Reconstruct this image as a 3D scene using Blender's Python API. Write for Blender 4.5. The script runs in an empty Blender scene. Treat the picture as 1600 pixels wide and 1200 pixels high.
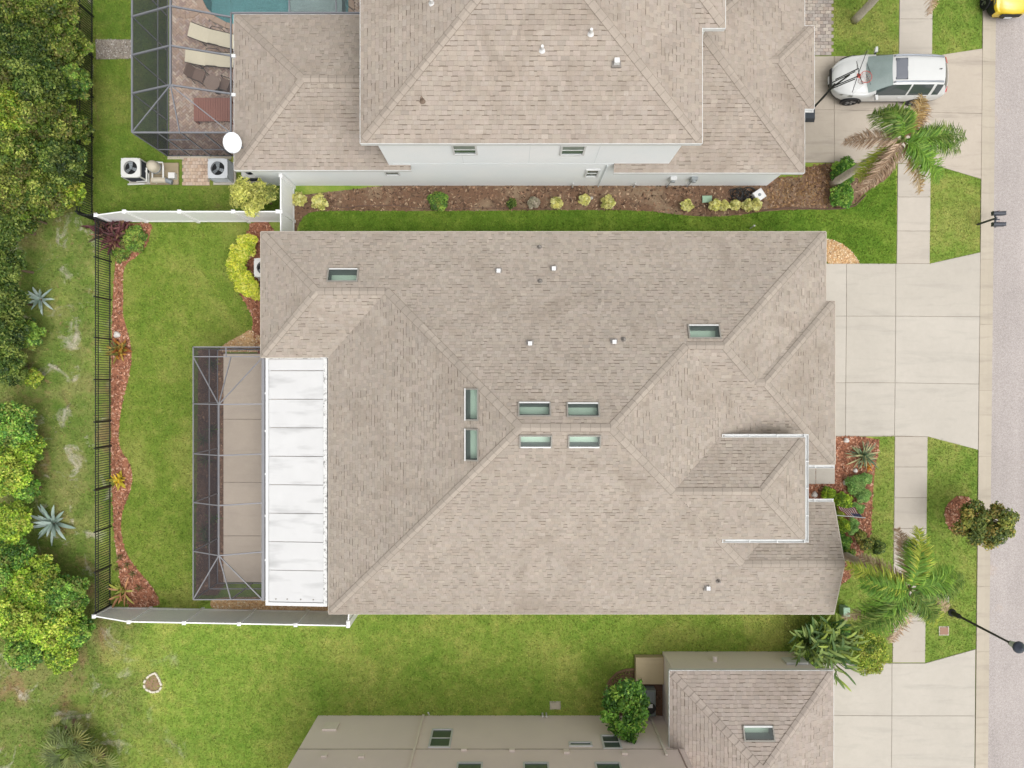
import bpy, math, random
import numpy as np
from mathutils import Vector, Matrix
random.seed(7); RNG = np.random.default_rng(7)
R = math.radians
SC = bpy.context.scene
COL = SC.collection

# ---------------------------------------------------------------- camera, sky, sun, exposure
CAM_H = 31.0                      # drone height above the ground (m)
FPX = 1111.0                      # focal length in pixels of a 1600 px wide picture
cam_d = bpy.data.cameras.new('camera'); cam = bpy.data.objects.new('camera', cam_d); COL.objects.link(cam)
cam_d.sensor_width = 36.0; cam_d.lens = 36.0*FPX/1600.0; cam_d.clip_end = 2000; cam_d.clip_start = 0.5
cam.location = (0, 0, CAM_H); cam.rotation_euler = (0, 0, 0)
SC.camera = cam

SUN_EL, SUN_AZ = 66.0, 138.0      # degrees; azimuth clockwise from north (+Y): the brightest part of the overcast
world = bpy.data.worlds.new('World'); SC.world = world; world.use_nodes = True
wn = world.node_tree.nodes; wl = world.node_tree.links
bg = wn['Background']
sky = wn.new('ShaderNodeTexSky'); sky.sky_type = 'NISHITA'; sky.sun_disc = False
sky.sun_elevation = R(SUN_EL); sky.sun_rotation = R(SUN_AZ)
sky.air_density = 2.0; sky.dust_density = 10.0; sky.ozone_density = 1.0
hs = wn.new('ShaderNodeHueSaturation'); hs.inputs['Saturation'].default_value = 0.08
wl.new(sky.outputs[0], hs.inputs['Color']); wl.new(hs.outputs[0], bg.inputs['Color'])
bg.inputs['Strength'].default_value = 0.15
sun_d = bpy.data.lights.new('sun', 'SUN'); sun_d.energy = 1.1; sun_d.angle = R(110); sun_d.color = (1.0, 0.97, 0.93)
sun = bpy.data.objects.new('sun', sun_d); COL.objects.link(sun)
sd = Vector((math.sin(R(SUN_AZ))*math.cos(R(SUN_EL)), math.cos(R(SUN_AZ))*math.cos(R(SUN_EL)), math.sin(R(SUN_EL))))
sun.rotation_euler = sd.to_track_quat('Z', 'Y').to_euler(); sun.location = sd*60
SC.view_settings.view_transform = 'Standard'; SC.view_settings.look = 'None'
SC.view_settings.gamma = 1.0; SC.view_settings.use_curve_mapping = False
SC.view_settings.exposure = -0.02
SC.render.engine = 'CYCLES'
SC.cycles.max_bounces = 6; SC.cycles.transparent_max_bounces = 16; SC.cycles.caustics_reflective = False
SC.cycles.caustics_refractive = False

# ---------------------------------------------------------------- helpers
def P(px, py, z=0.0):             # survey: a mark measured on the aerial photo at height z -> metres
    k = (CAM_H - z)/FPX
    return ((px-800.0)*k, (600.0-py)*k)
def P3(px, py, z=0.0):
    x, y = P(px, py, z); return (x, y, z)
def lin(c):
    c = c/255.0
    return c/12.92 if c <= .04045 else ((c+.055)/1.055)**2.4
KEXP = 1.4
def C(r, g, b):                   # albedo of a surface that shows as this colour under the open overcast sky
    return tuple(lin(v)/KEXP for v in (r, g, b))
def mixc(a, b, t): return tuple(a[i]*(1-t)+b[i]*t for i in range(3))
def mul(c, k): return tuple(min(.86, max(0, v*k)) for v in c)
def muls(cs, k): return tuple(mul(c, k) for c in cs)

MATS = {}
def new_mat(name):
    m = bpy.data.materials.new(name); m.use_nodes = True
    m.node_tree.nodes.clear(); return m, m.node_tree.nodes, m.node_tree.links
def N(nodes, t, **kw):
    n = nodes.new(t)
    for k, v in kw.items(): setattr(n, k, v)
    return n
def noise(nodes, links, vec, scale, detail=4, rough=.6, dist=0.0):
    n = nodes.new('ShaderNodeTexNoise'); n.inputs['Scale'].default_value = scale
    n.inputs['Detail'].default_value = detail; n.inputs['Roughness'].default_value = rough
    n.inputs['Distortion'].default_value = dist
    links.new(vec, n.inputs['Vector']); return n.outputs['Fac']
def ramp(nodes, links, fac, stops):
    r = nodes.new('ShaderNodeValToRGB'); e = r.color_ramp.elements
    while len(e) < len(stops): e.new(.5)
    for i, (p, c) in enumerate(stops):
        e[i].position = p; e[i].color = (*c, 1) if len(c) == 3 else c
    links.new(fac, r.inputs['Fac']); return r.outputs['Color']
def mixrgb(nodes, links, a, b, fac, mode='MIX'):
    m = nodes.new('ShaderNodeMix'); m.data_type = 'RGBA'; m.blend_type = mode
    for s, v in ((m.inputs[0], fac), (m.inputs[6], a), (m.inputs[7], b)):
        if hasattr(v, 'is_linked'): links.new(v, s)
        elif isinstance(v, (int, float)): s.default_value = v
        else: s.default_value = (*v, 1)
    return m.outputs[2]
def maprange(nodes, links, v, a, b, c, d):
    m = nodes.new('ShaderNodeMapRange')
    for i, q in enumerate((a, b, c, d)): m.inputs[i+1].default_value = q
    links.new(v, m.inputs[0]); return m.outputs[0]
def position(nodes):
    return nodes.new('ShaderNodeNewGeometry').outputs['Position']
def finish(m, nodes, links, color, rough=.8, spec=.25, metal=0.0, bump=None, bump_d=.01, extra=None):
    b = nodes.new('ShaderNodeBsdfPrincipled'); o = nodes.new('ShaderNodeOutputMaterial')
    if hasattr(color, 'is_linked'): links.new(color, b.inputs['Base Color'])
    else: b.inputs['Base Color'].default_value = (*color, 1)
    if hasattr(rough, 'is_linked'): links.new(rough, b.inputs['Roughness'])
    else: b.inputs['Roughness'].default_value = rough
    b.inputs['Specular IOR Level'].default_value = spec; b.inputs['Metallic'].default_value = metal
    if bump is not None:
        bp = nodes.new('ShaderNodeBump'); bp.inputs['Strength'].default_value = .6; bp.inputs['Distance'].default_value = bump_d
        links.new(bump, bp.inputs['Height']); links.new(bp.outputs[0], b.inputs['Normal'])
    links.new(b.outputs[0], o.inputs['Surface'])
    return m

def mat(name, c, rough=.7, var=.10, scale=1.2, fine=40, finevar=.06, spec=.25, metal=0.0, bump_d=0.0, stain=None):
    """plain surface: base colour, broad uneven wear, fine grain"""
    if name in MATS: return MATS[name]
    m, nd, lk = new_mat(name); pos = position(nd)
    n1 = noise(nd, lk, pos, scale, 5, .6); n2 = noise(nd, lk, pos, fine, 3, .7)
    a = ramp(nd, lk, n1, [(.28, mul(c, 1-var)), (.72, mul(c, 1+var))])
    f = ramp(nd, lk, n2, [(.2, (1-finevar*2,)*3), (.8, (1+finevar*2,)*3)])
    col = mixrgb(nd, lk, a, f, 1.0, 'MULTIPLY')
    if stain:
        sc_, lo, hi, sc_col = stain
        n3 = noise(nd, lk, pos, sc_, 6, .65, .4)
        col = mixrgb(nd, lk, col, sc_col, maprange(nd, lk, n3, lo, hi, 0, .55))
    finish(m, nd, lk, col, rough, spec, metal, n2 if bump_d else None, bump_d)
    MATS[name] = m; return m

def mat_tint(name, rough=.7, transl=0.0, spec=.2, var=.12, scale=.6, fine=30, finevar=.05, streak=None):
    """surface whose pieces carry their own colour (attribute 'tint')"""
    if name in MATS: return MATS[name]
    m, nd, lk = new_mat(name); pos = position(nd)
    at = N(nd, 'ShaderNodeAttribute', attribute_name='tint')
    n1 = noise(nd, lk, pos, scale, 5, .6); n2 = noise(nd, lk, pos, fine, 2, .7)
    a = ramp(nd, lk, n1, [(.28, (1-var,)*3), (.72, (1+var,)*3)])
    f = ramp(nd, lk, n2, [(.2, (1-finevar*2,)*3), (.8, (1+finevar*2,)*3)])
    col = mixrgb(nd, lk, at.outputs['Color'], a, 1.0, 'MULTIPLY'); col = mixrgb(nd, lk, col, f, 1.0, 'MULTIPLY')
    if streak:
        n3 = noise(nd, lk, pos, streak[0], 6, .7, .6)
        col = mixrgb(nd, lk, col, streak[3], maprange(nd, lk, n3, streak[1], streak[2], 0, .6))
    b = nd.new('ShaderNodeBsdfPrincipled'); o = nd.new('ShaderNodeOutputMaterial')
    lk.new(col, b.inputs['Base Color']); b.inputs['Roughness'].default_value = rough
    b.inputs['Specular IOR Level'].default_value = spec
    if transl:
        t = nd.new('ShaderNodeBsdfTranslucent'); lk.new(col, t.inputs['Color'])
        mx = nd.new('ShaderNodeMixShader'); mx.inputs[0].default_value = transl
        lk.new(b.outputs[0], mx.inputs[1]); lk.new(t.outputs[0], mx.inputs[2]); lk.new(mx.outputs[0], o.inputs['Surface'])
    else: lk.new(b.outputs[0], o.inputs['Surface'])
    MATS[name] = m; return m

def mat_glass(name, tint, refl=.06, opac=.25):
    if name in MATS: return MATS[name]
    m, nd, lk = new_mat(name)
    tr = nd.new('ShaderNodeBsdfTransparent'); tr.inputs[0].default_value = (*tint, 1)
    gl = nd.new('ShaderNodeBsdfGlossy'); gl.inputs['Roughness'].default_value = .04
    fr = nd.new('ShaderNodeFresnel'); fr.inputs[0].default_value = 1.5
    ad = N(nd, 'ShaderNodeMath', operation='ADD'); ad.inputs[1].default_value = refl
    lk.new(fr.outputs[0], ad.inputs[0])
    mx = nd.new('ShaderNodeMixShader'); o = nd.new('ShaderNodeOutputMaterial')
    lk.new(ad.outputs[0], mx.inputs[0]); lk.new(tr.outputs[0], mx.inputs[1]); lk.new(gl.outputs[0], mx.inputs[2])
    lk.new(mx.outputs[0], o.inputs['Surface']); MATS[name] = m; return m

def mat_screen(name, c, opac):
    if name in MATS: return MATS[name]
    m, nd, lk = new_mat(name)
    tr = nd.new('ShaderNodeBsdfTransparent'); df = nd.new('ShaderNodeBsdfDiffuse'); df.inputs[0].default_value = (*c, 1)
    n = noise(nd, lk, position(nd), 1.3, 3, .5)
    mx = nd.new('ShaderNodeMixShader'); o = nd.new('ShaderNodeOutputMaterial')
    lk.new(maprange(nd, lk, n, .3, .7, opac*.9, opac*1.1), mx.inputs[0])
    lk.new(tr.outputs[0], mx.inputs[1]); lk.new(df.outputs[0], mx.inputs[2])
    lk.new(mx.outputs[0], o.inputs['Surface']); MATS[name] = m; return m

# ---- objects
ROOT = {}
def tag(o, label=None, cat=None, group=None, kind=None):
    if label: o['label'] = label
    if cat: o['category'] = cat
    if group: o['group'] = group
    if kind: o['kind'] = kind
    return o
def thing(name, label, cat, loc=(0, 0, 0), rz=0.0, group=None):
    o = bpy.data.objects.new(name, None); o.empty_display_size = .2; COL.objects.link(o)
    o.location = loc; o.rotation_euler = (0, 0, rz); tag(o, label, cat, group); return o
def link(name, me, m=None, parent=None):
    o = bpy.data.objects.new(name, me); COL.objects.link(o)
    if m and not me.materials: me.materials.append(m)
    if parent: o.parent = parent
    return o
def root_loc(parent):
    p = parent
    while p is not None and p.parent is not None: p = p.parent
    return Vector(p.location) if p else Vector((0, 0, 0))

class MB:
    def __init__(s): s.v = []; s.f = []; s.c = []
    def quad(s, pts, c=None):
        i = len(s.v); s.v += [tuple(p) for p in pts]; s.f.append(tuple(range(i, i+len(pts)))); s.c.append(c)
    def faces(s, vs, fs, c=None):
        i = len(s.v); s.v += [tuple(p) for p in vs]
        for f in fs: s.f.append(tuple(i+k for k in f)); s.c.append(c)
    def box(s, x0, x1, y0, y1, z0, z1, c=None):
        s.hexa([(x0, y0, z0), (x1, y0, z0), (x1, y1, z0), (x0, y1, z0), (x0, y0, z1), (x1, y0, z1), (x1, y1, z1), (x0, y1, z1)], c)
    def hexa(s, v, c=None):
        s.faces(v, [(3, 2, 1, 0), (4, 5, 6, 7), (0, 1, 5, 4), (1, 2, 6, 5), (2, 3, 7, 6), (3, 0, 4, 7)], c)
    def bar(s, p, q, w, h, c=None, up=(0, 0, 1)):
        p = Vector(p); q = Vector(q); d = (q-p).normalized(); u = Vector(up)
        if abs(d.dot(u)) > .98: u = Vector((1, 0, 0))
        a = d.cross(u).normalized()*(w/2); b = a.cross(d).normalized()*(h/2)
        s.hexa([p-a-b, q-a-b, q+a-b, p+a-b, p-a+b, q-a+b, q+a+b, p+a+b], c)
    def prism(s, poly, z0, z1, c=None, bottom=True):
        n = len(poly); a = sum(poly[i][0]*poly[(i+1) % n][1]-poly[(i+1) % n][0]*poly[i][1] for i in range(n))
        if a < 0: poly = poly[::-1]
        vs = [(x, y, z0) for x, y in poly]+[(x, y, z1) for x, y in poly]
        fs = [tuple(range(n, 2*n))]+[(i, (i+1) % n, n+(i+1) % n, n+i) for i in range(n)]
        if bottom: fs.append(tuple(range(n-1, -1, -1)))
        s.faces(vs, fs, c)
    def slab(s, poly, z0, z1, bev=.01, c=None):
        """prism with a small bevelled top edge"""
        n = len(poly); a = sum(poly[i][0]*poly[(i+1) % n][1]-poly[(i+1) % n][0]*poly[i][1] for i in range(n))
        if a < 0: poly = poly[::-1]
        ins = inset(poly, bev)
        vs = [(x, y, z0) for x, y in poly]+[(x, y, z1-bev) for x, y in poly]+[(x, y, z1) for x, y in ins]
        fs = [tuple(range(2*n, 3*n))]
        for i in range(n):
            j = (i+1) % n
            fs += [(i, j, n+j, n+i), (n+i, n+j, 2*n+j, 2*n+i)]
        s.faces(vs, fs, c)
    def tube(s, pts, r, n=8, c=None, cap=True):
        pts = [Vector(p) for p in pts]; rs = r if isinstance(r, (list, tuple)) else [r]*len(pts)
        i0 = len(s.v); prev = None
        for k, p in enumerate(pts):
            d = (pts[min(k+1, len(pts)-1)]-pts[max(k-1, 0)]).normalized()
            if prev is None:
                a = d.cross(Vector((0, 0, 1)));
                if a.length < .05: a = d.cross(Vector((1, 0, 0)))
                a.normalize()
            else:
                a = prev-d*prev.dot(d); a.normalize()
            prev = a; b = d.cross(a)
            for j in range(n):
                t = 2*math.pi*j/n; s.v.append(tuple(p+a*(rs[k]*math.cos(t))+b*(rs[k]*math.sin(t))))
        for k in range(len(pts)-1):
            for j in range(n):
                j2 = (j+1) % n
                s.f.append((i0+k*n+j, i0+k*n+j2, i0+(k+1)*n+j2, i0+(k+1)*n+j)); s.c.append(c)
        if cap:
            s.f.append(tuple(i0+j for j in range(n-1, -1, -1))); s.c.append(c)
            s.f.append(tuple(i0+(len(pts)-1)*n+j for j in range(n))); s.c.append(c)
    def lathe(s, prof, ctr=(0, 0, 0), n=24, axis='z', c=None):
        i0 = len(s.v); m = len(prof)
        for j in range(n):
            t = 2*math.pi*j/n
            for (r, h) in prof:
                x, y, z = r*math.cos(t), r*math.sin(t), h
                if axis == 'y': x, y, z = x, h, y
                if axis == 'x': x, y, z = h, x, y
                s.v.append((ctr[0]+x, ctr[1]+y, ctr[2]+z))
        for j in range(n):
            j2 = (j+1) % n
            for k in range(m-1):
                s.f.append((i0+j*m+k, i0+j2*m+k, i0+j2*m+k+1, i0+j*m+k+1)); s.c.append(c)
    def build(s, name, m, parent=None, world=False, smooth=False, kind=None):
        vs = s.v
        if world and parent is not None:
            r = root_loc(parent); vs = [(x-r.x, y-r.y, z-r.z) for x, y, z in vs]
        me = bpy.data.meshes.new(name); me.from_pydata(vs, [], s.f)
        if any(c is not None for c in s.c):
            at = me.attributes.new('tint', 'FLOAT_COLOR', 'FACE')
            at.data.foreach_set('color', np.array([(*(c or (.5, .5, .5)), 1) for c in s.c], dtype=np.float32).ravel())
        if smooth: me.polygons.foreach_set('use_smooth', [True]*len(me.polygons))
        me.update()
        o = link(name, me, m, parent)
        if kind: o['kind'] = kind
        return o

def inset(poly, d):
    """inset a CCW polygon by d (negative grows it)"""
    n = len(poly); out = []
    for i in range(n):
        p0, p1, p2 = poly[i-1], poly[i], poly[(i+1) % n]
        e1 = Vector((p1[0]-p0[0], p1[1]-p0[1])).normalized(); e2 = Vector((p2[0]-p1[0], p2[1]-p1[1])).normalized()
        n1 = Vector((-e1.y, e1.x)); n2 = Vector((-e2.y, e2.x)); b = n1+n2
        if b.length < 1e-6: b = n1.copy()
        b.normalize(); k = d/max(.35, b.dot(n1))
        out.append((p1[0]+b.x*k, p1[1]+b.y*k))
    return out

def np_mesh(name, V, F, tint=None, m=None, parent=None, smooth=False, kind=None):
    """V (n,3), F (k,m) equal sided faces"""
    me = bpy.data.meshes.new(name); nv = len(V); nf, k = F.shape
    me.vertices.add(nv); me.vertices.foreach_set('co', np.asarray(V, np.float32).ravel())
    me.loops.add(nf*k); me.loops.foreach_set('vertex_index', F.astype(np.int32).ravel())
    me.polygons.add(nf); me.polygons.foreach_set('loop_start', np.arange(0, nf*k, k, dtype=np.int32))
    try: me.polygons.foreach_set('loop_total', np.full(nf, k, np.int32))
    except Exception: pass
    if tint is not None:
        at = me.attributes.new('tint', 'FLOAT_COLOR', 'FACE')
        t = np.ones((nf, 4), np.float32); t[:, :3] = tint
        at.data.foreach_set('color', t.ravel())
    if smooth: me.polygons.foreach_set('use_smooth', np.ones(nf, bool))
    me.update(calc_edges=True)
    o = link(name, me, m, parent)
    if kind: o['kind'] = kind
    return o

def inpoly(pts, poly):
    x, y = pts[:, 0], pts[:, 1]; ins = np.zeros(len(pts), bool); n = len(poly); j = n-1
    for i in range(n):
        xi, yi = poly[i]; xj, yj = poly[j]
        if yi != yj:
            c = ((yi > y) != (yj > y)) & (x < (xj-xi)*(y-yi)/(yj-yi)+xi); ins ^= c
        j = i
    return ins
def smoothpoly(pts, it=2):
    for _ in range(it):
        q = []
        for i in range(len(pts)):
            a, b = pts[i], pts[(i+1) % len(pts)]
            q += [(a[0]*.75+b[0]*.25, a[1]*.75+b[1]*.25), (a[0]*.25+b[0]*.75, a[1]*.25+b[1]*.75)]
        pts = q
    return pts
def PX(lst, z=0.0): return [P(a, b, z) for a, b in lst]
def copy_tree(o, parent=None):
    c = o.copy(); COL.objects.link(c); c.parent = parent
    for ch in o.children: copy_tree(ch, c)
    return c
def vnoise(x, y, s, seed=0):
    """smooth value noise on arrays"""
    r = np.random.default_rng(seed); g = r.random((64, 64))
    u = x*s; v = y*s; i = np.floor(u).astype(int); j = np.floor(v).astype(int); fu = u-i; fv = v-j
    fu = fu*fu*(3-2*fu); fv = fv*fv*(3-2*fv)
    a = g[i % 64, j % 64]; b = g[(i+1) % 64, j % 64]; c = g[i % 64, (j+1) % 64]; d = g[(i+1) % 64, (j+1) % 64]
    return (a*(1-fu)+b*fu)*(1-fv)+(c*(1-fu)+d*fu)*fv
# ================================================================ GROUND
def yard_mat(name, tintattr=False):
    """open yard: scrubby sandy ground in the west running into mown lawn in the east"""
    m, nd, lk = new_mat(name); pos = position(nd)
    mp = nd.new('ShaderNodeMapping'); lk.new(pos, mp.inputs[0]); mp.inputs['Scale'].default_value = (1, 1, 0); pos = mp.outputs[0]
    n3 = noise(nd, lk, pos, 14, 4, .75)
    def zone(cols, s1):
        n1 = noise(nd, lk, pos, s1, 6, .62, .5); n2 = noise(nd, lk, pos, 2.2, 4, .65)
        a = ramp(nd, lk, n1, [(.34, cols[0]), (.50, cols[1]), (.64, cols[2])]); b = ramp(nd, lk, n2, [(.3, mul(cols[0], .88)), (.5, cols[1]), (.70, cols[2])])
        return mixrgb(nd, lk, a, b, .45)
    side = zone(G_SIDE, .35); col = zone(G_SCRUB, .5)
    for (sc_, lo, hi, bc, off) in scrub_bare:
        mp2 = nd.new('ShaderNodeMapping'); lk.new(pos, mp2.inputs[0]); mp2.inputs['Location'].default_value = off
        col = mixrgb(nd, lk, col, bc, maprange(nd, lk, noise(nd, lk, mp2.outputs[0], sc_, 7, .68, .6), lo, hi, 0, .9))
    sx = nd.new('ShaderNodeSeparateXYZ'); lk.new(pos, sx.inputs[0])
    wob = maprange(nd, lk, noise(nd, lk, pos, .35, 5, .6), .3, .7, -2.5, 2.5); ad = N(nd, 'ShaderNodeMath', operation='ADD'); lk.new(sx.outputs[0], ad.inputs[0]); lk.new(wob, ad.inputs[1])
    col = mixrgb(nd, lk, col, side, maprange(nd, lk, ad.outputs[0], -18.6, -14.2, 0, 1))
    col = mixrgb(nd, lk, col, ramp(nd, lk, n3, [(.25, (.74,)*3), (.75, (1.24,)*3)]), 1.0, 'MULTIPLY')
    if tintattr:
        at = N(nd, 'ShaderNodeAttribute', attribute_name='tint'); col = mixrgb(nd, lk, col, at.outputs['Color'], 1.0, 'MULTIPLY')
    return finish(m, nd, lk, col, .85, .12, bump=None if tintattr else n3, bump_d=.03)
def lawn_mat(name, cols, bare=None, s1=.35, tintattr=False):
    """cols: lush, mid, dry; bare: (scale, lo, hi, colour) list"""
    m, nd, lk = new_mat(name); pos = position(nd)
    mp = nd.new('ShaderNodeMapping'); lk.new(pos, mp.inputs[0]); mp.inputs['Scale'].default_value = (1, 1, 0)
    pos = mp.outputs[0]
    n1 = noise(nd, lk, pos, s1, 6, .62, .5); n2 = noise(nd, lk, pos, 2.2, 4, .65); n3 = noise(nd, lk, pos, 14, 4, .75)
    a = ramp(nd, lk, n1, [(.34, cols[0]), (.50, cols[1]), (.64, cols[2])])
    b = ramp(nd, lk, n2, [(.3, mul(cols[0], .88)), (.5, cols[1]), (.70, cols[2])])
    col = mixrgb(nd, lk, a, b, .45)
    f = ramp(nd, lk, n3, [(.25, (.74,)*3), (.75, (1.24,)*3)])
    col = mixrgb(nd, lk, col, f, 1.0, 'MULTIPLY')
    for (sc_, lo, hi, bc, off) in (bare or []):
        mp2 = nd.new('ShaderNodeMapping'); lk.new(pos, mp2.inputs[0]); mp2.inputs['Location'].default_value = off
        nb = noise(nd, lk, mp2.outputs[0], sc_, 7, .68, .6)
        col = mixrgb(nd, lk, col, bc, maprange(nd, lk, nb, lo, hi, 0, .9))
    if tintattr:
        at = N(nd, 'ShaderNodeAttribute', attribute_name='tint')
        col = mixrgb(nd, lk, col, at.outputs['Color'], 1.0, 'MULTIPLY')
    finish(m, nd, lk, col, .85, .12, bump=None if tintattr else n3, bump_d=.03)
    return m
SAND = C(215, 205, 190); SOIL = C(142, 112, 86); DRYG = C(158, 146, 92)
G_SIDE = muls((C(95, 125, 44), C(115, 135, 56), C(149, 150, 80)), 1.66)
G_BACK = muls((C(98, 126, 44), C(116, 136, 54), C(152, 154, 82)), 1.15)
G_LUSH = muls((C(68, 98, 28), C(86, 112, 36), C(114, 132, 54)), 1.62)
G_FRONT = muls((C(98, 128, 50), C(116, 138, 58), C(152, 152, 84)), 1.3)
G_SCRUB = muls((C(90, 120, 46), C(116, 134, 64), C(150, 146, 92)), 1.08)
scrub_bare = [(.6, .54, .72, mul(SOIL, 1.25), (3, 9, 0)), (.85, .56, .70, mul(SAND, .92), (40, 7, 0)), (2.6, .60, .74, mul(SOIL, 1.5), (12, 31, 0))]
def sheet(name, poly, z, m, kind='structure', parent=None):
    mb = MB(); n = len(poly)
    a = sum(poly[i][0]*poly[(i+1) % n][1]-poly[(i+1) % n][0]*poly[i][1] for i in range(n))
    if a < 0: poly = poly[::-1]
    mb.quad([(x, y, z) for x, y in poly]); o = mb.build(name, m, parent); o['kind'] = kind
    return o
m_side = yard_mat('yard')
big = [(-500, -500), (500, -500), (500, 500), (-500, 500)]
POOL = PX([(317, -260), (317, 0), (324, 14), (338, 27), (355, 36), (372, 40), (545, 40), (545, -260)])
def _clip(poly, a, b, c):
    out = []; n = len(poly)
    for i in range(n):
        p, q = poly[i], poly[(i+1) % n]; dp = a*p[0]+b*p[1]-c; dq = a*q[0]+b*q[1]-c
        if dp >= 0: out.append(p)
        if (dp > 0 and dq < 0) or (dp < 0 and dq > 0):
            t = dp/(dp-dq); out.append((p[0]+(q[0]-p[0])*t, p[1]+(q[1]-p[1])*t))
    return out
gmb = MB(); rem = big; cw = POOL[::-1] if sum(POOL[i][0]*POOL[(i+1) % 8][1]-POOL[(i+1) % 8][0]*POOL[i][1] for i in range(8)) < 0 else POOL
for i in range(8):
    p_, q_ = cw[i], cw[(i+1) % 8]; a_, b_ = -(q_[1]-p_[1]), q_[0]-p_[0]; c_ = a_*p_[0]+b_*p_[1]
    o_ = _clip(rem, -a_, -b_, -c_)
    if len(o_) > 2: gmb.quad([(x, y, 0) for x, y in o_])
    rem = _clip(rem, a_, b_, c_)
gmb.build('ground', m_side)['kind'] = 'structure'

# zones (edges surveyed on the photo)
Z_SCRUB = PX([(-400, -300), (122, -300), (122, 320), (148, 335), (150, 960), (135, 985), (150, 1040), (120, 1110), (170, 1150), (190, 1300), (-400, 1300)])
Z_BACK = PX([(175, 347), (406, 347), (418, 560), (360, 905), (330, 940), (300, 955), (175, 949)])
Z_LUSH = PX([(462, 325), (1260, 325), (1400, 255), (1401, 413), (1270, 413), (1270, 372), (470, 372)])
Z_NYARD = PX([(146, -300), (262, -300), (262, 246), (300, 246), (437, 265), (437, 346), (146, 346)])
Z_FRONT = [PX([(1300, -300), (1405, -300), (1404, 86), (1301, 86)]), PX([(1457, -300), (1537, -300), (1534, 76), (1480, 88), (1456, 88)]),
           PX([(1453, 255), (1533, 280), (1532, 394), (1452, 412)]), PX([(1365, 681), (1398, 681), (1394, 1034), (1385, 1040), (1225, 1030), (1225, 952), (1300, 925)]),
           PX([(1449, 682), (1528, 703), (1524, 1014), (1445, 1036)])]
lawns = [('scrub_ground', Z_SCRUB, m_side, G_SCRUB),
         ('back_lawn', Z_BACK, lawn_mat('lawn_back', G_BACK), G_BACK), ('side_lawn', Z_LUSH, lawn_mat('lawn_lush', G_LUSH), G_LUSH),
         ('neighbour_lawn', Z_NYARD, lawn_mat('lawn_n', muls((C(80, 108, 38), C(100, 122, 46), C(128, 132, 68)), 1.3), [(.8, .62, .72, SOIL, (5, 2, 0))]), G_FRONT)]
mf = lawn_mat('lawn_front', G_FRONT)
for nm, pl, m_, _ in lawns: sheet(nm, pl, .004, m_)
for pl in Z_FRONT: sheet('front_lawn', pl, .004, mf)

# mulch and gravel beds
def bedmat(name, c1, c2, c3, fine=9):
    m, nd, lk = new_mat(name); pos = position(nd)
    n1 = noise(nd, lk, pos, fine*3, 4, .8); n2 = noise(nd, lk, pos, .9, 5, .6)
    a = ramp(nd, lk, n1, [(.3, c1), (.5, c2), (.68, c3)])
    f = ramp(nd, lk, n2, [(.3, (.84,)*3), (.7, (1.14,)*3)])
    return finish(m, nd, lk, mixrgb(nd, lk, a, f, 1, 'MULTIPLY'), .9, .1, bump=n1, bump_d=.03)
MULCH = [C(172, 116, 90), C(194, 138, 110), C(146, 98, 78), C(212, 168, 142), C(130, 88, 70)]
DMULCH = [C(132, 104, 84), C(156, 122, 98), C(112, 90, 76), C(176, 142, 116), C(142, 116, 98)]
GRAV = [C(222, 184, 138), C(236, 206, 164), C(206, 162, 112), C(240, 220, 190), C(196, 150, 108)]
def nbed_mat():
    m, nd, lk = new_mat('worn_bed'); pos = position(nd)
    n1 = noise(nd, lk, pos, 27, 4, .8); n2 = noise(nd, lk, pos, .55, 6, .65, .6); n3 = noise(nd, lk, pos, 1.7, 5, .7, .4)
    a = ramp(nd, lk, n1, [(.3, DMULCH[2]), (.5, DMULCH[0]), (.68, DMULCH[1])])
    a = mixrgb(nd, lk, a, C(172, 152, 126), maprange(nd, lk, n2, .48, .64, 0, .85))
    a = mixrgb(nd, lk, a, C(84, 66, 54), maprange(nd, lk, n3, .54, .70, 0, .8))
    return finish(m, nd, lk, a, .95, .1, bump=n1, bump_d=.03)
m_mulch = bedmat('mulch', mul(MULCH[2], .85), MULCH[0], MULCH[1]); m_dmulch = bedmat('dark_mulch', DMULCH[2], DMULCH[0], DMULCH[1])
m_grav = bedmat('gravel', GRAV[2], GRAV[0], GRAV[1]); m_grey = bedmat('grey_gravel', C(128, 118, 106), C(160, 150, 138), C(190, 182, 170))
B_BACK = PX(smoothpoly([(174, 349), (216, 349), (240, 348), (234, 368), (229, 386), (214, 401), (197, 412), (192, 428), (193, 470), (192, 492), (198, 512), (205, 538),
    (206, 562), (202, 588), (193, 622), (187, 655), (185, 690), (190, 706), (203, 722), (208, 745), (205, 765), (195, 788), (190, 806), (189, 832), (196, 862), (212, 887), (234, 911), (249, 935), (250, 949), (174, 949)], 2))
B_HOUSE = PX(smoothpoly([(388, 347), (438, 347), (438, 560), (400, 556), (393, 520), (396, 500), (388, 480), (372, 455), (364, 425), (366, 395), (378, 372), (391, 358)], 2))
B_LANAI = PX([(310, 546), (352, 546), (352, 912), (340, 930), (306, 930)])
B_NORTH = PX(smoothpoly([(460, 284), (1252, 284), (1256, 256), (1398, 254), (1392, 276), (1352, 300), (1335, 322), (1290, 327), (1200, 329), (1160, 336), (1110, 339), (1060, 336), (1010, 329), (900, 328),
    (720, 330), (500, 329), (478, 334), (466, 350), (462, 372), (458, 372)], 1))
B_FRONT = PX(smoothpoly([(1240, 681), (1373, 682), (1374, 700), (1367, 730), (1364, 765), (1362, 805), (1361, 835), (1352, 858), (1340, 880), (1328, 905), (1308, 916), (1270, 916), (1240, 800)], 1))
B_TREE = [(P(1503, 806)[0]+.76*math.cos(t)*(1+.05*math.sin(3*t)), P(1503, 806)[1]+.86*math.sin(t)) for t in np.linspace(0, 6.28, 40)[:-1]]
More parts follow.
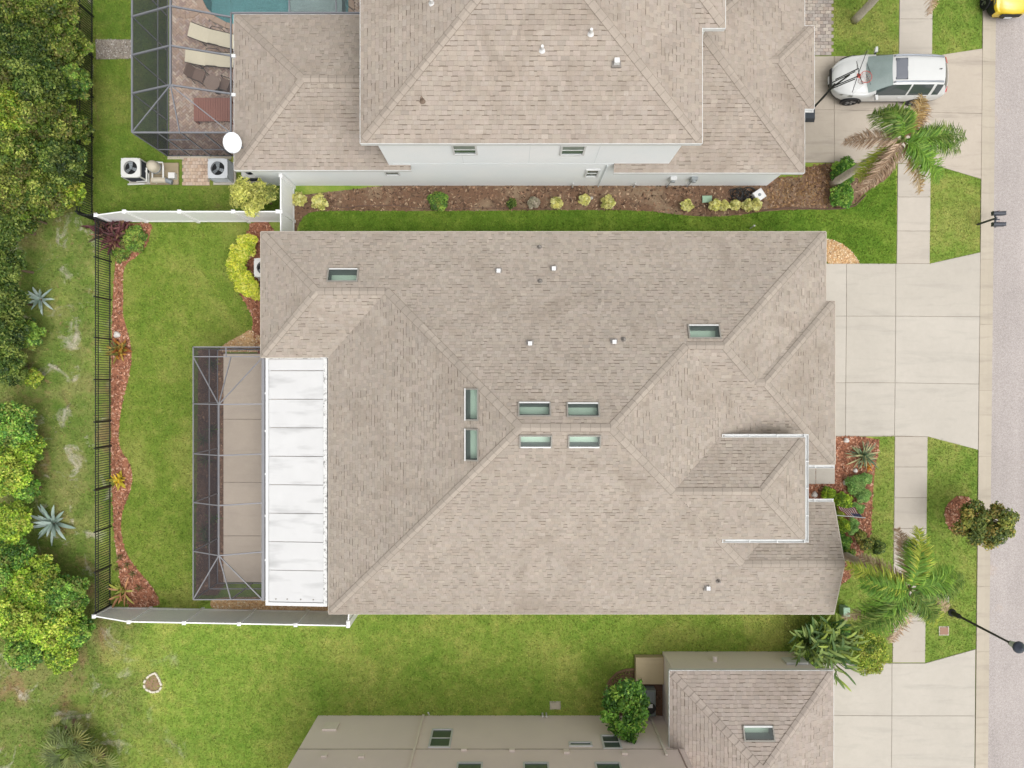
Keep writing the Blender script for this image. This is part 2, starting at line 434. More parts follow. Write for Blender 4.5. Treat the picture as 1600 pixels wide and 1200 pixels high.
B_SIDE = PX(smoothpoly([(945, 1110), (940, 1090), (950, 1065), (972, 1048), (1000, 1042), (1040, 1050), (1040, 1125), (945, 1125)], 1))
G_DRIVE = PX(smoothpoly([(1280, 372), (1300, 374), (1322, 384), (1338, 402), (1343, 411), (1343, 412), (1280, 412)], 1))
G_LANAI = PX(smoothpoly([(330, 936), (360, 932), (545, 935), (545, 957), (340, 953), (328, 948)], 1))
G_NW = PX(smoothpoly([(344, 543), (362, 531), (380, 522), (391, 514), (402, 522), (420, 535), (420, 550), (344, 550)], 1))
G_GREY = PX([(149, 62), (206, 62), (206, 92), (151, 93)])
beds = [('mulch_bed', B_BACK, m_mulch), ('mulch_bed', B_HOUSE, m_mulch), ('mulch_bed', B_LANAI, m_dmulch), ('mulch_bed', B_NORTH, nbed_mat()), ('mulch_bed', B_FRONT, m_mulch),
        ('mulch_bed', B_TREE, m_mulch), ('mulch_bed', B_SIDE, m_dmulch), ('gravel_bed', G_DRIVE, m_grav), ('gravel_bed', G_LANAI, m_grav), ('gravel_bed', G_NW, m_grav), ('gravel_bed', G_GREY, m_grey)]
for i, (nm, pl, m_) in enumerate(beds): sheet(nm, pl, .008+.0004*i+(.006 if nm == 'gravel_bed' else 0), m_)

def scatter(poly, dens, excl=()):
    p = np.array(poly); x0, y0 = p.min(0); x1, y1 = p.max(0)
    x0, x1 = max(x0, -24.5), min(x1, 24.5); y0, y1 = max(y0, -18.5), min(y1, 18.5)
    n = int((x1-x0)*(y1-y0)*dens)
    q = RNG.random((n, 2))*[x1-x0, y1-y0]+[x0, y0]; k = inpoly(q, poly)
    for e in excl: k &= ~inpoly(q, e)
    return q[k]
def chips(name, poly, dens, size, cols, mat_, z=.012, excl=()):
    q = scatter(poly, dens, excl); n = len(q)
    if n == 0: return
    a = RNG.random(n)*6.283; L = size*(.5+RNG.random(n)); W = L*(.25+.4*RNG.random(n)); tl = (RNG.random((n, 2))-.5)*.9
    dx, dy = np.cos(a), np.sin(a); zc = z+.006+RNG.random(n)*.02
    V = np.zeros((n, 4, 3))
    for k, (s, t) in enumerate(((-1, -1), (1, -1), (1, 1), (-1, 1))):
        V[:, k, 0] = q[:, 0]+s*L/2*dx-t*W/2*dy; V[:, k, 1] = q[:, 1]+s*L/2*dy+t*W/2*dx
        V[:, k, 2] = zc+s*L/2*tl[:, 0]*.5+t*W/2*tl[:, 1]
    c = np.array(cols)[RNG.integers(0, len(cols), n)]*(.75+.5*RNG.random((n, 1)))
    np_mesh(name, V.reshape(-1, 3), np.arange(n*4).reshape(n, 4), c, mat_, kind='stuff')
m_chip = mat_tint('chips', .85, 0, .1)
for pl, cs, d in ((B_BACK, MULCH, 260), (B_HOUSE, MULCH, 220), (B_NORTH, DMULCH+[C(92, 72, 60), C(190, 164, 136)], 100), (B_FRONT, MULCH, 260), (B_TREE, MULCH, 260), (B_LANAI, DMULCH, 120), (B_SIDE, DMULCH, 120)):
    chips('mulch_chips', pl, d, .085, cs, m_chip, .014)
for pl, cs in ((G_DRIVE, GRAV), (G_LANAI, GRAV), (G_NW, GRAV)):
    chips('pebbles', pl, 500, .055, cs, m_chip, .018)
chips('pebbles', G_GREY, 300, .05, [C(160, 150, 138), C(190, 182, 172), C(120, 110, 100), C(200, 196, 190)], m_chip, .018)
# darker bare soil strewn with dry chips in the neighbour's bed
chips('mulch_chips', PX([(1195, 258), (1310, 258), (1330, 318), (1200, 326)]), 180, .08, [C(150, 118, 84), C(168, 134, 96), C(128, 98, 70)], m_chip, .014)

# ------------------------------------------------ road, gutter, sidewalk, driveways
def asphalt():
    m, nd, lk = new_mat('asphalt'); pos = position(nd)
    n1 = noise(nd, lk, pos, 60, 3, .8); n2 = noise(nd, lk, pos, .35, 5, .6); n3 = noise(nd, lk, pos, 12, 4, .7)
    a = ramp(nd, lk, n1, [(.28, C(138, 130, 127)), (.5, C(192, 183, 179)), (.72, C(230, 223, 219))])
    f = ramp(nd, lk, n2, [(.3, (.92,)*3), (.7, (1.06,)*3)]); f3 = ramp(nd, lk, n3, [(.3, (.86,)*3), (.7, (1.12,)*3)])
    col = mixrgb(nd, lk, mixrgb(nd, lk, a, f, 1, 'MULTIPLY'), f3, 1, 'MULTIPLY')
    mp = nd.new('ShaderNodeMapping'); lk.new(pos, mp.inputs[0]); mp.inputs['Scale'].default_value = (1.2, .1, 1)
    n5 = noise(nd, lk, mp.outputs[0], 1.0, 5, .6, .2); col = mixrgb(nd, lk, col, ramp(nd, lk, n5, [(.3, (.9,)*3), (.7, (1.06,)*3)]), 1, 'MULTIPLY')
    n6 = noise(nd, lk, pos, .45, 6, .7, .8); col = mixrgb(nd, lk, col, C(206, 176, 146), maprange(nd, lk, n6, .60, .78, 0, .5))
    return finish(m, nd, lk, col, .9, .15, bump=n1, bump_d=.006)
def kx(y): return 1535-.0102*y
def rx(y): return 1556-.0105*y
rpoly = [P(rx(-1500), -1500), (P(rx(-1500), -1500)[0]+7.4, P(0, -1500)[1]), (P(rx(2700), 2700)[0]+7.4, P(0, 2700)[1]), P(rx(2700), 2700)]
sheet('road', rpoly, .010, asphalt())
def concrete(name, c, stain=.5):
    c = mul(c, .86)
    m, nd, lk = new_mat(name); pos = position(nd)
    n1 = noise(nd, lk, pos, .5, 6, .6, .3); n2 = noise(nd, lk, pos, 4, 5, .7); n3 = noise(nd, lk, pos, 70, 2, .6)
    mp = nd.new('ShaderNodeMapping'); lk.new(pos, mp.inputs[0]); mp.inputs['Scale'].default_value = (.25, 1.6, 1)
    n4 = noise(nd, lk, mp.outputs[0], 1.4, 6, .65, .5)
    a = ramp(nd, lk, n1, [(.3, mul(c, .95)), (.7, mul(c, 1.04))])
    f = ramp(nd, lk, n2, [(.25, (.96, .955, .945)), (.75, (1.03,)*3)]); f3 = ramp(nd, lk, n3, [(.2, (.95,)*3), (.8, (1.05,)*3)])
    col = mixrgb(nd, lk, mixrgb(nd, lk, a, f, 1, 'MULTIPLY'), f3, 1, 'MULTIPLY')
    at = N(nd, 'ShaderNodeObjectInfo'); r_ = ramp(nd, lk, at.outputs['Random'], [(0, (.97, .965, .955)), (1, (1.02, 1.02, 1.02))])
    col = mixrgb(nd, lk, col, r_, 1, 'MULTIPLY')
    col = mixrgb(nd, lk, col, mul(c, .70), maprange(nd, lk, n4, .52, .74, 0, stain))
    return finish(m, nd, lk, col, .85, .2, bump=n3, bump_d=.002)
m_conc = concrete('concrete', C(219, 212, 201)); m_gut = concrete('gutter_concrete', C(214, 203, 186), .7); m_walk = concrete('walk_concrete', C(218, 209, 197))
m_conc_n = concrete('concrete_north', C(216, 204, 189), .9)
m_joint = mat('joint', C(166, 156, 142), .9)
GAP = .007
def slabs(root, polys, m, z=.034, name='slab'):
    for pl in polys:
        n = len(pl); a = sum(pl[i][0]*pl[(i+1) % n][1]-pl[(i+1) % n][0]*pl[i][1] for i in range(n))
        if a < 0: pl = pl[::-1]
        mb = MB(); mb.slab(inset(pl, GAP), .012, z, .008); mb.build(name, m, root)
def structure_root(name, poly, z=.014):
    return sheet(name, poly, z, m_joint)
# gutter
joints = [-308, -206, -106, -5, 97, 199, 302, 405, 507, 610, 713, 815, 916, 1018, 1121, 1224, 1327, 1430]
gut = structure_root('kerb_gutter', [P(kx(-308), -308), P(rx(-308), -308), P(rx(1430), 1430), P(kx(1430), 1430)], .013)
for a, b in zip(joints, joints[1:]):
    x0, y0 = P(kx(a), a); x1, y1 = P(rx(a), a); x2, y2 = P(rx(b), b); x3, y3 = P(kx(b), b)
    q = inset([(x3, y3), (x2, y2), (x1, y1), (x0, y0)], GAP*.8)
    mb = MB(); (ax, ay), (bx, by), (cx, cy), (dx, dy) = q        # W edge raised, dipping to a trough then flush with the road
    t = .62; mbx, mby = ax+(bx-ax)*t, ay+(by-ay)*t; mcx, mcy = dx+(cx-dx)*t, dy+(cy-dy)*t
    mb.faces([(ax, ay, .05), (mbx, mby, .018), (bx, by, .026), (cx, cy, .026), (mcx, mcy, .018), (dx, dy, .05),
              (ax, ay, .0), (bx, by, .0), (cx, cy, 0), (dx, dy, 0)],
             [(0, 1, 4, 5), (1, 2, 3, 4), (6, 7, 2, 1, 0), (9, 5, 4, 3, 8), (6, 0, 5, 9), (7, 8, 3, 2)])
    mb.build('gutter_slab', m_gut, gut)
# sidewalk
def sxl(y): return 1405-.0106*y
def sxr(y): return 1457-.0116*y
def walk(ys, name):
    r = structure_root(name, [P(sxl(ys[0]), ys[0]), P(sxr(ys[0]), ys[0]), P(sxr(ys[-1]), ys[-1]), P(sxl(ys[-1]), ys[-1])], .013)
    slabs(r, [[P(sxl(a), a), P(sxr(a), a), P(sxr(b), b), P(sxl(b), b)] for a, b in zip(ys, ys[1:])], m_walk)
walk([-260, -212, -164, -116, -67, -18, 30, 88], 'sidewalk'); walk([256, 308, 361, 412], 'sidewalk'); walk([682, 729.5, 777.5, 825.5, 873.5, 921.5, 970, 1035], 'sidewalk')
# driveways
dv = structure_root('driveway', PX([(1280, 412), (1452, 412), (1532, 394), (1529, 703), (1449, 682), (1280, 682)]), .0135)
slabs(dv, [PX(p) for p in ([(1270, 412), (1322, 412), (1322, 494), (1270, 494)], [(1322, 412), (1399, 412), (1399, 494), (1322, 494)], [(1399, 412), (1452, 412), (1532, 394), (1530.5, 495), (1399, 494)],
    [(1270, 494), (1322, 494), (1321, 598), (1270, 598)], [(1322, 494), (1399, 494), (1398, 598), (1321, 598)], [(1399, 494), (1530.5, 495), (1529, 600), (1398, 598)],
    [(1270, 598), (1321, 598), (1320.5, 681), (1270, 681)], [(1321, 598), (1398, 598), (1397, 681), (1320.5, 681)], [(1398, 598), (1529, 600), (1528, 703), (1449, 682), (1397, 681)])], m_conc)
dv2 = structure_root('driveway', PX([(1250, 88), (1456, 88), (1535, 76), (1533, 280), (1453, 256), (1250, 254)]), .0135)
slabs(dv2, [PX(p) for p in ([(1240, 88), (1303, 88), (1303, 172), (1240, 172)], [(1303, 88), (1402, 88), (1402, 174), (1303, 172)], [(1402, 88), (1456, 88), (1535, 76), (1534, 178), (1402, 174)],
    [(1240, 172), (1303, 172), (1303, 254), (1240, 254)], [(1303, 172), (1402, 174), (1402, 255), (1303, 254)], [(1402, 174), (1534, 178), (1533, 280), (1453, 256), (1402, 255)])], m_conc_n)
dv3 = structure_root('driveway', PX([(1290, 1036), (1445, 1036), (1524, 1014), (1520, 1330), (1290, 1330)]), .0135)
slabs(dv3, [PX(p) for p in ([(1280, 1036), (1393, 1036), (1393, 1118), (1280, 1117)], [(1393, 1036), (1445, 1036), (1523.5, 1014), (1523, 1118), (1393, 1118)],
    [(1280, 1117), (1393, 1118), (1392, 1225), (1280, 1225)], [(1393, 1118), (1523, 1118), (1522, 1225), (1392, 1225)], [(1280, 1225), (1392, 1225), (1392, 1330), (1280, 1330)], [(1392, 1225), (1522, 1225), (1521, 1330), (1392, 1330)])], m_conc)
# entry path of the main house
en = structure_root('entry_path', PX([(1215, 715), (1304, 715), (1304, 757), (1215, 757)]), .0135)
slabs(en, [PX(p) for p in ([(1215, 715), (1274, 715), (1274, 756), (1215, 756)], [(1274, 715), (1304, 715), (1304, 756), (1274, 756)])], m_conc, .05)
# patio slab under the screen cage
pat = structure_root('patio', [(-12.55, 1.32), (-6.95, 1.32), (-6.95, -8.62), (-12.55, -8.62)], .0135)
m_patio = concrete('patio_concrete', mul(C(206, 192, 176), 1.42), .35)
yj = [1.32, -1.53, -4.27, -6.6, -8.62]
slabs(pat, [[(x0, a), (x1, a), (x1, b), (x0, b)] for a, b in zip(yj, yj[1:]) for x0, x1 in ((-12.55, -9.75), (-9.75, -6.95))], m_patio, .10)
# paved paths: individual pavers
m_pav = mat_tint('pavers', .85, 0, .15, .08, 2, 50)
def pavers(name, poly, cols, herring=True, bl=.2, bw=.1, z0=.012, z1=.05, parent=None, kind='stuff'):
    p = np.array(poly); x0, y0 = p.min(0); x1, y1 = p.max(0); mb = MB(); g = .006
    bricks = []
    if herring:
        cx, cy = (x0+x1)/2, (y0+y1)/2; rr = max(x1-x0, y1-y0); ca, sa = math.cos(R(45)), math.sin(R(45)); m_ = int(rr/bw)+3
        for i in range(-m_, m_):
            for j in range(-m_, m_):
                # herringbone lattice: one lying and one standing brick per cell
                k = (i-j) % 4
                if k == 0: bricks.append(((i+1)*bw, (j+.5)*bw, bl, bw))
                elif k == 3: bricks.append(((i+.5)*bw, (j+1)*bw, bw, bl))
        out = [(cx+u*ca-v*sa, cy+u*sa+v*ca, a, b, R(45)) for u, v, a, b in bricks]
    else:
        out = []; j = 0; y = y0
        while y < y1:
            x = x0-(j % 2)*bl/2
            while x < x1+bl: out.append((x+bl/2, y+bw/2, bl, bw, 0)); x += bl
            y += bw; j += 1
    c = np.array([(o[0], o[1]) for o in out]); ok = inpoly(c, poly)
    for o, k in zip(out, ok):
        if not k: continue
        ca, sa = math.cos(o[4]), math.sin(o[4]); pts = []
        for s, t in ((-1, -1), (1, -1), (1, 1), (-1, 1)):
            u, v = s*(o[2]/2-g), t*(o[3]/2-g); pts.append((o[0]+u*ca-v*sa, o[1]+u*sa+v*ca))
        mb.prism(pts, z0, z1+random.uniform(-.003, .003), mul(random.choice(cols), random.uniform(.9, 1.1)), bottom=False)
    o = mb.build(name, m_pav, parent); o['kind'] = kind; return o
PAV_G = [C(190, 180, 172), C(176, 164, 156), C(204, 192, 180), C(196, 180, 168)]
wp = structure_root('paver_walk', PX([(1240, -250), (1300, -250), (1299, 87), (1240, 87)]), .0137)
pavers('walk_pavers', PX([(1240, -60), (1300, -60), (1299, 87), (1240, 87)]), PAV_G, False, .23, .15, parent=wp)

# ------------------------------------------------ grass blades
HARD = [B_BACK, B_HOUSE, B_LANAI, B_NORTH, B_FRONT, B_TREE, G_DRIVE, G_LANAI, G_NW, G_GREY,
        PX([(1250, 88), (1456, 88), (1535, 76), (1533, 280), (1453, 256), (1250, 254)]), PX([(1280, 412), (1452, 412), (1532, 394), (1529, 703), (1449, 682), (1280, 682)]),
        PX([(1280, 1036), (1445, 1036), (1524, 1014), (1520, 1330), (1280, 1330)]), PX([(1405, -300), (1457, -300), (1445, 1040), (1394, 1040)])]
HOUSE_FP = [(-9.6, 5.7), (12.1, 5.7), (12.1, -8.8), (-7, -8.8), (-7, 1), (-9.6, 1)]
def grass(name, poly, dens, m, hgt=.055, excl=()):
    q = scatter(poly, dens, list(excl)+HARD+[HOUSE_FP]); n = len(q)
    if n == 0: return
    a = RNG.random(n)*6.283; h = hgt*(.6+.8*RNG.random(n)); ln = hgt*(.5+1.1*RNG.random(n)); w = .011+.012*RNG.random(n)
    dx, dy = np.cos(a), np.sin(a); V = np.zeros((n, 3, 3))
    V[:, 0, 0] = q[:, 0]-dy*w; V[:, 0, 1] = q[:, 1]+dx*w; V[:, 1, 0] = q[:, 0]+dy*w; V[:, 1, 1] = q[:, 1]-dx*w
    V[:, 2, 0] = q[:, 0]+dx*ln; V[:, 2, 1] = q[:, 1]+dy*ln; V[:, :2, 2] = .006; V[:, 2, 2] = h
    t = (.62+.95*RNG.random((n, 1)))*np.ones((1, 3)); t[:, 0] *= .9+.25*RNG.random(n)
    np_mesh(name, V.reshape(-1, 3), np.arange(n*3).reshape(n, 3), t, m, kind='stuff')
S_LAWN = PX([(150, 968), (548, 982), (555, 940), (1310, 955), (1310, 1040), (1040, 1045), (990, 1050), (940, 1130), (520, 1130), (480, 1230), (120, 1230), (140, 1050)])
m_yb = yard_mat('yard_blades', True)
grass('grass', S_LAWN, 330, m_yb)
grass('grass', Z_BACK, 330, lawn_mat('blades_back', G_BACK, tintattr=True))
grass('grass', Z_LUSH, 380, lawn_mat('blades_lush', G_LUSH, tintattr=True), .06)
grass('grass', Z_NYARD, 260, lawn_mat('blades_n', muls((C(80, 108, 38), C(100, 122, 46), C(128, 132, 68)), 1.3), tintattr=True), excl=[PX([(180, 245), (262, 250), (365, 245), (365, 295), (180, 290)])])
grass('grass', Z_SCRUB, 150, m_yb, .075)
mbf = lawn_mat('blades_front', G_FRONT, tintattr=True)
for pl in Z_FRONT: grass('grass', pl, 330, mbf)
# ================================================================ ROOF ENGINE
def clip(poly, a, b, c):
    """keep a*x+b*y >= c"""
    out = []; n = len(poly)
    for i in range(n):
        p, q = poly[i], poly[(i+1) % n]; dp = a*p[0]+b*p[1]-c; dq = a*q[0]+b*q[1]-c
        if dp >= 0: out.append(p)
        if (dp > 0 and dq < 0) or (dp < 0 and dq > 0):
            t = dp/(dp-dq); out.append((p[0]+(q[0]-p[0])*t, p[1]+(q[1]-p[1])*t))
    return out
def area(poly):
    return abs(sum(poly[i][0]*poly[(i+1) % len(poly)][1]-poly[(i+1) % len(poly)][0]*poly[i][1] for i in range(len(poly))))/2 if len(poly) > 2 else 0
def subtract(polys, hps):
    out = []
    for p in polys:
        rem = p
        for a, b, c in hps:
            o = clip(rem, -a, -b, -c)
            if area(o) > 1e-4: out.append(o)
            rem = clip(rem, a, b, c)
            if area(rem) < 1e-4: break
    return out
class Wing:
    def __init__(s, x0, x1, y0, y1, z, slope=5/12, sides='NSEW', inset_cut=0.0):
        s.r = (x0, x1, y0, y1); s.z = z; s.sl = slope; s.sides = sides; s.cut = inset_cut; p = slope; s.pl = {}
        if 'W' in sides: s.pl['W'] = (p, 0, z-p*x0)
        if 'E' in sides: s.pl['E'] = (-p, 0, z+p*x1)
        if 'S' in sides: s.pl['S'] = (0, p, z-p*y0)
        if 'N' in sides: s.pl['N'] = (0, -p, z+p*y1)
    def rect(s): x0, x1, y0, y1 = s.r; return [(x0, y0), (x1, y0), (x1, y1), (x0, y1)]
    def cover(s, plane, bias):
        """half planes of the region where this wing lies above the plane; None if nowhere"""
        x0, x1, y0, y1 = s.r; k = s.cut
        h = [(1, 0, x0+k), (-1, 0, -(x1-k)), (0, 1, y0+k), (0, -1, -(y1-k))]
        A, B, Cc = plane
        for (a, b, c) in s.pl.values():
            da, db, dc = a-A, b-B, c-Cc
            if abs(da)+abs(db) < 1e-7:
                if dc <= bias: return None
                continue
            h.append((da, db, bias-dc))
        return h
INW = {'W': (1, 0), 'E': (-1, 0), 'S': (0, 1), 'N': (0, -1)}
class Roof:
    def __init__(s, wings): s.w = wings; s.holes = []
    def facepieces(s):
        for i, w in enumerate(s.w):
            for sd, pl in w.pl.items():
                cell = w.rect()
                for s2, p2 in w.pl.items():
                    if s2 != sd: cell = clip(cell, p2[0]-pl[0], p2[1]-pl[1], pl[2]-p2[2])
                    if len(cell) < 3: break
                if area(cell) < 1e-3: continue
                pieces = [cell]
                for j, o in enumerate(s.w):
                    if j == i: continue
                    h = o.cover(pl, -1e-5 if j < i else 1e-5)
                    if h: pieces = subtract(pieces, h)
                for hx0, hx1, hy0, hy1 in s.holes:
                    pieces = subtract(pieces, [(1, 0, hx0), (-1, 0, -hx1), (0, 1, hy0), (0, -1, -hy1)])
                if pieces: yield i, w, sd, pl, pieces
    def hips(s):
        """exposed hip and ridge lines: (p, q, planeA, planeB)"""
        for i, w in enumerate(s.w):
            ks = list(w.pl)
            for a in range(len(ks)):
                for b in range(a+1, len(ks)):
                    A, B = w.pl[ks[a]], w.pl[ks[b]]; da, db, dc = A[0]-B[0], A[1]-B[1], A[2]-B[2]
                    if abs(da)+abs(db) < 1e-9: continue
                    # line da x + db y + dc = 0
                    L2 = da*da+db*db; px, py = -da*dc/L2, -db*dc/L2; dx, dy = -db/math.sqrt(L2), da/math.sqrt(L2)
                    t0, t1 = -60.0, 60.0
                    x0, x1, y0, y1 = w.r; hp = [(1, 0, x0), (-1, 0, -x1), (0, 1, y0), (0, -1, -y1)]
                    for k in ks:
                        if k in (ks[a], ks[b]): continue
                        p2 = w.pl[k]; hp.append((p2[0]-A[0], p2[1]-A[1], A[2]-p2[2]))
                    iv = s._clip1([(t0, t1)], hp, px, py, dx, dy)
                    # keep only what the other wings leave exposed on both sides (sampled every 4 cm)
                    out = []; sx, sy = -dy, dx
                    for (u, v) in iv:
                        cur = None; m_ = max(2, int((v-u)/.04))
                        for q in range(m_+1):
                            t = u+(v-u)*q/m_; ok = True
                            for e_ in (-.06, .06):
                                X, Y = px+dx*t+sx*e_, py+dy*t+sy*e_
                                own = min(p_[0]*X+p_[1]*Y+p_[2] for p_ in w.pl.values())
                                for j, o in enumerate(s.w):
                                    if j == i: continue
                                    x0_, x1_, y0_, y1_ = o.r
                                    if x0_ <= X <= x1_ and y0_ <= Y <= y1_ and min(p_[0]*X+p_[1]*Y+p_[2] for p_ in o.pl.values()) > own+4e-3: ok = False
                            if ok and cur is None: cur = t
                            if not ok and cur is not None: out.append((cur, t)); cur = None
                        if cur is not None: out.append((cur, v))
                    iv = out
                    for (u, v) in iv:
                        if v-u < .25: continue
                        pz = lambda t: (px+dx*t, py+dy*t, A[0]*(px+dx*t)+A[1]*(py+dy*t)+A[2])
                        yield pz(u), pz(v), A, B
    def _rng(s, h, px, py, dx, dy):
        lo, hi = -1e9, 1e9
        for a, b, c in h:
            d = a*dx+b*dy; e = c-(a*px+b*py)
            if abs(d) < 1e-9:
                if e > 1e-6: return None
            elif d > 0: lo = max(lo, e/d)
            else: hi = min(hi, e/d)
        return (lo, hi) if hi > lo else None
    def _clip1(s, iv, h, px, py, dx, dy):
        r = s._rng(h, px, py, dx, dy)
        return [(max(a, r[0]), min(b, r[1])) for a, b in iv if min(b, r[1]) > max(a, r[0])] if r else []
    def _sub1(s, iv, h, px, py, dx, dy):
        r = s._rng(h, px, py, dx, dy)
        if not r: return iv
        out = []
        for a, b in iv:
            if r[0] > a: out.append((a, min(b, r[0])))
            if r[1] < b: out.append((max(a, r[1]), b))
        return [(a, b) for a, b in out if b-a > 1e-3]
    def eaves(s):
        for i, w in enumerate(s.w):
            x0, x1, y0, y1 = w.r
            ends = {'W': ((x0, y1), (x0, y0)), 'E': ((x1, y0), (x1, y1)), 'S': ((x0, y0), (x1, y0)), 'N': ((x1, y1), (x0, y1))}
            for sd in w.sides:
                (ax, ay), (bx, by) = ends[sd]; L = math.hypot(bx-ax, by-ay); dx, dy = (bx-ax)/L, (by-ay)/L
                iv = [(0, L)]
                for j, o in enumerate(s.w):
                    if j == i: continue
                    X0, X1, Y0, Y1 = o.r; k = 1e-3
                    if o.z > w.z+.5: X0 += o.cut; X1 -= o.cut; Y0 += o.cut; Y1 -= o.cut
                    # same line eave of an earlier wing wins
                    h = [(1, 0, X0-(k if j < i else -k)), (-1, 0, -X1-(k if j < i else -k)), (0, 1, Y0-(k if j < i else -k)), (0, -1, -Y1-(k if j < i else -k))]
                    if o.z < w.z-.2:
                        # lower wing only hides the eave where it rises above it
                        hh = o.cover((0, 0, w.z), 0.0)
                        if not hh: continue
                        h = h+hh
                    iv = s._sub1(iv, h, ax, ay, dx, dy)
                for u, v in iv:
                    if v-u > .05: yield i, w, sd, (ax+dx*u, ay+dy*u), (ax+dx*v, ay+dy*v)

m_shing = mat_tint('shingle', .93, 0, .12, .08, .45, 45, .08, streak=(.42, .50, .74, C(146, 133, 119)))
m_deck = mat('roof_underlay', C(132, 119, 106), .95)
m_cap = mat_tint('ridge_shingle', .93, 0, .12, .06, .8, 45, .07)
m_white = mat('white_trim', C(240, 241, 240), .5, .03)
m_fascia = mat('cream_trim', C(214, 204, 190), .6, .04)
def build_roof(house, roof, base, course=.142, singles=300, capc=None, fascia=m_fascia, soffit_in=.30, ctr=(0, 0), dirt=None):
    """roof part with its shingle courses, ridge shingles and fascia boards"""
    deck = MB(); tabs = []; rnd = random.Random(3)
    for i, w, sd, pl, pieces in roof.facepieces():
        for pc in pieces: deck.quad([(x, y, pl[0]*x+pl[1]*y+pl[2]) for x, y in pc])
        nx, ny = INW[sd]; ux, uy = -ny, nx; k = math.sqrt(1+w.sl**2); e = course/k
        x0, x1, y0, y1 = w.r; ox, oy = {'W': (x0, y0), 'E': (x1, y0), 'S': (x0, y0), 'N': (x0, y1)}[sd]
        us = [((x-ox)*ux+(y-oy)*uy) for pc in pieces for x, y in pc]; vs = [((x-ox)*nx+(y-oy)*ny) for pc in pieces for x, y in pc]
        umin, umax, vmin, vmax = min(us), max(us), min(vs), max(vs)
        bbs = [(min((x-ox)*ux+(y-oy)*uy for x, y in pc), max((x-ox)*ux+(y-oy)*uy for x, y in pc), min((x-ox)*nx+(y-oy)*ny for x, y in pc), max((x-ox)*nx+(y-oy)*ny for x, y in pc)) for pc in pieces]
        for c in range(int(vmin/e)-1, int(vmax/e)+1):
            v0 = c*e; u = umin-rnd.random()*.3; thick = rnd.random() < .5
            while u < umax:
                wd = rnd.choice((.10, .14, .17, .20, .24, .28)); thick = not thick if rnd.random() < .85 else thick
                lo = v0-(.010 if thick else -.002); u2 = u+wd-.003
                shade = (rnd.uniform(.985, 1.055) if thick else rnd.uniform(.925, .995))
                g = rnd.random()
                if g < .05: shade *= .90
                elif g > .96: shade *= 1.09
                up = v0+e-(rnd.choice((0.002, .003, .003, .006, .014, .028)))
                h0 = .016 if thick else .010
                rect = [(u, lo), (u2, lo), (u2, up), (u, up)]
                for pc, bb in zip(pieces, bbs):
                    if bb[1] < u or bb[0] > u2 or bb[3] < lo or bb[2] > up: continue
                    q = [(ox+ux*a+nx*b, oy+uy*a+ny*b) for a, b in rect]; full = True
                    m_ = len(pc); sg = 1 if sum(pc[t][0]*pc[(t+1) % m_][1]-pc[(t+1) % m_][0]*pc[t][1] for t in range(m_)) > 0 else -1
                    for t in range(m_):
                        p_, q_ = pc[t], pc[(t+1) % m_]; a_, b_ = -(q_[1]-p_[1])*sg, (q_[0]-p_[0])*sg
                        q2 = clip(q, a_, b_, a_*p_[0]+b_*p_[1])
                        if len(q2) != len(q) or any(abs(q2[z][0]-q[z][0])+abs(q2[z][1]-q[z][1]) > 1e-9 for z in range(len(q))): full = False
                        q = q2
                        if len(q) < 3: break
                    if area(q) < 4e-4: continue
                    if sum(q[t][0]*q[(t+1) % len(q)][1]-q[(t+1) % len(q)][0]*q[t][1] for t in range(len(q))) < 0: q = q[::-1]
                    top = []
                    for x, y in q:
                        v = (x-ox)*nx+(y-oy)*ny; f = min(1, max(0, (v-v0)/e)); top.append((x, y, pl[0]*x+pl[1]*y+pl[2]+h0*(1-f)+.003))
                    bot = [(x, y, pl[0]*x+pl[1]*y+pl[2]+.001) for x, y in q]; n = len(q)
                    col = mul(base, shade); col = (col[0]*rnd.uniform(.985, 1.02), col[1], col[2]*rnd.uniform(.98, 1.02))
                    tabs.append((full and n == 4, top, bot, col))
                u += wd
    ro = deck.build('roof', m_deck, house, world=True)
    def emit(mb, t):
        n = len(t[1]); mb.faces(t[1]+t[2], [tuple(range(n))]+[(i, n+i, n+(i+1) % n, (i+1) % n) for i in range(n)], t[3])
    order = sorted(range(len(tabs)), key=lambda i: (not tabs[i][0], -area([(p[0], p[1]) for p in tabs[i][1]])/(CAM_H-tabs[i][1][0][2])**2))
    sing = set(order[:singles]); rest = MB()
    for i, t in enumerate(tabs):
        if i in sing: mb = MB(); emit(mb, t); mb.build('shingle', m_shing, ro, world=True)
        else: emit(rest, t)
    o = rest.build('shingles', m_shing, ro, world=True); o['kind'] = 'stuff'
    # ridge and hip shingles, with shadow lines painted along their edges and lower ends
    shade_col = C(142, 129, 116)
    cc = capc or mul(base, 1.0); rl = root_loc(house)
    for p, q, A, B in roof.hips():
        p = Vector(p); q = Vector(q); L = (q-p).length
        if p.z > q.z: p, q = q, p
        d = (q-p).normalized(); ws = []
        if abs(p.z-q.z) > .05 and any(abs(p.z-w_.z) < .06 for w_ in roof.w): p = p+d*.17; L -= .17
        for pln in (A, B):
            nrm = Vector((-pln[0], -pln[1], 1)).normalized(); wv = nrm.cross(d).normalized()
            other = B if pln is A else A
            t = p+wv*.2
            # the wing of the cap must run down its own plane: there the own plane is the lower one
            if (other[0]*t.x+other[1]*t.y+other[2]) < (pln[0]*t.x+pln[1]*t.y+pln[2]): wv = -wv
            ws.append((wv, nrm))
        n = max(1, round(L/.34)); st = L/n; W = .135; me = None
        up = (ws[0][1]+ws[1][1]).normalized()
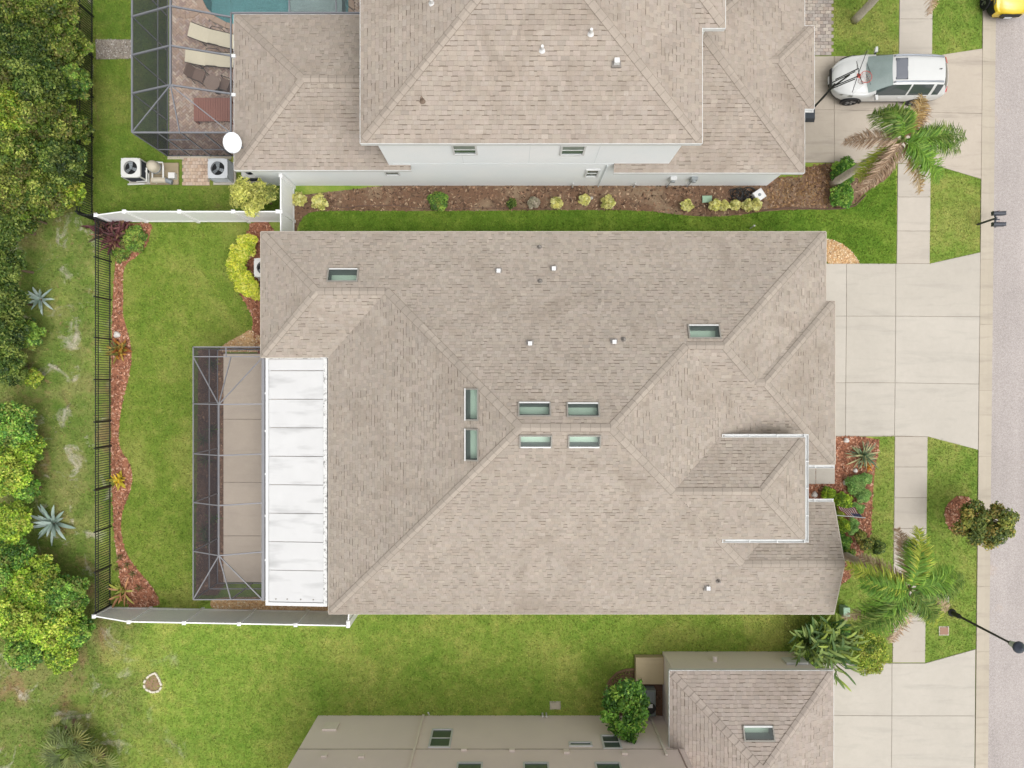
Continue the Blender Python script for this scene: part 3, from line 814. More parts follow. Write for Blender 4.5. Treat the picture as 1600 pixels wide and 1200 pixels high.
        for k in range(n):
            if me is None or k % 3 == 0:
                mb = MB(); f = 1.0+.10*(st > 0)
                for (wv, nr) in ws:
                    a = Vector((0, 0, 0))+up*.040; b = d*st*1.08+up*.026; c_ = d*st*1.08+wv*W+nr*.018; e_ = wv*W+nr*.030
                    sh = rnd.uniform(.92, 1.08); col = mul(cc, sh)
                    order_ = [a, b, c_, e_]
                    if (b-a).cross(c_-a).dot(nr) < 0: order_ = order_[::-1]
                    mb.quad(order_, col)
                    mb.quad([a, e_, e_-nr*.03, a-up*.04], mul(col, .6)); mb.quad([e_, c_, c_-nr*.02, e_-nr*.03], mul(col, .6)); mb.quad([e_+wv*.014-nr*.006, c_+wv*.014-nr*.0, c_-nr*.0, e_-nr*.006], shade_col); mb.quad([a+up*.002, a+d*.022+up*.002, e_+d*.022+nr*.002, e_+nr*.002], mul(col, .76))
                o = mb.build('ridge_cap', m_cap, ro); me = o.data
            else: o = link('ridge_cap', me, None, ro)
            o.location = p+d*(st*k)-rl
    # fascia boards
    for i, w, sd, a, b in roof.eaves():
        nx, ny = INW[sd]; mb = MB(); t = .022+.0015*i
        ax, ay = a[0]-nx*t, a[1]-ny*t; bx, by = b[0]-nx*t, b[1]-ny*t
        pts = [(ax, ay), (bx, by), (b[0]+nx*.02, b[1]+ny*.02), (a[0]+nx*.02, a[1]+ny*.02)]
        mb.prism(pts, w.z-.19, w.z-.004-.001*i); mb.build('fascia', fascia, house, world=True)
    for i, w in enumerate(roof.w):
        x0, x1, y0, y1 = w.r; mb = MB(); g = .03; z = w.z-.165-.004*i
        mb.box(x0+g, x1-g, y0+g, y1-g, z, z+.012); mb.build('soffit', m_white if fascia is m_white else m_fascia, house, world=True)
    return ro
def gutter(house, a, b, side, z, m=None, name='gutter'):
    """open K gutter along a-b; side = outward normal"""
    a = Vector((*a, 0)); b = Vector((*b, 0)); n = Vector((side[0], side[1], 0)); mb = MB()
    prof = [(0.0, 0.0), (.0, -.11), (.09, -.11), (.125, .0), (.115, .0), (.082, -.10), (.012, -.10), (.012, 0.0)]
    L = [(a+n*o+Vector((0, 0, z+h))) for o, h in prof]; Rr = [(b+n*o+Vector((0, 0, z+h))) for o, h in prof]; k = len(prof)
    vs = L+Rr; fs = [(i, k+i, k+(i+1) % k, (i+1) % k) for i in range(k)]
    fs += [tuple(range(k)), tuple(range(2*k-1, k-1, -1))]
    mb.faces(vs, fs)
    g = mb.build(name, m or m_white, house, world=True)
    d = (b-a); Ln = d.length; d.normalize(); nn = max(2, int(Ln/1.0))
    for i in range(nn+1):
        p = a+d*(Ln*(i+.0)/nn if 0 < i < nn else (.03 if i == 0 else Ln-.03)); mb = MB()
        mb.bar(p+n*.004+Vector((0, 0, z+.004)), p+n*.124+Vector((0, 0, z+.004)), .03, .008); mb.build('gutter_hanger', m or m_white, g, world=True)
    return g
m_gl = mat_glass('skylight_glass', (.90, .96, .92), .03); m_bronze = mat('dark_frame', C(160, 156, 148), .5, .05); m_well = mat('light_well', C(150, 160, 150), .6, .05); m_wellf = mat('well_diffuser', mul(C(210, 226, 212), 1.5), .5, .04)
m_wellw = mat('well_wall', C(176, 184, 184), .8, .05)
def skylight(house, roof_plane, rect, down, dep=.34):
    """framed skylight over a light well; down = side of the lower edge"""
    x0, x1, y0, y1 = rect; z = lambda x, y, h=0: roof_plane[0]*x+roof_plane[1]*y+roof_plane[2]+h
    sk = MB(); t = .022
    for (a0, a1, b0, b1), sd in (((x0-.03, x0+t, y0-.03, y1+.03), 'W'), ((x1-t, x1+.03, y0-.03, y1+.03), 'E'), ((x0+t, x1-t, y0-.03, y0+t), 'S'), ((x0+t, x1-t, y1-t, y1+.03), 'N')):
        mb = sk if sd != down else None
        cs = [(a0, b0), (a1, b0), (a1, b1), (a0, b1)]; v = [(x, y, z(x, y, -.05)) for x, y in cs]+[(x, y, z(x, y, .085)) for x, y in cs]
        if mb is not None: mb.hexa(v)
        else: low = v
    so = sk.build('skylight', m_bronze, house, world=True)
    mb = MB(); mb.hexa(low); mb.build('flashing', m_white, so, world=True)
    mb = MB(); g = .004; cs = [(x0+t+g, y0+t+g), (x1-t-g, y0+t+g), (x1-t-g, y1-t-g), (x0+t+g, y1-t-g)]
    mb.quad([(x, y, z(x, y, .07)) for x, y in cs]); mb.build('pane', m_gl, so, world=True)
    mb = MB(); zb = min(z(x, y) for x, y in cs)-dep
    for i in range(4):
        a, b = cs[i], cs[(i+1) % 4]; mb.quad([(a[0], a[1], zb), (b[0], b[1], zb), (b[0], b[1], z(*b, -.01)), (a[0], a[1], z(*a, -.01))])
    # splayed shaft wall on the downslope side
    fx0, fx1, fy0, fy1 = cs[0][0], cs[1][0], cs[0][1], cs[2][1]; k = .36
    lip = {'N': [(fx0, fy1), (fx1, fy1)], 'S': [(fx0, fy0), (fx1, fy0)], 'W': [(fx0, fy0), (fx0, fy1)], 'E': [(fx1, fy0), (fx1, fy1)]}[down]
    ov = {'N': (0, -(fy1-fy0)*k), 'S': (0, (fy1-fy0)*k), 'W': ((fx1-fx0)*k, 0), 'E': (-(fx1-fx0)*k, 0)}[down]
    mb.quad([(*lip[0], z(*lip[0], -.02)), (*lip[1], z(*lip[1], -.02)), (lip[1][0]+ov[0], lip[1][1]+ov[1], zb+.004), (lip[0][0]+ov[0], lip[0][1]+ov[1], zb+.004)])
    mb.build('light_well', m_wellw, so, world=True)
    mb = MB(); mb.quad([(x, y, zb+.002) for x, y in cs]); mb.build('diffuser', m_wellf, so, world=True)
    return so
m_vent = mat('vent_white', C(246, 246, 246), .4, .02); m_lead = mat('vent_lead', C(150, 144, 138), .6); m_rust = mat('vent_brown', C(140, 122, 108), .7)
def box_vent(house, x, y, z, s=.17, m=None):
    mb = MB(); mb.hexa([(x-s/2, y-s/2, z-.08), (x+s/2, y-s/2, z-.08), (x+s/2, y+s/2, z-.08), (x-s/2, y+s/2, z-.08), (x-s*.42, y-s*.42, z+.2), (x+s*.42, y-s*.42, z+.2), (x+s*.42, y+s*.42, z+.2), (x-s*.42, y+s*.42, z+.2)])
    o = mb.build('roof_vent', m or m_vent, house, world=True)
    mb = MB(); mb.box(x-s*.8, x+s*.8, y-s*.8, y+s*.8, z-.06, z+.03); mb.build('flashing', m_lead, o, world=True)
def pipe_vent(house, x, y, z, r=.035, m=None):
    mb = MB(); mb.tube([(x, y, z-.1), (x, y, z+.28)], r, 10); o = mb.build('vent_pipe', m or m_lead, house, world=True)
    mb = MB(); mb.lathe([(.12, -.02), (.06, .06), (r+.002, .1)], (x, y, z), 14); mb.build('flashing', m or m_lead, o, world=True)
def wallbox(house, poly, z0, z1, m, name='wall'):
    mb = MB(); n = len(poly); a = sum(poly[i][0]*poly[(i+1) % n][1]-poly[(i+1) % n][0]*poly[i][1] for i in range(n))
    if a < 0: poly = poly[::-1]
    for i in range(n):
        p, q = poly[i], poly[(i+1) % n]; mb.quad([(*p, z0), (*q, z0), (*q, z1), (*p, z1)])
    return mb.build(name, m, house, world=True)
m_pane = mat('window_pane', C(96, 112, 104), .06, .1, .8, spec=.8)
m_frame = m_white
def window(house, cx, cy, z0, z1, w, side, m_f=None, blind=None, sash=True, trim=.07):
    """window in a wall: trim, sunk panes, meeting rail. side = outward normal axis"""
    nx, ny = INW[side]; nx, ny = -nx, -ny; ux, uy = -ny, nx
    def bx(mb, u0, u1, zz0, zz1, d0, d1):
        pts = [(cx+ux*u0+nx*d0, cy+uy*u0+ny*d0), (cx+ux*u1+nx*d0, cy+uy*u1+ny*d0), (cx+ux*u1+nx*d1, cy+uy*u1+ny*d1), (cx+ux*u0+nx*d1, cy+uy*u0+ny*d1)]
        mb.prism(pts, zz0, zz1)
    mb = MB(); t = trim; f = MB()
    bx(f, -w/2-t, -w/2, z0-t, z1+t, .0, .05); bx(f, w/2, w/2+t, z0-t, z1+t, .0, .05); bx(f, -w/2, w/2, z1, z1+t, .0, .05); bx(f, -w/2, w/2, z0-t, z0, .0, .06)
    wo = f.build('window', m_f or m_frame, house, world=True)
    zm = (z0+z1)/2
    mb = MB(); bx(mb, -w/2, w/2, zm if sash else z0, z1, .006, .018); mb.build('pane', blind or m_pane, wo, world=True)
    if sash:
        mb = MB(); bx(mb, -w/2, w/2, z0, zm, .004, .012); mb.build('pane', m_pane, wo, world=True)
        mb = MB(); bx(mb, -w/2, w/2, zm-.022, zm+.022, .018, .038); mb.build('meeting_rail', m_f or m_frame, wo, world=True)
    return wo
def stucco(name, c): return mat(name, c, .9, .035, .5, 60, .035, spec=.15, bump_d=.004, stain=(.7, .62, .85, mul(c, .86)))

# ================================================================ MAIN HOUSE
SL = 5/12; E0 = 2.7
SHING = C(181, 170, 158)
m_wall = stucco('tan_stucco', C(206, 192, 172))
house = thing('main_house', 'long single storey house with brown shingle hip roof, eight skylights and raised entry roof', 'house', (0, -1.5, 0))
M = Wing(-7.3, 11.1, -9.15, 6.06, E0, SL); NW = Wing(-10.0, -2.5, 1.06, 6.06, E0, SL, 'NSW')
G = Wing(3.5, 12.5, -3.2, 6.06, E0, SL, 'NSE'); GB = Wing(6.0, 12.86, -3.2, 3.31, E0, SL, 'NSE')
PO = Wing(4.0, 11.09, -5.87, -2.04, 4.05, SL, 'NSE', inset_cut=.30); SW = Wing(4.0, 12.8, -9.15, -4.71, E0, SL, 'NS')
roof = Roof([M, NW, G, GB, PO, SW])
def zat(pl, x, y): return pl[0]*x+pl[1]*y+pl[2]
sky_spec = []
for (cx, cy, w, h, wing, sd) in ((536, 430, 46, 20, NW, 'N'), (1100, 518, 48, 20, G, 'N'), (736.5, 632, 20, 48, M, 'W'), (736.5, 695, 20, 48, M, 'W'),
                                 (835, 639, 49, 20, M, 'N'), (911, 640, 49, 20, M, 'N'), (837, 690, 49, 18, M, 'S'), (913, 690, 49, 18, M, 'S')):
    pl = wing.pl[sd]; z = 4.0
    for _ in range(12): x, y = P(cx, cy, z); z = zat(pl, x, y)
    k = (CAM_H-z)/FPX
    sky_spec.append((pl, (x-w*k/2, x+w*k/2, y-h*k/2, y+h*k/2), sd))
roof.holes = [r for _, r, _ in sky_spec]
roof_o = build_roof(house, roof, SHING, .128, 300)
for pl, r, sd in sky_spec: skylight(house, pl, r, sd)
def roof_z(rf, x, y):
    return max([min(zat(p, x, y) for p in w.pl.values()) for w in rf.w if w.r[0] <= x <= w.r[1] and w.r[2] <= y <= w.r[3]] or [0])
def on_roof(rf, px, py):
    z = 4.0
    for _ in range(12): x, y = P(px, py, z); z = roof_z(rf, x, y)
    return x, y, z
for px, py in ((779, 424), (865, 420.5), (828, 537), (959, 534.5), (1105, 917.5)): box_vent(house, *on_roof(roof, px, py))
for px, py in ((843, 387), (843.5, 440), (974, 531), (1122, 907)): pipe_vent(house, *on_roof(roof, px, py))
# walls (eaves overhang them)
wl_out = [(-9.65, 5.72), (12.15, 5.72), (12.15, 3.0), (12.5, 3.0), (12.5, -2.86), (10.3, -2.86), (10.3, -5.05), (12.4, -5.05), (12.4, -8.82), (-6.95, -8.82), (-6.95, 1.4), (-9.65, 1.4)]
wallbox(house, wl_out, 0, E0-.17, m_wall)
wallbox(house, [(6.0, -2.34), (10.79, -2.34), (10.79, -5.57), (6.0, -5.57)], E0-.2, 4.05-.17, m_wall, 'entry_wall')
# gable wall of the south front wing, with its barge boards
mb = MB(); zr = E0+SL*2.22
mb.quad([(12.42, -8.95, E0-.2), (12.42, -4.91, E0-.2), (12.42, -4.91, E0+.02), (12.42, -6.93, zr-.08), (12.42, -8.95, E0+.02)]); mb.build('gable_wall', m_wall, house, world=True)
for s in (-1, 1):
    y0 = -9.17 if s < 0 else -4.69
    mb = MB(); mb.hexa([(12.79, y0, E0-.15), (12.825, y0, E0-.15), (12.825, -6.93, zr-.16), (12.79, -6.93, zr-.16), (12.79, y0, E0+.008), (12.825, y0, E0+.008), (12.825, -6.93, zr+.008), (12.79, -6.93, zr+.008)])
    mb.build('barge_board', m_fascia, house, world=True)
# gutters: around the raised entry roof, over the entry path
x0, x1, y0, y1 = PO.r
gutter(house, (7.95, y1+.02), (x1+.02, y1+.02), (0, 1), 4.07); gutter(house, (7.95, y0-.02), (x1+.02, y0-.02), (0, -1), 4.07); gutter(house, (x1+.024, y0-.14), (x1+.024, y1+.14), (1, 0), 4.068)
gutter(house, (11.3, -3.226), (12.84, -3.226), (0, -1), E0+.01); gutter(house, (11.3, -4.69), (12.8, -4.69), (0, 1), E0+.01)
# front: garage door, entry door, windows; sides: windows
m_door = mat('door_paint', C(150, 140, 126), .5, .04)
mb = MB(); mb.box(12.5, 12.53, -2.3, 2.5, 0.05, 2.2); gd = mb.build('garage_door', m_white, house, world=True)
for i in range(4):
    mb = MB(); mb.box(12.53, 12.55, -2.26, 2.46, .08+i*.53, .56+i*.53); mb.build('panel', m_white, gd, world=True)
mb = MB(); mb.box(10.3, 10.35, -4.5, -3.5, 0.05, 2.15); dd = mb.build('entry_door', m_door, house, world=True)
mb = MB(); mb.tube([(10.36, -4.4, 1.0), (10.41, -4.4, 1.0), (10.41, -4.4, 1.15), (10.36, -4.4, 1.15)], .012, 6); mb.build('door_handle', m_bronze, dd, world=True)
window(house, 12.4, -7.0, .8, 2.1, 1.6, 'E')
for x in (-6.5, -1.0, 4.0, 9.0): window(house, x, 5.72, .9, 2.1, 1.0, 'N')
for x in (-4.0, 0.5, 5.5, 10): window(house, x, -8.82, .9, 2.1, 1.0, 'S')
for y in (-7.2, -4.0, -1.0):
    window(house, -6.95, y, .15, 2.15, 1.8, 'W', sash=False)

# white insulated patio roof
pr = thing('patio_roof', 'flat white panelled patio roof with grimy edges against the main house', 'patio roof', (-8.6, -3.9, 0))
def patio_white():
    m, nd, lk = new_mat('patio_panel'); pos = position(nd)
    mp = nd.new('ShaderNodeMapping'); lk.new(pos, mp.inputs[0]); mp.inputs['Scale'].default_value = (.8, 3.5, 1)
    n1 = noise(nd, lk, mp.outputs[0], .7, 3, .5, .0); n2 = noise(nd, lk, pos, 1.1, 5, .6)
    col = mixrgb(nd, lk, C(226, 226, 226), C(184, 184, 184), maprange(nd, lk, n1, .54, .78, 0, .8))
    f = ramp(nd, lk, n2, [(.3, (.95,)*3), (.7, (1.02,)*3)])
    return finish(m, nd, lk, mixrgb(nd, lk, col, f, 1, 'MULTIPLY'), .45, .3)
m_pp = patio_white()
def grime():
    m, nd, lk = new_mat('grimy_white'); pos = position(nd)
    n1 = noise(nd, lk, pos, 7, 5, .75, .3)
    col = mixrgb(nd, lk, C(236, 236, 234), C(140, 140, 136), maprange(nd, lk, n1, .5, .62, 0, .85))
    return finish(m, nd, lk, col, .6, .25)
m_grime = grime()
XW, XE = -9.86, -7.36
def pz(x): return 2.52+(x-XW)/(XE-XW)*.16
ys = [1.0, .53, -.61, -1.75, -2.89, -4.03, -5.17, -6.31, -7.45, -8.72]
for a, b in zip(ys, ys[1:]):
    mb = MB(); g = .012; x0, x1 = XW+.13, XE-.16
    mb.hexa([(x0, b+g, pz(x0)-.07), (x1, b+g, pz(x1)-.07), (x1, a-g, pz(x1)-.07), (x0, a-g, pz(x0)-.07), (x0, b+g, pz(x0)), (x1, b+g, pz(x1)), (x1, a-g, pz(x1)), (x0, a-g, pz(x0))])
    mb.build('roof_panel', m_pp, pr, world=True)
for nm, (a0, a1, b0, b1), m_, h in (('edge_trim', (XW, XW+.12, -8.86, 1.07), m_white, .035), ('edge_trim', (XE-.15, XE, -8.86, 1.07), m_grime, .03), ('edge_trim', (XW+.12, XE-.15, 1.005, 1.07), m_grime, .032), ('edge_trim', (XW+.12, XE-.15, -8.86, -8.73), m_white, .032)):
    mb = MB(); mb.hexa([(a0, b0, pz(a0)-.12), (a1, b0, pz(a1)-.12), (a1, b1, pz(a1)-.12), (a0, b1, pz(a0)-.12), (a0, b0, pz(a0)+h), (a1, b0, pz(a1)+h), (a1, b1, pz(a1)+h), (a0, b1, pz(a0)+h)])
    mb.build(nm, m_, pr, world=True)
for px in (430.5, 448.5, 470, 490):
    x, y = P(px, 936.5, 2.6); mb = MB(); mb.tube([(x, y, pz(x)), (x, y, pz(x)+.02)], .028, 8); mb.build('bolt', m_bronze, pr, world=True)
for y in (-8.5, -6.1, -3.6, -1.1, .8):
    mb = MB(); mb.box(-9.78, -9.7, y-.04, y+.04, .1, 2.4); mb.build('post', m_white, pr, world=True)
mb = MB(); mb.box(-9.8, -9.68, -8.7, .95, 2.4, 2.45); mb.build('beam', m_white, pr, world=True)
for py in (614.5, 673.5, 740.5, 806, 875):
    x, y = P(412.5, py, 2.5); mb = MB(); mb.box(XW-.07, XW, y-.04, y+.04, 2.47, 2.53); mb.build('bracket', m_white, pr, world=True)

# ================================================================ SCREEN CAGES
m_cage = mat('bronze_grey_frame', C(146, 146, 150), .5, .05); m_cage_d = mat('dark_frame_side', C(134, 136, 142), .5, .05)
m_scr = mat_screen('screen_mesh', C(100, 98, 104), .22); m_scr_n = mat_screen('screen_mesh_dark', C(96, 100, 106), .24); m_scr_w = mat_screen('screen_wall_mesh', C(78, 78, 86), .62)
def cage(root, bars, screens, mf, ms, mw, w=.055):
    for nm, a, b, ww, hh in bars:
        mb = MB(); mb.bar(a, b, ww, hh); mb.build(nm, mf, root, world=True)
    for pts in screens:
        mb = MB(); mb.quad(pts); up = all(min(p[2] for p in pts) > 1 for p in pts); mb.build('screen', ms if up else mw, root, world=True)
sc = thing('screen_enclosure', 'grey framed insect screen cage over the narrow patio of the main house', 'screen enclosure', (-11.3, -3.7, 0))
Z0, Z1 = 2.4, 3.15; W_, R_, E_ = -12.82, -11.48, -9.96; yN, yR, yA, yB, yS = 1.49, 1.10, -.80, -6.72, -8.67
YB = [yA, -2.80, -4.76, yB]; ZE = 2.5
bars, scr = [], []
B = lambda nm, a, b, w=.038, h=.045: bars.append((nm, a, b, w, h))
B('top_rail', (W_, yS, Z0), (W_, yN, Z0)); B('top_rail', (W_, yN, Z0), (-9.95, yN, Z0)); B('top_rail', (W_, yR, Z0+.003), (E_, yR, Z0+.003)); B('top_rail', (W_, yS, Z0), (E_, yS, Z0))
B('gutter_beam', (E_, yS, ZE), (E_, yR, ZE), .12, .12); B('ridge_beam', (R_, yB, Z1), (R_, yA, Z1))
B('roof_beam', (-11.5, yN, Z0+.004), (-11.5, yR, Z0+.004))
for y in YB: B('roof_beam', (W_, y, Z0+.01), (R_, y, Z1+.003)); B('roof_beam', (R_, y, Z1+.003), (E_, y, ZE+.03), .05, .05); B('post', (W_, y, 0.02), (W_, y, Z0-.03))
for ya, ye in ((yA, yR), (yB, yS)):
    B('hip_beam', (R_, ya, Z1+.006), (W_, ye, Z0+.01)); B('hip_beam', (R_, ya, Z1+.006), (E_, ye, ZE+.02)); B('hip_beam', (R_, ya, Z1+.006), (-11.3, ye, Z0+.01))
for x, y in ((W_, yN), (W_, yS), (-11.5, yN), (-11.3, yS), (-9.9, yN), (-9.96, yS)): B('post', (x, y, .02), (x, y, Z0-.03))
B('chair_rail', (W_, yS, .9), (W_, yN, .9), .045, .045); B('base_rail', (W_, yS, .045), (W_, yN, .045)); B('base_rail', (W_, yN, .045), (-9.95, yN, .045)); B('base_rail', (W_, yS, .045), (E_, yS, .045)); B('chair_rail', (W_, yS, .9), (E_, yS, .9), .045, .045)
Yp = [yN]+[yA]+YB[1:-1]+[yB, yS]
for a, b in zip(Yp, Yp[1:]): scr.append([(W_, a, .05), (W_, b, .05), (W_, b, Z0), (W_, a, Z0)])
for a, b in zip(YB, YB[1:]):
    scr.append([(W_, a, Z0), (W_, b, Z0), (R_, b, Z1), (R_, a, Z1)]); scr.append([(R_, a, Z1), (R_, b, Z1), (E_, b, ZE), (E_, a, ZE)])
scr += [[(W_, yR, Z0), (W_, yA, Z0), (R_, yA, Z1)], [(W_, yR, Z0), (R_, yA, Z1), (E_, yR, Z0)], [(E_, yR, Z0+.02), (R_, yA, Z1), (E_, yA, ZE)],
        [(W_, yB, Z0), (W_, yS, Z0), (R_, yB, Z1)], [(W_, yS, Z0), (E_, yS, Z0), (R_, yB, Z1)], [(E_, yS, Z0+.02), (E_, yB, ZE), (R_, yB, Z1)],
        [(W_, yN, Z0), (W_, yR, Z0), (E_, yR, Z0), (E_, yN, Z0)], [(W_, yN, .05), (W_, yN, Z0), (-9.95, yN, Z0), (-9.95, yN, .05)], [(W_, yS, .05), (W_, yS, Z0), (E_, yS, Z0), (E_, yS, .05)]]
cage(sc, bars, scr, m_cage, m_scr, m_scr_w)

# ================================================================ NORTH NEIGHBOUR (two storeys)
m_nwall = stucco('pale_blue_stucco', (.82, .86, .88))
SH2 = C(184, 172, 160)
nh = thing('two_storey_house', 'pale blue two storey house with brown shingle roofs beside the pool cage', 'house', (1, 14, 0))
UZ, LZ = 6.1, 3.0
U = Wing(-5.31, 6.66, 8.43, 19.8, UZ, .4); U2 = Wing(2.0, 7.47, 12.47, 17.6, UZ, .4, 'NSE')
upper = Roof([U, U2])
LWz = 2.85
LW = Wing(-11.0, -4.0, 8.47, 14.62, LWz, .42, 'NSW'); LE = Wing(4.0, 11.52, 8.32, 17.6, LZ, .42, 'SEN'); LG = Wing(8.0, 11.9, 10.84, 14.10, LZ, .42, 'NSE')
low_w = Roof([LW]); low_e = Roof([LE, LG])
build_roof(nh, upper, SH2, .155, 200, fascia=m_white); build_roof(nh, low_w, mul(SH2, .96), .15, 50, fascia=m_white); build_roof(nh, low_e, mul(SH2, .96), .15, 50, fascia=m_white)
wallbox(nh, [(-10.65, 8.645), (11.1, 8.645), (11.1, 11.2), (11.5, 11.2), (11.5, 13.8), (11.1, 13.8), (11.1, 17.3), (-4.0, 17.3), (-4.0, 14.3), (-10.65, 14.3)], 0, LWz-.14, m_nwall)
wallbox(nh, [(-4.85, 8.64), (6.15, 8.64), (6.15, 19.3), (-4.85, 19.3)], LWz-.2, UZ-.16, m_nwall, 'upper_wall')
wallbox(nh, [(3.0, 12.8), (7.0, 12.8), (7.0, 17.2), (3.0, 17.2)], LZ-.2, UZ-.17, m_nwall, 'upper_wall')
# the two storey bay of the south wall, flush to the ground, with control joints
m_line = mat('joint_line', (.66, .70, .71), .9)
mb = MB(); mb.box(-4.7, 6.1, 8.634, 8.642, 3.10, 3.135); mb.build('belt_joint', m_line, nh, world=True)
for x in (-1.9, .65, 3.2):
    mb = MB(); mb.box(x, x+.016, 8.634, 8.642, 3.2, 5.9); mb.build('control_joint', m_line, nh, world=True)
m_blind = mat('window_blind', C(150, 160, 150), .5, .1)
def wallpt(px, py, Y):            # point on the wall plane y=Y seen at the pixel
    k = Y/(600.0-py); return (px-800.0)*k, CAM_H-FPX*k
for px, py, w, h in ((726, 233, .78, .95), (895, 234, .78, .95)):
    x, z = wallpt(px, py, 8.64); window(nh, x, 8.64, z-h/2, z+h/2, w, 'S', blind=m_blind)
x, z = wallpt(925, 270, 8.64); window(nh, x, 8.64, z-.42, z+.42, .42, 'S')
x, z = wallpt(625, 265.5, 8.75); window(nh, -4.9, 8.645, 1.7, 2.1, .5, 'S', sash=False, trim=.05)
for px in (893, 988):
    x, _ = wallpt(px, 295, 8.6); mb = MB(); mb.tube([(x, 8.58, 0), (x, 8.58, .55)], .03, 8); mb.build('downpipe', m_white, nh, world=True)
mb = MB(); mb.tube([(3.75, 8.6, 0), (3.75, 8.6, 3.0)], .022, 6); mb.build('conduit', m_line, nh, world=True)
m_meter = mat('meter_grey', C(170, 176, 178), .5)
for px, m_ in ((1047, m_white), (1079, m_meter)):
    x, z = wallpt(px, 281, 8.7); mb = MB(); mb.box(x-.13, x+.13, 8.5, 8.64, 1.0, 1.4); o = mb.build('meter_box', m_, nh, world=True)
    mb = MB(); mb.lathe([(.0, -.07), (.09, -.06), (.1, 0)], (x, 8.5, 1.22), 14, 'y'); mb.build('meter_dial', m_meter, o, world=True)
    mb = MB(); mb.tube([(x, 8.58, 0), (x, 8.58, 1.0)], .022, 6); mb.build('conduit', m_meter, o, world=True)
for px, py in ((963, 98),): box_vent(nh, *on_roof(upper, px, py), .2)
for px, py in ((847, 78), (923, 52)): pipe_vent(nh, *on_roof(upper, px, py), .05, m_vent)
pipe_vent(nh, *on_roof(upper, 660, 157), .04, m_rust); pipe_vent(nh, *on_roof(upper, 675, 5), .06, m_vent)
gutter(nh, (10.35, 10.815), (11.88, 10.815), (0, -1), LZ+.01)
mb = MB(); mb.box(11.5, 11.53, 11.3, 13.7, .04, 2.2); gd = mb.build('garage_door', m_white, nh, world=True)
for i in range(4):
    mb = MB(); mb.box(11.53, 11.55, 11.34, 13.66, .07+i*.53, .55+i*.53); mb.build('panel', m_white, gd, world=True)
# low brick plinth at the front corner
mb = MB()
m_brick = mat_tint('plinth_brick', .85, 0, .15)
for r_ in range(5):
    for k in range(8): mb.box(11.12+.0, 11.22, 8.66+k*.22+(r_ % 2)*.1, 8.96+k*.22+(r_ % 2)*.1, .02+r_*.09, .10+r_*.09, mul(C(176, 136, 112), random.uniform(.8, 1.2)))
o = mb.build('plinth_bricks', m_brick, nh, world=True); o['kind'] = 'stuff'
# pool cage
pc = thing('pool_enclosure', 'large grey framed pool screen cage attached to the pale blue house', 'screen enclosure', (-13, 14, 0))
Z0, Z1, ZE = 2.92, 3.72, 2.86; W_, R_, E_ = -15.0, -13.1, -11.12; yS, yA = 9.93, 11.47
YB = [yA, 12.98, 14.5, 16.0, 17.5, 19.0]; yT = 20.2
bars, scr = [], []
B('top_rail', (W_, yS, Z0), (W_, yT, Z0), .06, .06); B('top_rail', (W_, yS, Z0+.002), (E_, yS, Z0+.002), .06, .06); B('ridge_beam', (R_, yA, Z1), (R_, yT, Z1), .07, .09); B('gutter_beam', (E_, yS, ZE), (E_, 14.7, ZE), .05, .08)
for y in YB:
    B('roof_beam', (W_, y, Z0+.01), (R_, y, Z1+.003), .06, .07); B('roof_beam', (R_, y, Z1+.003), (E_, y, ZE+.04), .06, .07); B('post', (W_, y, .02), (W_, y, Z0-.03))
B('hip_beam', (R_, yA, Z1+.006), (W_, yS, Z0+.01)); B('hip_beam', (R_, yA, Z1+.006), (E_, yS, ZE+.06)); B('hip_beam', (R_, yA, Z1+.006), (-13.1, yS-.06, Z0+.03))
for x in (W_, -13.1, -14.0, -12.2, E_): B('post', (x, yS, .02), (x, yS, Z0-.03))
B('door_rail', (-14.0, yS, 2.1), (-13.1, yS, 2.1)); B('chair_rail', (W_, yS, .9), (E_, yS, .9), .04, .04); B('chair_rail', (W_, yS, .9), (W_, yT, .9), .04, .04); B('base_rail', (W_, yS, .045), (W_, yT, .045)); B('base_rail', (W_, yS, .045), (E_, yS, .045))
for y in (11.9, 13.3):
    x_, y_ = E_+.03, y
for y0_, y1_ in zip([yS]+YB, YB+[yT]): scr.append([(W_, y0_, .05), (W_, y1_, .05), (W_, y1_, Z0), (W_, y0_, Z0)])
for a, b in zip(YB, YB[1:]+[yT]):
    scr.append([(W_, a, Z0), (R_, a, Z1), (R_, b, Z1), (W_, b, Z0)]); scr.append([(R_, a, Z1), (E_, a, ZE), (E_, b, ZE), (R_, b, Z1)])
scr += [[(W_, yS, Z0), (R_, yA, Z1), (W_, yA, Z0)], [(W_, yS, Z0), (E_, yS, ZE), (R_, yA, Z1)], [(E_, yS, ZE), (E_, yA, ZE), (R_, yA, Z1)], [(W_, yS, .05), (W_, yS, Z0), (E_, yS, Z0), (E_, yS, .05)]]
# part over the pool behind the low roof
for x in (-8.8, -6.95, -5.2): B('roof_beam', (x, 14.66, ZE), (x, 19.4, ZE+.5), .05, .06)
B('gutter_beam', (E_, 14.68, ZE), (-5.0, 14.68, ZE), .06, .08)
scr.append([(E_, 14.7, ZE+.01), (-5.0, 14.7, ZE+.01), (-5.0, 19.4, ZE+.5), (E_, 19.4, ZE+.5)])
cage(pc, bars, scr, m_cage_d, m_scr_n, m_scr_w)
for py in (88, 148.5):
    x, y = P(366, py, 2.9); mb = MB(); mb.box(x-.09, x+.07, y-.06, y+.06, 2.86, 2.96); mb.build('bracket', m_white, pc, world=True)
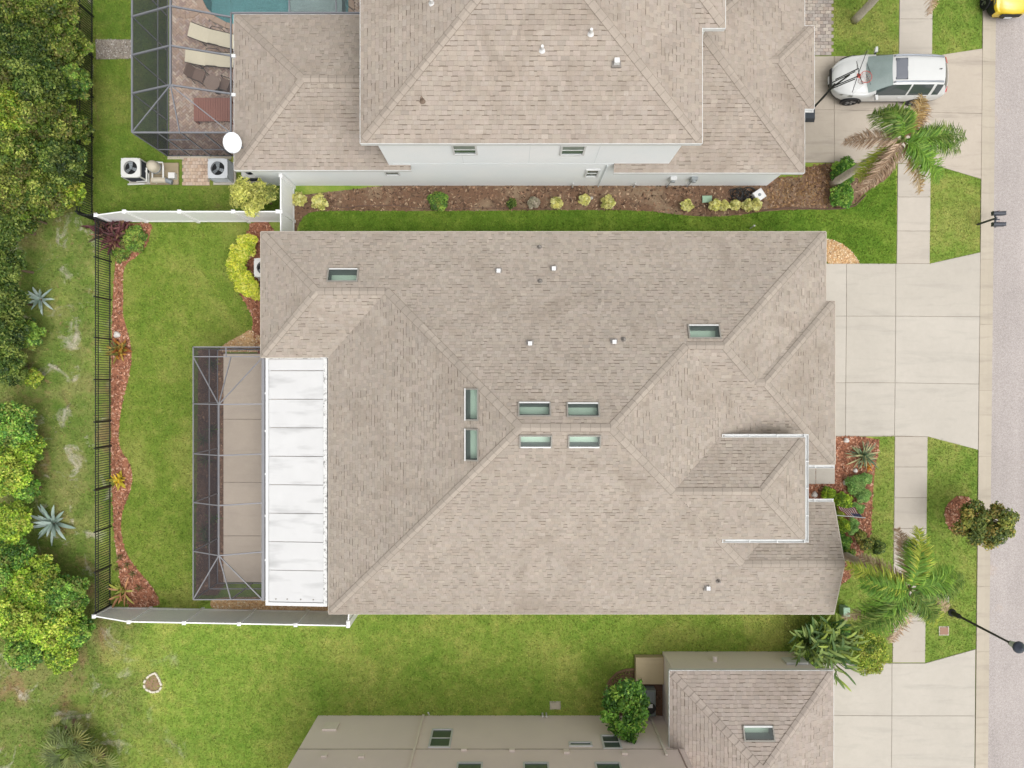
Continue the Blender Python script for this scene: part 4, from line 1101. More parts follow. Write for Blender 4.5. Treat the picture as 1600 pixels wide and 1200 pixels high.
# pool deck, pool
pool = smoothpoly(PX([(317, -260), (317, 0), (324, 14), (338, 27), (355, 36), (372, 40), (545, 40), (545, -260)]), 0)
PAV = muls([C(206, 180, 160), C(190, 164, 146), C(214, 194, 176), C(182, 158, 146), C(198, 176, 164)], 1.35)
m_water = mat_glass('pool_water', (.84, .95, .95), .02); m_tile = mat('pool_tile', C(150, 206, 208), .5, .08, 1.5, 12, .08); m_shelf = mat('pool_shelf', C(226, 232, 228), .6, .06)
deck = sheet('pool_deck', [(-14.95, 9.98), (-10.66, 9.98), (-10.66, 14.25), (-4.05, 14.25), (-4.05, 19.5)]+[(x, y) for x, y in PX([(545, -100), (545, 40), (372, 40), (355, 36), (338, 27), (324, 14), (317, 0), (317, -100)])]+[(-14.95, 19.5)], .015, m_joint)
pv_poly = [(-14.95, 9.98), (-10.66, 9.98), (-10.66, 14.25), (-4.05, 14.25), (-4.05, 18)]+PX([(553, -60), (553, 48), (372, 50), (350, 44), (330, 33), (315, 17), (308, 0), (308, -60)])+[(-14.95, 18)]
lawn_in = [(-14.95, 9.98), (-13.35, 9.98), (-13.35, 18), (-14.95, 18)]
pavers('deck_pavers', pv_poly, PAV, True, .2, .1, parent=deck)
# coping stones
cop = PX([(317, -60), (317, 0), (324, 14), (338, 27), (355, 36), (372, 40), (545, 40), (545, -60)]); mb = MB()
outp = PX([(306, -60), (306, 2), (315, 19), (332, 34), (352, 44), (372, 49), (554, 49), (554, -60)])
m_cop = mat('coping', C(214, 186, 164), .8, .06)
for i in range(len(cop)-1):
    n_ = max(1, int(math.dist(cop[i], cop[i+1])/.35))
    for k in range(n_):
        f0, f1 = k/n_+.01, (k+1)/n_-.01; L_ = lambda a, b, t: (a[0]+(b[0]-a[0])*t, a[1]+(b[1]-a[1])*t)
        mb = MB(); mb.slab([L_(cop[i], cop[i+1], f0), L_(cop[i], cop[i+1], f1), L_(outp[i], outp[i+1], f1), L_(outp[i], outp[i+1], f0)], .015, .075, .006); mb.build('coping_stone', m_cop, deck)
# spa rim arc
for k in range(9):
    a0, a1 = R(200+k*17), R(200+k*17+16); cx, cy = P(292, 6); mb = MB()
    mb.slab([(cx+r*math.cos(a), cy+r*.86*math.sin(a)) for r, a in ((.78, a0), (.78, a1), (.58, a1), (.58, a0))], .05, .09, .006); mb.build('coping_stone', m_cop, deck)
wl_ = sheet('pool_water', pool, -.03, m_water); mbp = MB()
bz = -.9; pl_ = pool
for i in range(len(pl_)):
    a, b = pl_[i], pl_[(i+1) % len(pl_)]; mbp.quad([(*a, bz), (*b, bz), (*b, .03), (*a, .03)])
mbp.quad([(x, y, bz) for x, y in pl_]); o = mbp.build('pool_basin', m_tile, None); o['kind'] = 'structure'
sh_ = PX([(449, -260), (449, 38), (533, 38), (533, -260)]); mbp = MB(); mbp.prism(sh_, bz+.01, -.12); o = mbp.build('pool_shelf', m_shelf, None); o['kind'] = 'structure'

# ================================================================ SOUTH NEIGHBOUR (two storeys)
m_swall = stucco('taupe_stucco', (.83, .72, .68)); m_sgar = stucco('grey_stucco', (.80, .72, .68)); m_strim = mat('taupe_trim', (.82, .73, .66), .7, .04)
sh = thing('taupe_house', 'taupe stucco two storey house with shingled garage wing and a skylight', 'house', (1, -18, 0))
sgw = Wing(6.26, 12.77, -18.6, -11.40, 2.75, .42, 'NEW'); sup = Wing(-8.75, 6.75, -26, -14.15, 6.1, .42)
r1 = Roof([sgw]); r2 = Roof([sup])
spl = sgw.pl['N']; z = 3.6
for _ in range(10): x, y = P(1185, 1145, z); z = zat(spl, x, y)
k = (CAM_H-z)/FPX; srect = (x-23*k, x+23*k, y-9*k, y+9*k); r1.holes = [srect]
SH3 = C(181, 169, 159)
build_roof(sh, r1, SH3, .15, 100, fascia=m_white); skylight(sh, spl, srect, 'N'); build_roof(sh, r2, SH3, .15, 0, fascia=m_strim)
wallbox(sh, [(6.56, -11.66), (12.45, -11.66), (12.45, -18.4), (6.56, -18.4)], 0, 2.75-.17, m_sgar)
wallbox(sh, [(-8.45, -14.45), (6.554, -14.45), (6.554, -25.7), (-8.45, -25.7)], 0, 6.1-.16, m_swall)
mb = MB(); mb.box(-8.455, 6.5, -14.452, -14.43, 2.86, 2.93); mb.build('belt_joint', mat('taupe_joint', (.5, .44, .38), .9), sh, world=True)
mb = MB(); mb.box(6.6, 6.8, -14.7, -14.40, 2.75, 5.9); mb.build('corner_wall', m_swall, sh, world=True)
def wallptS(px, py, Y): k = Y/(600.0-py); return (px-800.0)*k, CAM_H-FPX*k
for px, py, w, h, sash in ((689, 1154, .75, 1.35, True), (907, 1163.5, .8, .18, False), (955, 1160, .62, .95, True), (733, 1205, .85, 1.0, True), (838, 1205, .85, 1.0, True), (952, 1205, .85, 1.0, True)):
    x, z = wallptS(px, py, -14.45); z = max(h/2+.2, z); window(sh, x, -14.45, z-h/2, z+h/2, w, 'N', sash=sash)
def downpipe(x, y, z1, m_):
    mb = MB(); mb.box(x-.045, x+.045, y, y+.07, .1, z1); o = mb.build('downpipe', m_, sh, world=True)
downpipe(-3.85, -14.43, 4.4, m_strim); downpipe(6.0, -14.43, 3.4, mat('pipe_light', (.76, .70, .62), .6))
mb = MB(); mb.tube([(-3.62, -14.4, .0), (-3.62, -14.2, .28)], .03, 6); mb.build('drain_spout', m_white, sh, world=True)
for px, py in ((517, 1137), (507, 1182), (565, 1183), (725, 1172), (800, 1173), (885, 1176), (976, 1178)):
    x, z = wallptS(px, py, -14.45); big_ = px == 517
    mb = MB(); w = .3 if big_ else .11; mb.box(x-w, x+w, -14.44, -14.36, max(.1, z-w), max(.3, z+w)); mb.build('wall_box', m_strim, sh, world=True)
x, z = wallptS(1117, 1033, -11.66); mb = MB(); mb.tube([(x, -11.66, z), (x, -11.45, z)], .1, 10); mb.build('wall_vent', m_sgar, sh, world=True)
mb = MB(); mb.box(11.4, 12.3, -11.64, -11.56, .9, 1.5); mb.build('window_sill', m_white, sh, world=True)
mb = MB(); mb.box(12.45, 12.48, -16.5, -12.4, .05, 2.2); gd = mb.build('garage_door', m_white, sh, world=True)
for i in range(4):
    mb = MB(); mb.box(12.48, 12.5, -16.46, -12.44, .08+i*.53, .56+i*.53); mb.build('panel', m_white, gd, world=True)
# ================================================================ FENCES
m_vinyl = mat('vinyl_white', (.855, .86, .865), .45, .02, spec=.3); m_black = mat('black_metal', C(44, 46, 46), .45, .08, spec=.35)
def vinyl_fence(label, pts, group=None, gate=False):
    """pts: (x, y, height) at each post"""
    root = thing('vinyl_fence', label, 'fence', (pts[0][0], pts[0][1], 0), group=group)
    for (x, y, h) in pts:
        mb = MB(); mb.box(x-.065, x+.065, y-.065, y+.065, 0, h+.03); o = mb.build('post', m_vinyl, root, world=True)
        mb = MB(); mb.hexa([(x-.08, y-.08, h+.03), (x+.08, y-.08, h+.03), (x+.08, y+.08, h+.03), (x-.08, y+.08, h+.03), (x-.03, y-.03, h+.08), (x+.03, y-.03, h+.08), (x+.03, y+.03, h+.08), (x-.03, y+.03, h+.08)]); mb.build('post_cap', m_vinyl, o, world=True)
    for (x0, y0, h0), (x1, y1, h1) in zip(pts, pts[1:]):
        d = Vector((x1-x0, y1-y0, 0)); L = d.length; d.normalize(); a = Vector((x0, y0, 0))+d*.066; b = Vector((x1, y1, 0))-d*.066
        mb = MB(); mb.bar(a+Vector((0, 0, h0-.045)), b+Vector((0, 0, h1-.045)), .05, .09); mb.build('top_rail', m_vinyl, root, world=True)
        mb = MB(); mb.bar(a+Vector((0, 0, .12)), b+Vector((0, 0, .12)), .05, .14); mb.build('bottom_rail', m_vinyl, root, world=True)
        n = max(2, round(L/.15)); s = (L-.132)/n
        for i in range(n):       # tongue and groove boards
            f = (i+.5)/n; h = h0+(h1-h0)*f-.088; c = a+d*(s*(i+.5)); mb = MB(); w = s/2-.003
            p, q = c-d*w, c+d*w; nn = Vector((-d.y, d.x, 0))*.012; hA, hB = h0+(h1-h0)*i/n-.09, h0+(h1-h0)*(i+1)/n-.09
            mb.hexa([(*(p-nn).xy, .19), (*(q-nn).xy, .19), (*(q+nn).xy, .19), (*(p+nn).xy, .19), (*(p-nn).xy, hA), (*(q-nn).xy, hB), (*(q+nn).xy, hB), (*(p+nn).xy, hA)])
            mb.build('board', m_vinyl, root, world=True)
    return root
YF = P(0, 346.5)[1]
vinyl_fence('white vinyl privacy fence between the main back lawn and the pool cage house', [(-17.42, YF, 1.24), (P(230, 0)[0], YF, 1.83), (P(311, 0)[0], YF, 1.83), (P(390, 0)[0], YF, 1.83), (-9.62, YF, 1.83)])
vinyl_fence('white vinyl fence joining the pale blue house wall to the main house corner', [(-9.49, 8.56, 1.83), (-9.49, YF, 1.835), (-9.49, 5.95, 1.83)])
sx0, sy0 = P(173, 948.5); sx1, sy1 = -6.72, -9.92
fx = lambda t: (sx0+(sx1-sx0)*t, sy0+(sy1-sy0)*t)
vinyl_fence('white vinyl privacy fence south of the patio cage, stepping down to the black railing', [(*fx(0), 1.24), (*fx(.165), 1.83), (*fx(.375), 1.83), (*fx(.585), 1.83), (*fx(.8), 1.83), (*fx(1), 1.83)])
vinyl_fence('short white vinyl fence return touching the south wall of the main house', [(sx1, sy1+.14, 1.83), (sx1+.06, -8.9, 1.83)])
def picket_fence(label, x0, y0, x1, y1, h=1.22, posts=None, sp=.102):
    root = thing('picket_fence', label, 'fence', (x0, y0, 0), group='black metal picket fences')
    a = Vector((x0, y0, 0)); b = Vector((x1, y1, 0)); L = (b-a).length; d = (b-a).normalized()
    posts = posts or [i/max(1, round(L/1.85)) for i in range(max(1, round(L/1.85))+1)]
    for t in posts:
        p = a+d*(L*t); mb = MB(); mb.box(p.x-.03, p.x+.03, p.y-.03, p.y+.03, 0, h+.05); mb.build('post', m_black, root, world=True)
    for z in (.12, h-.24, h-.05):
        mb = MB(); mb.bar(a+Vector((0, 0, z)), b+Vector((0, 0, z)), .028, .034); mb.build('rail', m_black, root, world=True)
    mb = MB(); mb.box(-.011, .011, -.011, .011, .05, h); o = mb.build('picket', m_black, root); me = o.data
    n = int(L/sp)
    for i in range(n):
        if i: o = link('picket', me, None, root)
        o.location = d*((i+.5)*L/n)
    return root
YS = sy0; Lf = YF-YS
pt = [(YF-(600-py)/FPX*CAM_H)/Lf for py in (348, 407, 467, 529, 593, 657, 697, 760, 824, 885, 947)]
picket_fence('black metal picket fence behind the long curving mulch bed of the main back lawn', -17.47, YF-.08, -17.47, YS+.08, posts=[max(0, min(1, t)) for t in pt])
picket_fence('black metal picket fence along the thicket beside the neighbouring lawn and grey gravel strip', P(146, 0)[0], 19.5, P(146, 0)[0], YF+.15)
picket_fence('very short black metal picket fence piece meeting the end of the white fence', P(146, 0)[0]+.08, YF+.06, -17.58, YF+.02)

# ================================================================ YARD EQUIPMENT
m_acw = mat('ac_white', C(226, 226, 222), .5, .04); m_acd = mat('ac_coil', C(66, 68, 76), .7, .1); m_acg = mat('ac_grey', C(146, 152, 156), .55, .06); m_blade = mat('fan_blade', C(150, 156, 160), .4, .08, metal=.3); m_dark = mat('dark_void', C(38, 40, 42), .8)
def ac_unit(name, label, x, y, w=.78, h=.8, top=m_acw, side=m_acd, group=None, cat='air conditioner', rz=0):
    r = thing(name, label, cat, (x, y, 0), rz, group)
    mb = MB(); mb.box(-w/2-.08, w/2+.08, -w/2-.08, w/2+.08, 0, .07); mb.build('pad', m_conc, r)
    mb = MB(); q = w/2
    for s in (-1, 1):
        for t in (-1, 1): mb.box(min(s*q, s*(q-.05)), max(s*q, s*(q-.05)), min(t*q, t*(q-.05)), max(t*q, t*(q-.05)), .07, h)
    mb.build('corner_post', top, r)
    mb = MB(); mb.box(-q+.02, q-.02, -q+.02, q-.02, .07, h-.12); co = mb.build('coil', side, r)
    for i in range(6):
        mb = MB(); z = .16+i*(h-.28)/6; mb.box(-q+.004, q-.004, -q+.004, q-.004, z, z+.018); mb.build('louvre', top if side is not m_acd else m_acd, r)
    # lid: rounded square with round opening
    n = 32; ro = .36*w; mb = MB(); vs = []; fs = []
    for i in range(n):
        t = 2*math.pi*i/n; c, s_ = math.cos(t), math.sin(t); k = 1/max(abs(c), abs(s_)); k = min(k, 1.28); ox, oy = c*k*(q+.01), s_*k*(q+.01)
        vs += [(ox, oy, h), (ox, oy, h-.1), (ro*c, ro*s_, h+.015), (ro*c, ro*s_, h-.12)]
    for i in range(n):
        j = (i+1) % n; fs += [(i*4, i*4+2, j*4+2, j*4)[::-1], (i*4+1, i*4, j*4, j*4+1)[::-1], (i*4+2, i*4+3, j*4+3, j*4+2)[::-1]]
    mb.faces(vs, fs); mb.build('lid', top, r)
    mb = MB(); mb.lathe([(0, h-.118), (ro, h-.118)], (0, 0, 0), 24); mb.build('fan_well', m_dark, r)
    fan = MB(); fan.tube([(0, 0, h-.11), (0, 0, h-.03)], .06, 12); fo = fan.build('fan_hub', m_blade, r)
    for k in range(3):
        a = R(90+k*120+10); mb = MB(); ca, sa = math.cos(a), math.sin(a)
        pts = [(.05, -.05), (ro*.92, -.10), (ro*.95, .08), (.05, .05)]
        mb.quad([(u*ca-v*sa, u*sa+v*ca, h-.07+v*.25) for u, v in pts]); mb.build('fan_blade', m_blade, fo)
    for rr in (.33, .62, .9):
        mb = MB(); mb.tube([(ro*rr*math.cos(t), ro*rr*math.sin(t), h+.012) for t in np.linspace(0, 6.2832, 25)], .004, 4, cap=False); mb.build('grille_ring', m_dark, r)
    return r
x, y = P(204, 262, .85); ac_unit('air_conditioner', 'white topped air conditioner with dark sides beside the pool pump pipes', x+.0, y, .80, .86)
x, y = P(340, 263, .8); ac_unit('air_conditioner', 'pale grey air conditioner between the paver pad and the pale blue house', x, y, .82, .8, mat('ac_pale', C(212, 216, 220), .5), m_acg)
x, y = P(391, 268, .7); ac_unit('air_conditioner', 'white air conditioner tucked under the eave behind the airy yellow green bush', x, y+.12, .74, .7, m_acw, m_acd)
x, y = P(407, 418, .75); ac_unit('air_conditioner', 'white air conditioner ringed by the round golden hedge', x+.12, y, .78, .75, m_acw, m_acg)
# generator like grey unit by the taupe house
x, y = P(1012, 1100, .7); r = thing('generator', 'grey louvred standby generator squeezed between the taupe house and leafy tree', 'generator', (x, y, 0))
mb = MB(); mb.box(-.42, .42, -.62, .62, 0, .08); mb.build('pad', m_conc, r)
m_gen = mat('generator_grey', C(132, 140, 140), .5, .06)
mb = MB(); mb.slab([(-.36, -.56), (.36, -.56), (.36, .56), (-.36, .56)], .08, .68, .04); mb.build('housing', m_gen, r)
for i in range(9):
    mb = MB(); mb.box(-.3+i*.066, -.27+i*.066, .1, .5, .68, .69); mb.build('louvre', m_acg, r)
mb = MB(); mb.lathe([(0, .76), (.2, .75), (.25, .70), (.25, .68)], (.1, -.2, 0), 18); mb.build('fan_cover', m_black, r)
mb = MB(); mb.box(.02, .2, -.14, .02, .757, .768); mb.build('label_plate', m_white, r)
# concrete landing by the side door
r = thing('concrete_landing', 'square cream concrete landing against the garage wing of the taupe house', 'landing', (*P(1014, 1048), 0))
m_cream = concrete('cream_concrete', C(222, 204, 168), .5)
a, b = P(993.5, 1027.5, .35), P(1035, 1069.5, .35)
mb = MB(); mb.slab([(a[0]-r.location.x, b[1]-r.location.y), (6.55-r.location.x, b[1]-r.location.y), (6.55-r.location.x, a[1]-r.location.y), (a[0]-r.location.x, a[1]-r.location.y)], 0, .35, .015); mb.build('slab', m_cream, r)
mb = MB(); mb.box(a[0]-r.location.x+.1, 6.5-r.location.x, b[1]-.34-r.location.y, b[1]-.005-r.location.y, 0, .17); mb.build('step', mat('brown_step', C(112, 84, 70), .8), r)
# narrow brown strip of bark by the wall
sheet('mulch_bed', PX([(1027, 1072), (1035, 1072), (1035, 1122), (1027, 1122)]), .03, m_dmulch)

# pool equipment: filter, pump, pipes on a pad
x, y = P(248, 272); r = thing('pool_pump_set', 'white pool filter and pump with plumbing on a concrete pad', 'pool equipment', (x, y, 0))
L = lambda px, py, z=0: (P(px, py, z)[0]-x, P(px, py, z)[1]-y)
m_pvc = mat('pvc_white', C(236, 236, 232), .4, .03); m_tan = mat('filter_tan', C(206, 196, 176), .6)
(a0, b0), (a1, b1) = L(236, 289), L(280, 255); mb = MB(); mb.slab([(a0, b0), (a1, b0), (a1, b1), (a0, b1)], 0, .08, .01); mb.build('pad', concrete('tan_pad', C(192, 176, 146)), r)
fx_, fy_ = L(236, 258, .8); mb = MB(); mb.lathe([(0, .08), (.22, .08), (.24, .2), (.24, .7), (.2, .82), (.08, .88), (0, .88)], (fx_, fy_, 0), 20); mb.build('filter_tank', m_tan, r, smooth=True)
mb = MB(); mb.lathe([(.245, .44), (.265, .44), (.265, .5), (.245, .5)], (fx_, fy_, 0), 20); mb.build('clamp_band', m_acg, r)
for pts in ([(239, 253, .5), (254, 254, .5), (255, 260, .5), (255, 277, .4), (255, 277, .1)], [(229, 262, .6), (229, 283, .35), (214, 284, .15)], [(222, 263, .4), (232, 272, .35), (232, 285, .1)], [(226, 287, .12), (200, 288, .1)], [(245, 286, .1), (238, 280, .3), (238, 268, .3)]):
    p3 = [(*L(a, b, z), z) for a, b, z in pts]; mb = MB(); mb.tube(p3, .035, 8); mb.build('pipe', m_pvc, r)
(a, b) = L(250, 281, .25); mb = MB(); mb.tube([(a-.35, b, .22), (a+.25, b, .22)], .13, 14); mb.build('pump_body', m_tan, r); mb = MB(); mb.tube([(a+.22, b, .22), (a+.5, b-.1, .2)], .1, 12); mb.build('pump_motor', m_acg, r)
(a, b) = L(268, 274, .3); mb = MB(); mb.box(a-.14, a+.14, b-.12, b+.12, .08, .32); mb.build('control_box', m_pvc, r)
# paver pad
wp2 = structure_root('paver_pad', PX([(285, 248), (328, 248), (328, 290), (286, 290)]), .0138)
pavers('pad_pavers', PX([(285, 248), (328, 248), (328, 290), (286, 290)]), [C(214, 190, 168), C(204, 178, 156), C(220, 198, 180)], False, .15, .15, parent=wp2)
r = thing('concrete_strip', 'narrow pale concrete footing under the end wall of the pool cage', 'footing', (*P(290, 247), 0))
(a0, b0), (a1, b1) = P(262, 249), P(362, 243.5); mb = MB(); mb.slab([(a0, b0), (a1, b0), (a1, b1), (a0, b1)], 0, .03, .006); mb.build('kerb_block', m_tan, r, world=True)
# satellite dish on the low roof corner
x, y, z = P3(363, 223, 3.6); r = thing('satellite_dish', 'round white satellite dish on the corner of the low roof', 'satellite dish', (x, y, 0))
m_dish = mat('dish_white', C(236, 240, 244), .35, .02)
ax = Vector((.38, -.30, .87)).normalized(); u = ax.cross(Vector((0, 1, 0))).normalized(); v = ax.cross(u); c0 = Vector((0, 0, 3.6)); mb = MB(); vs = [tuple(c0-ax*.08)]; fs = []; n = 28
for k, (rr, dd) in enumerate(((.16, -.07), (.28, -.03), (.36, .02), (.37, .015))):
    for i in range(n):
        t = 2*math.pi*i/n; vs.append(tuple(c0+u*(rr*math.cos(t)*.92)+v*(rr*1.05*math.sin(t))+ax*dd))
for i in range(n): fs.append((0, 1+i, 1+(i+1) % n))
for k in range(3):
    for i in range(n): fs.append((1+k*n+i, 1+(k+1)*n+i, 1+(k+1)*n+(i+1) % n, 1+k*n+(i+1) % n))
mb.faces(vs, fs); mb.build('reflector', m_dish, r, smooth=True)
mb = MB(); mb.tube([c0-ax*.09, c0-ax*.2, Vector((.18, .0, 3.2)), Vector((.2, -.0, 2.78))], .028, 8); mb.build('mast', m_acg, r)
tip = c0+ax*.42+v*(.30); mb = MB(); mb.tube([c0+v*.36, tip], .018, 6); ar = mb.build('feed_arm', m_acg, r); mb = MB(); mb.tube([tip-ax*.06, tip+ax*.05], .055, 10); mb.build('feed_horn', m_dish, ar)

# ================================================================ POOL SIDE FURNITURE
m_sling = mat('sling_fabric', mul(C(232, 222, 196), 1.3), .8, .05); m_bron = mat('bronze_tube', C(96, 88, 80), .5)
def lounger(label, px, py, rz):
    x, y = P(px, py, .35); r = thing('sun_lounger', label, 'sun lounger', (x, y, .05), rz, 'sun loungers in the pool cage')
    L, W = 1.95, .64; prof = [(-L/2, .62), (-L/2+.42, .42), (-.25, .34), (L/2, .34)]
    for s in (-1, 1):
        mb = MB(); mb.tube([(a, s*W/2, z) for a, z in prof], .018, 6); mb.build('side_rail', m_bron, r)
        for xx in (-.45, .75):
            mb = MB(); mb.tube([(xx, s*W/2, .35), (xx+.05, s*W/2, 0.0)], .018, 6); mb.build('leg', m_bron, r)
        mb = MB(); mb.tube([(-.25, s*(W/2+.03), .34), (-.1, s*(W/2+.05), .55), (.3, s*(W/2+.05), .55), (.4, s*(W/2+.03), .34)], .016, 6); mb.build('armrest', m_bron, r)
    mb = MB(); yv = [W/2-.02, -W/2+.02]
    for (a, za), (b, zb) in zip(prof, prof[1:]): mb.hexa([(a, yv[1], za-.012), (b, yv[1], zb-.012), (b, yv[0], zb-.012), (a, yv[0], za-.012), (a, yv[1], za+.012), (b, yv[1], zb+.012), (b, yv[0], zb+.012), (a, yv[0], za+.012)])
    mb.build('sling', m_sling, r)
lounger('cream sling sun lounger set askew close to the pool edge', 335, 59, R(-13)); lounger('cream sling sun lounger beside the round bistro table', 330, 93, R(-4))
m_rat = mat('brown_sling', C(150, 126, 112), .8, .08)
def chair(label, px, py, rz):
    x, y = P(px, py, .4); r = thing('patio_chair', label, 'chair', (x, y, .05), rz, 'brown patio chairs in the pool cage')
    mb = MB(); mb.slab([(-.25, -.25), (.25, -.25), (.25, .25), (-.25, .25)], .38, .43, .012); mb.build('seat', m_rat, r)
    mb = MB(); mb.hexa([(-.27, -.25, .42), (-.22, -.25, .42), (-.22, .25, .42), (-.27, .25, .42), (-.38, -.25, .9), (-.34, -.25, .9), (-.34, .25, .9), (-.38, .25, .9)]); mb.build('backrest', m_rat, r)
    for s in (-1, 1):
        for t in (-.22, .22):
            mb = MB(); mb.tube([(t, s*.25, .4), (t*1.1, s*.27, 0)], .016, 6); mb.build('leg', m_bron, r)
        mb = MB(); mb.tube([(-.3, s*.28, .66), (.22, s*.28, .62), (.23, s*.27, .4)], .018, 6); mb.build('armrest', m_bron, r)
chair('brown patio chair facing the round bistro table from its open side', 311, 119, R(-20)); chair('brown patio chair between the bistro table and the low roof', 353, 134, R(160))
x, y = P(332, 130, .7); r = thing('bistro_table', 'small round brown bistro table between two patio chairs', 'table', (x, y, .05))
mb = MB(); mb.lathe([(0, .72), (.33, .72), (.34, .705), (.33, .69), (0, .69)], n=28); mb.build('table_top', mat('table_brown', C(168, 146, 132), .35, .08), r); mb = MB(); mb.tube([(0, 0, 0.03), (0, 0, .69)], .03, 8); mb.build('pedestal', m_bron, r); mb = MB(); mb.lathe([(0, .03), (.22, .02), (.22, 0)], n=20); mb.build('base', m_bron, r)
# slatted reddish daybed/table
x, y = P(330, 171, .5); r = thing('slatted_table', 'long reddish brown slatted low table in the pool cage corner', 'table', (x, y, .05))
m_red = mat('red_brown_slat', C(182, 128, 112), .7, .08)
for i in range(15):
    mb = MB(); u0 = -.75+i*.104; mb.box(u0, u0+.094, -.5, .5, .42, .45); mb.build('slat', m_red, r)
for s in (-.46, .46):
    mb = MB(); mb.box(-.75, .81, s-.03, s+.03, .36, .418); mb.build('apron', m_red, r)
    for u0 in (-.7, .74):
        mb = MB(); mb.box(u0-.03, u0+.03, s-.028, s+.028, 0, .36); mb.build('leg', m_red, r)

# ================================================================ SMALL STREET THINGS
# mailbox pair on one post
m_mail = mat('mailbox_black', C(72, 76, 86), .4, .06, spec=.4)
bx, by = P(1527, 351); r = thing('mailbox_post', 'black double mailbox on a single post at the kerb', 'mailbox', (bx, by, 0))
mb = MB(); mb.tube([(0, 0, 0), (0, 0, 1.18)], .045, 10); mb.build('post', m_mail, r)
mb = MB(); mb.lathe([(0, 1.26), (.03, 1.25), (.055, 1.2), (.045, 1.18)], n=12); mb.build('finial', m_mail, r)
mb = MB(); mb.bar((0.12, -.34, .98), (.12, .34, .98), .06, .05); mb.build('cross_arm', m_mail, r); mb = MB(); mb.bar((0, 0, .98), (.3, 0, .98), .05, .05); mb.build('cross_arm', m_mail, r)
for yy in (-.23, .23):
    mb = MB(); vs = []; n = 8; prof = [(-.085, 0), (-.085, .12)]+[(-.085*math.cos(t), .12+.085*math.sin(t)) for t in np.linspace(.3, math.pi-.3, n)]+[(.085, .12), (.085, 0)]
    k = len(prof); vs = [(-.08, yy+a, 1.005+b) for a, b in prof]+[(.42, yy+a, 1.005+b) for a, b in prof]
    mb.faces(vs, [tuple(range(k-1, -1, -1)), tuple(range(k, 2*k))]+[(i, (i+1) % k, k+(i+1) % k, k+i) for i in range(k)]); o = mb.build('mailbox', m_mail, r)
    mb = MB(); mb.box(.42, .44, yy-.08, yy+.08, 1.01, 1.19); mb.build('box_door', m_mail, o)
    mb = MB(); mb.box(.1, .13, yy+.088, yy+.094, 1.1, 1.26); mb.build('signal_flag', mat('flag_red', C(150, 50, 44), .5), o)
# street lamp
bx, by = P(1487, 957); r = thing('street_lamp', 'tall black street lamp leaning over the gutter with domed lantern', 'street lamp', (bx, by, 0))
mb = MB(); mb.lathe([(.0, 0), (.17, 0), (.17, .05), (.11, .1), (.10, .5), (.075, .6), (.05, .62), (.042, 3.6), (.0, 3.6)], n=16); mb.build('pole', m_black, r)
mb = MB(); mb.lathe([(.04, 3.6), (.10, 3.66), (.11, 3.72), (.0, 3.74)], n=16); mb.build('collar', m_black, r)
mb = MB(); mb.lathe([(.11, 3.72), (.19, 4.1), (.0, 4.1)], n=16); mb.build('lantern', mat('lamp_glass', C(206, 214, 216), .2, .03, spec=.5), r, smooth=False)
m_lcap = mat('lamp_cap', C(74, 80, 94), .35, .06, spec=.4)
mb = MB(); mb.lathe([(.225, 4.08), (.23, 4.12), (.18, 4.2), (.07, 4.27), (.06, 4.31), (.0, 4.32)], n=24); mb.build('dome_cap', m_lcap, r, smooth=True)
# utility boxes
def util(name, label, px, py, w, d, h, m_, cat, lid=True, rz=0, group=None):
    x, y = P(px, py, h); r = thing(name, label, cat, (x, y, 0), rz, group)
    mb = MB(); mb.slab([(-w/2, -d/2), (w/2, -d/2), (w/2, d/2), (-w/2, d/2)], 0, h-.02, .012); mb.build('body', m_, r)
    mb = MB(); mb.slab([(-w/2-.012, -d/2-.012), (w/2+.012, -d/2-.012), (w/2+.012, d/2+.012), (-w/2-.012, d/2+.012)], h-.018, h+.012, .012); mb.build('lid', m_, r); return r
m_ugr = mat('utility_green', C(168, 200, 172), .6, .04); m_mlid = mat('meter_lid', C(172, 152, 138), .8, .08); m_mrim = mat('meter_rim', C(206, 198, 184), .8)
util('utility_box', 'mint green utility pedestal under the queen palm beside the house corner', 1323, 957, .26, .4, .45, m_ugr, 'utility box'); util('utility_box', 'flat green utility cover in the mulch by the pale blue wall', 1105, 311, .4, .28, .1, m_ugr, 'utility box')
for px, py, lb, mm in ((1474.5, 934, 'grey water meter lid in the verge under the palm fronds', mat('meter_grey_lid', C(178, 170, 164), .8)), (1474.5, 985.5, 'reddish water meter lid in the verge near the street lamp', mat('meter_red_lid', C(170, 134, 116), .8))):
    x, y = P(px, py); r = thing('water_meter', lb, 'meter cover', (x, y, 0)); w, d = .22, .2
    mb = MB(); mb.slab([(-w, -d), (w, -d), (w, d), (-w, d)], 0, .03, .01); mb.build('rim', m_mrim, r); mb = MB(); mb.slab([(-w+.04, -d+.04), (w-.04, -d+.04), (w-.04, d-.04), (-w+.04, d-.04)], .03, .042, .006); mb.build('lid', mm, r)
x, y = P(867.5, 1102); r = thing('water_meter', 'small tan valve cover in the grass beside the taupe house', 'meter cover', (x, y, 0)); mb = MB(); mb.slab([(-.2, -.14), (.2, -.14), (.2, .14), (-.2, .14)], 0, .05, .015); mb.build('lid', m_tan, r)
mb = MB(); mb.slab([(-.24, -.18), (.24, -.18), (.24, .18), (-.24, .18)], 0, .02, .01); mb.build('rim', m_mrim, r)
for px in (847.5, 853.5):
    x, y = P(px, 1114); r = thing('cleanout_pipe', 'white plastic cleanout pipe standing in the grass by the taupe wall', 'pipe', (x, y, 0), group='cleanout pipes'); mb = MB(); mb.tube([(0, 0, 0), (0, 0, .3)], .035, 8); mb.build('pipe', m_pvc, r); mb = MB(); mb.tube([(0, 0, .3), (0, 0, .34)], .045, 8); mb.build('cap', m_pvc, r)
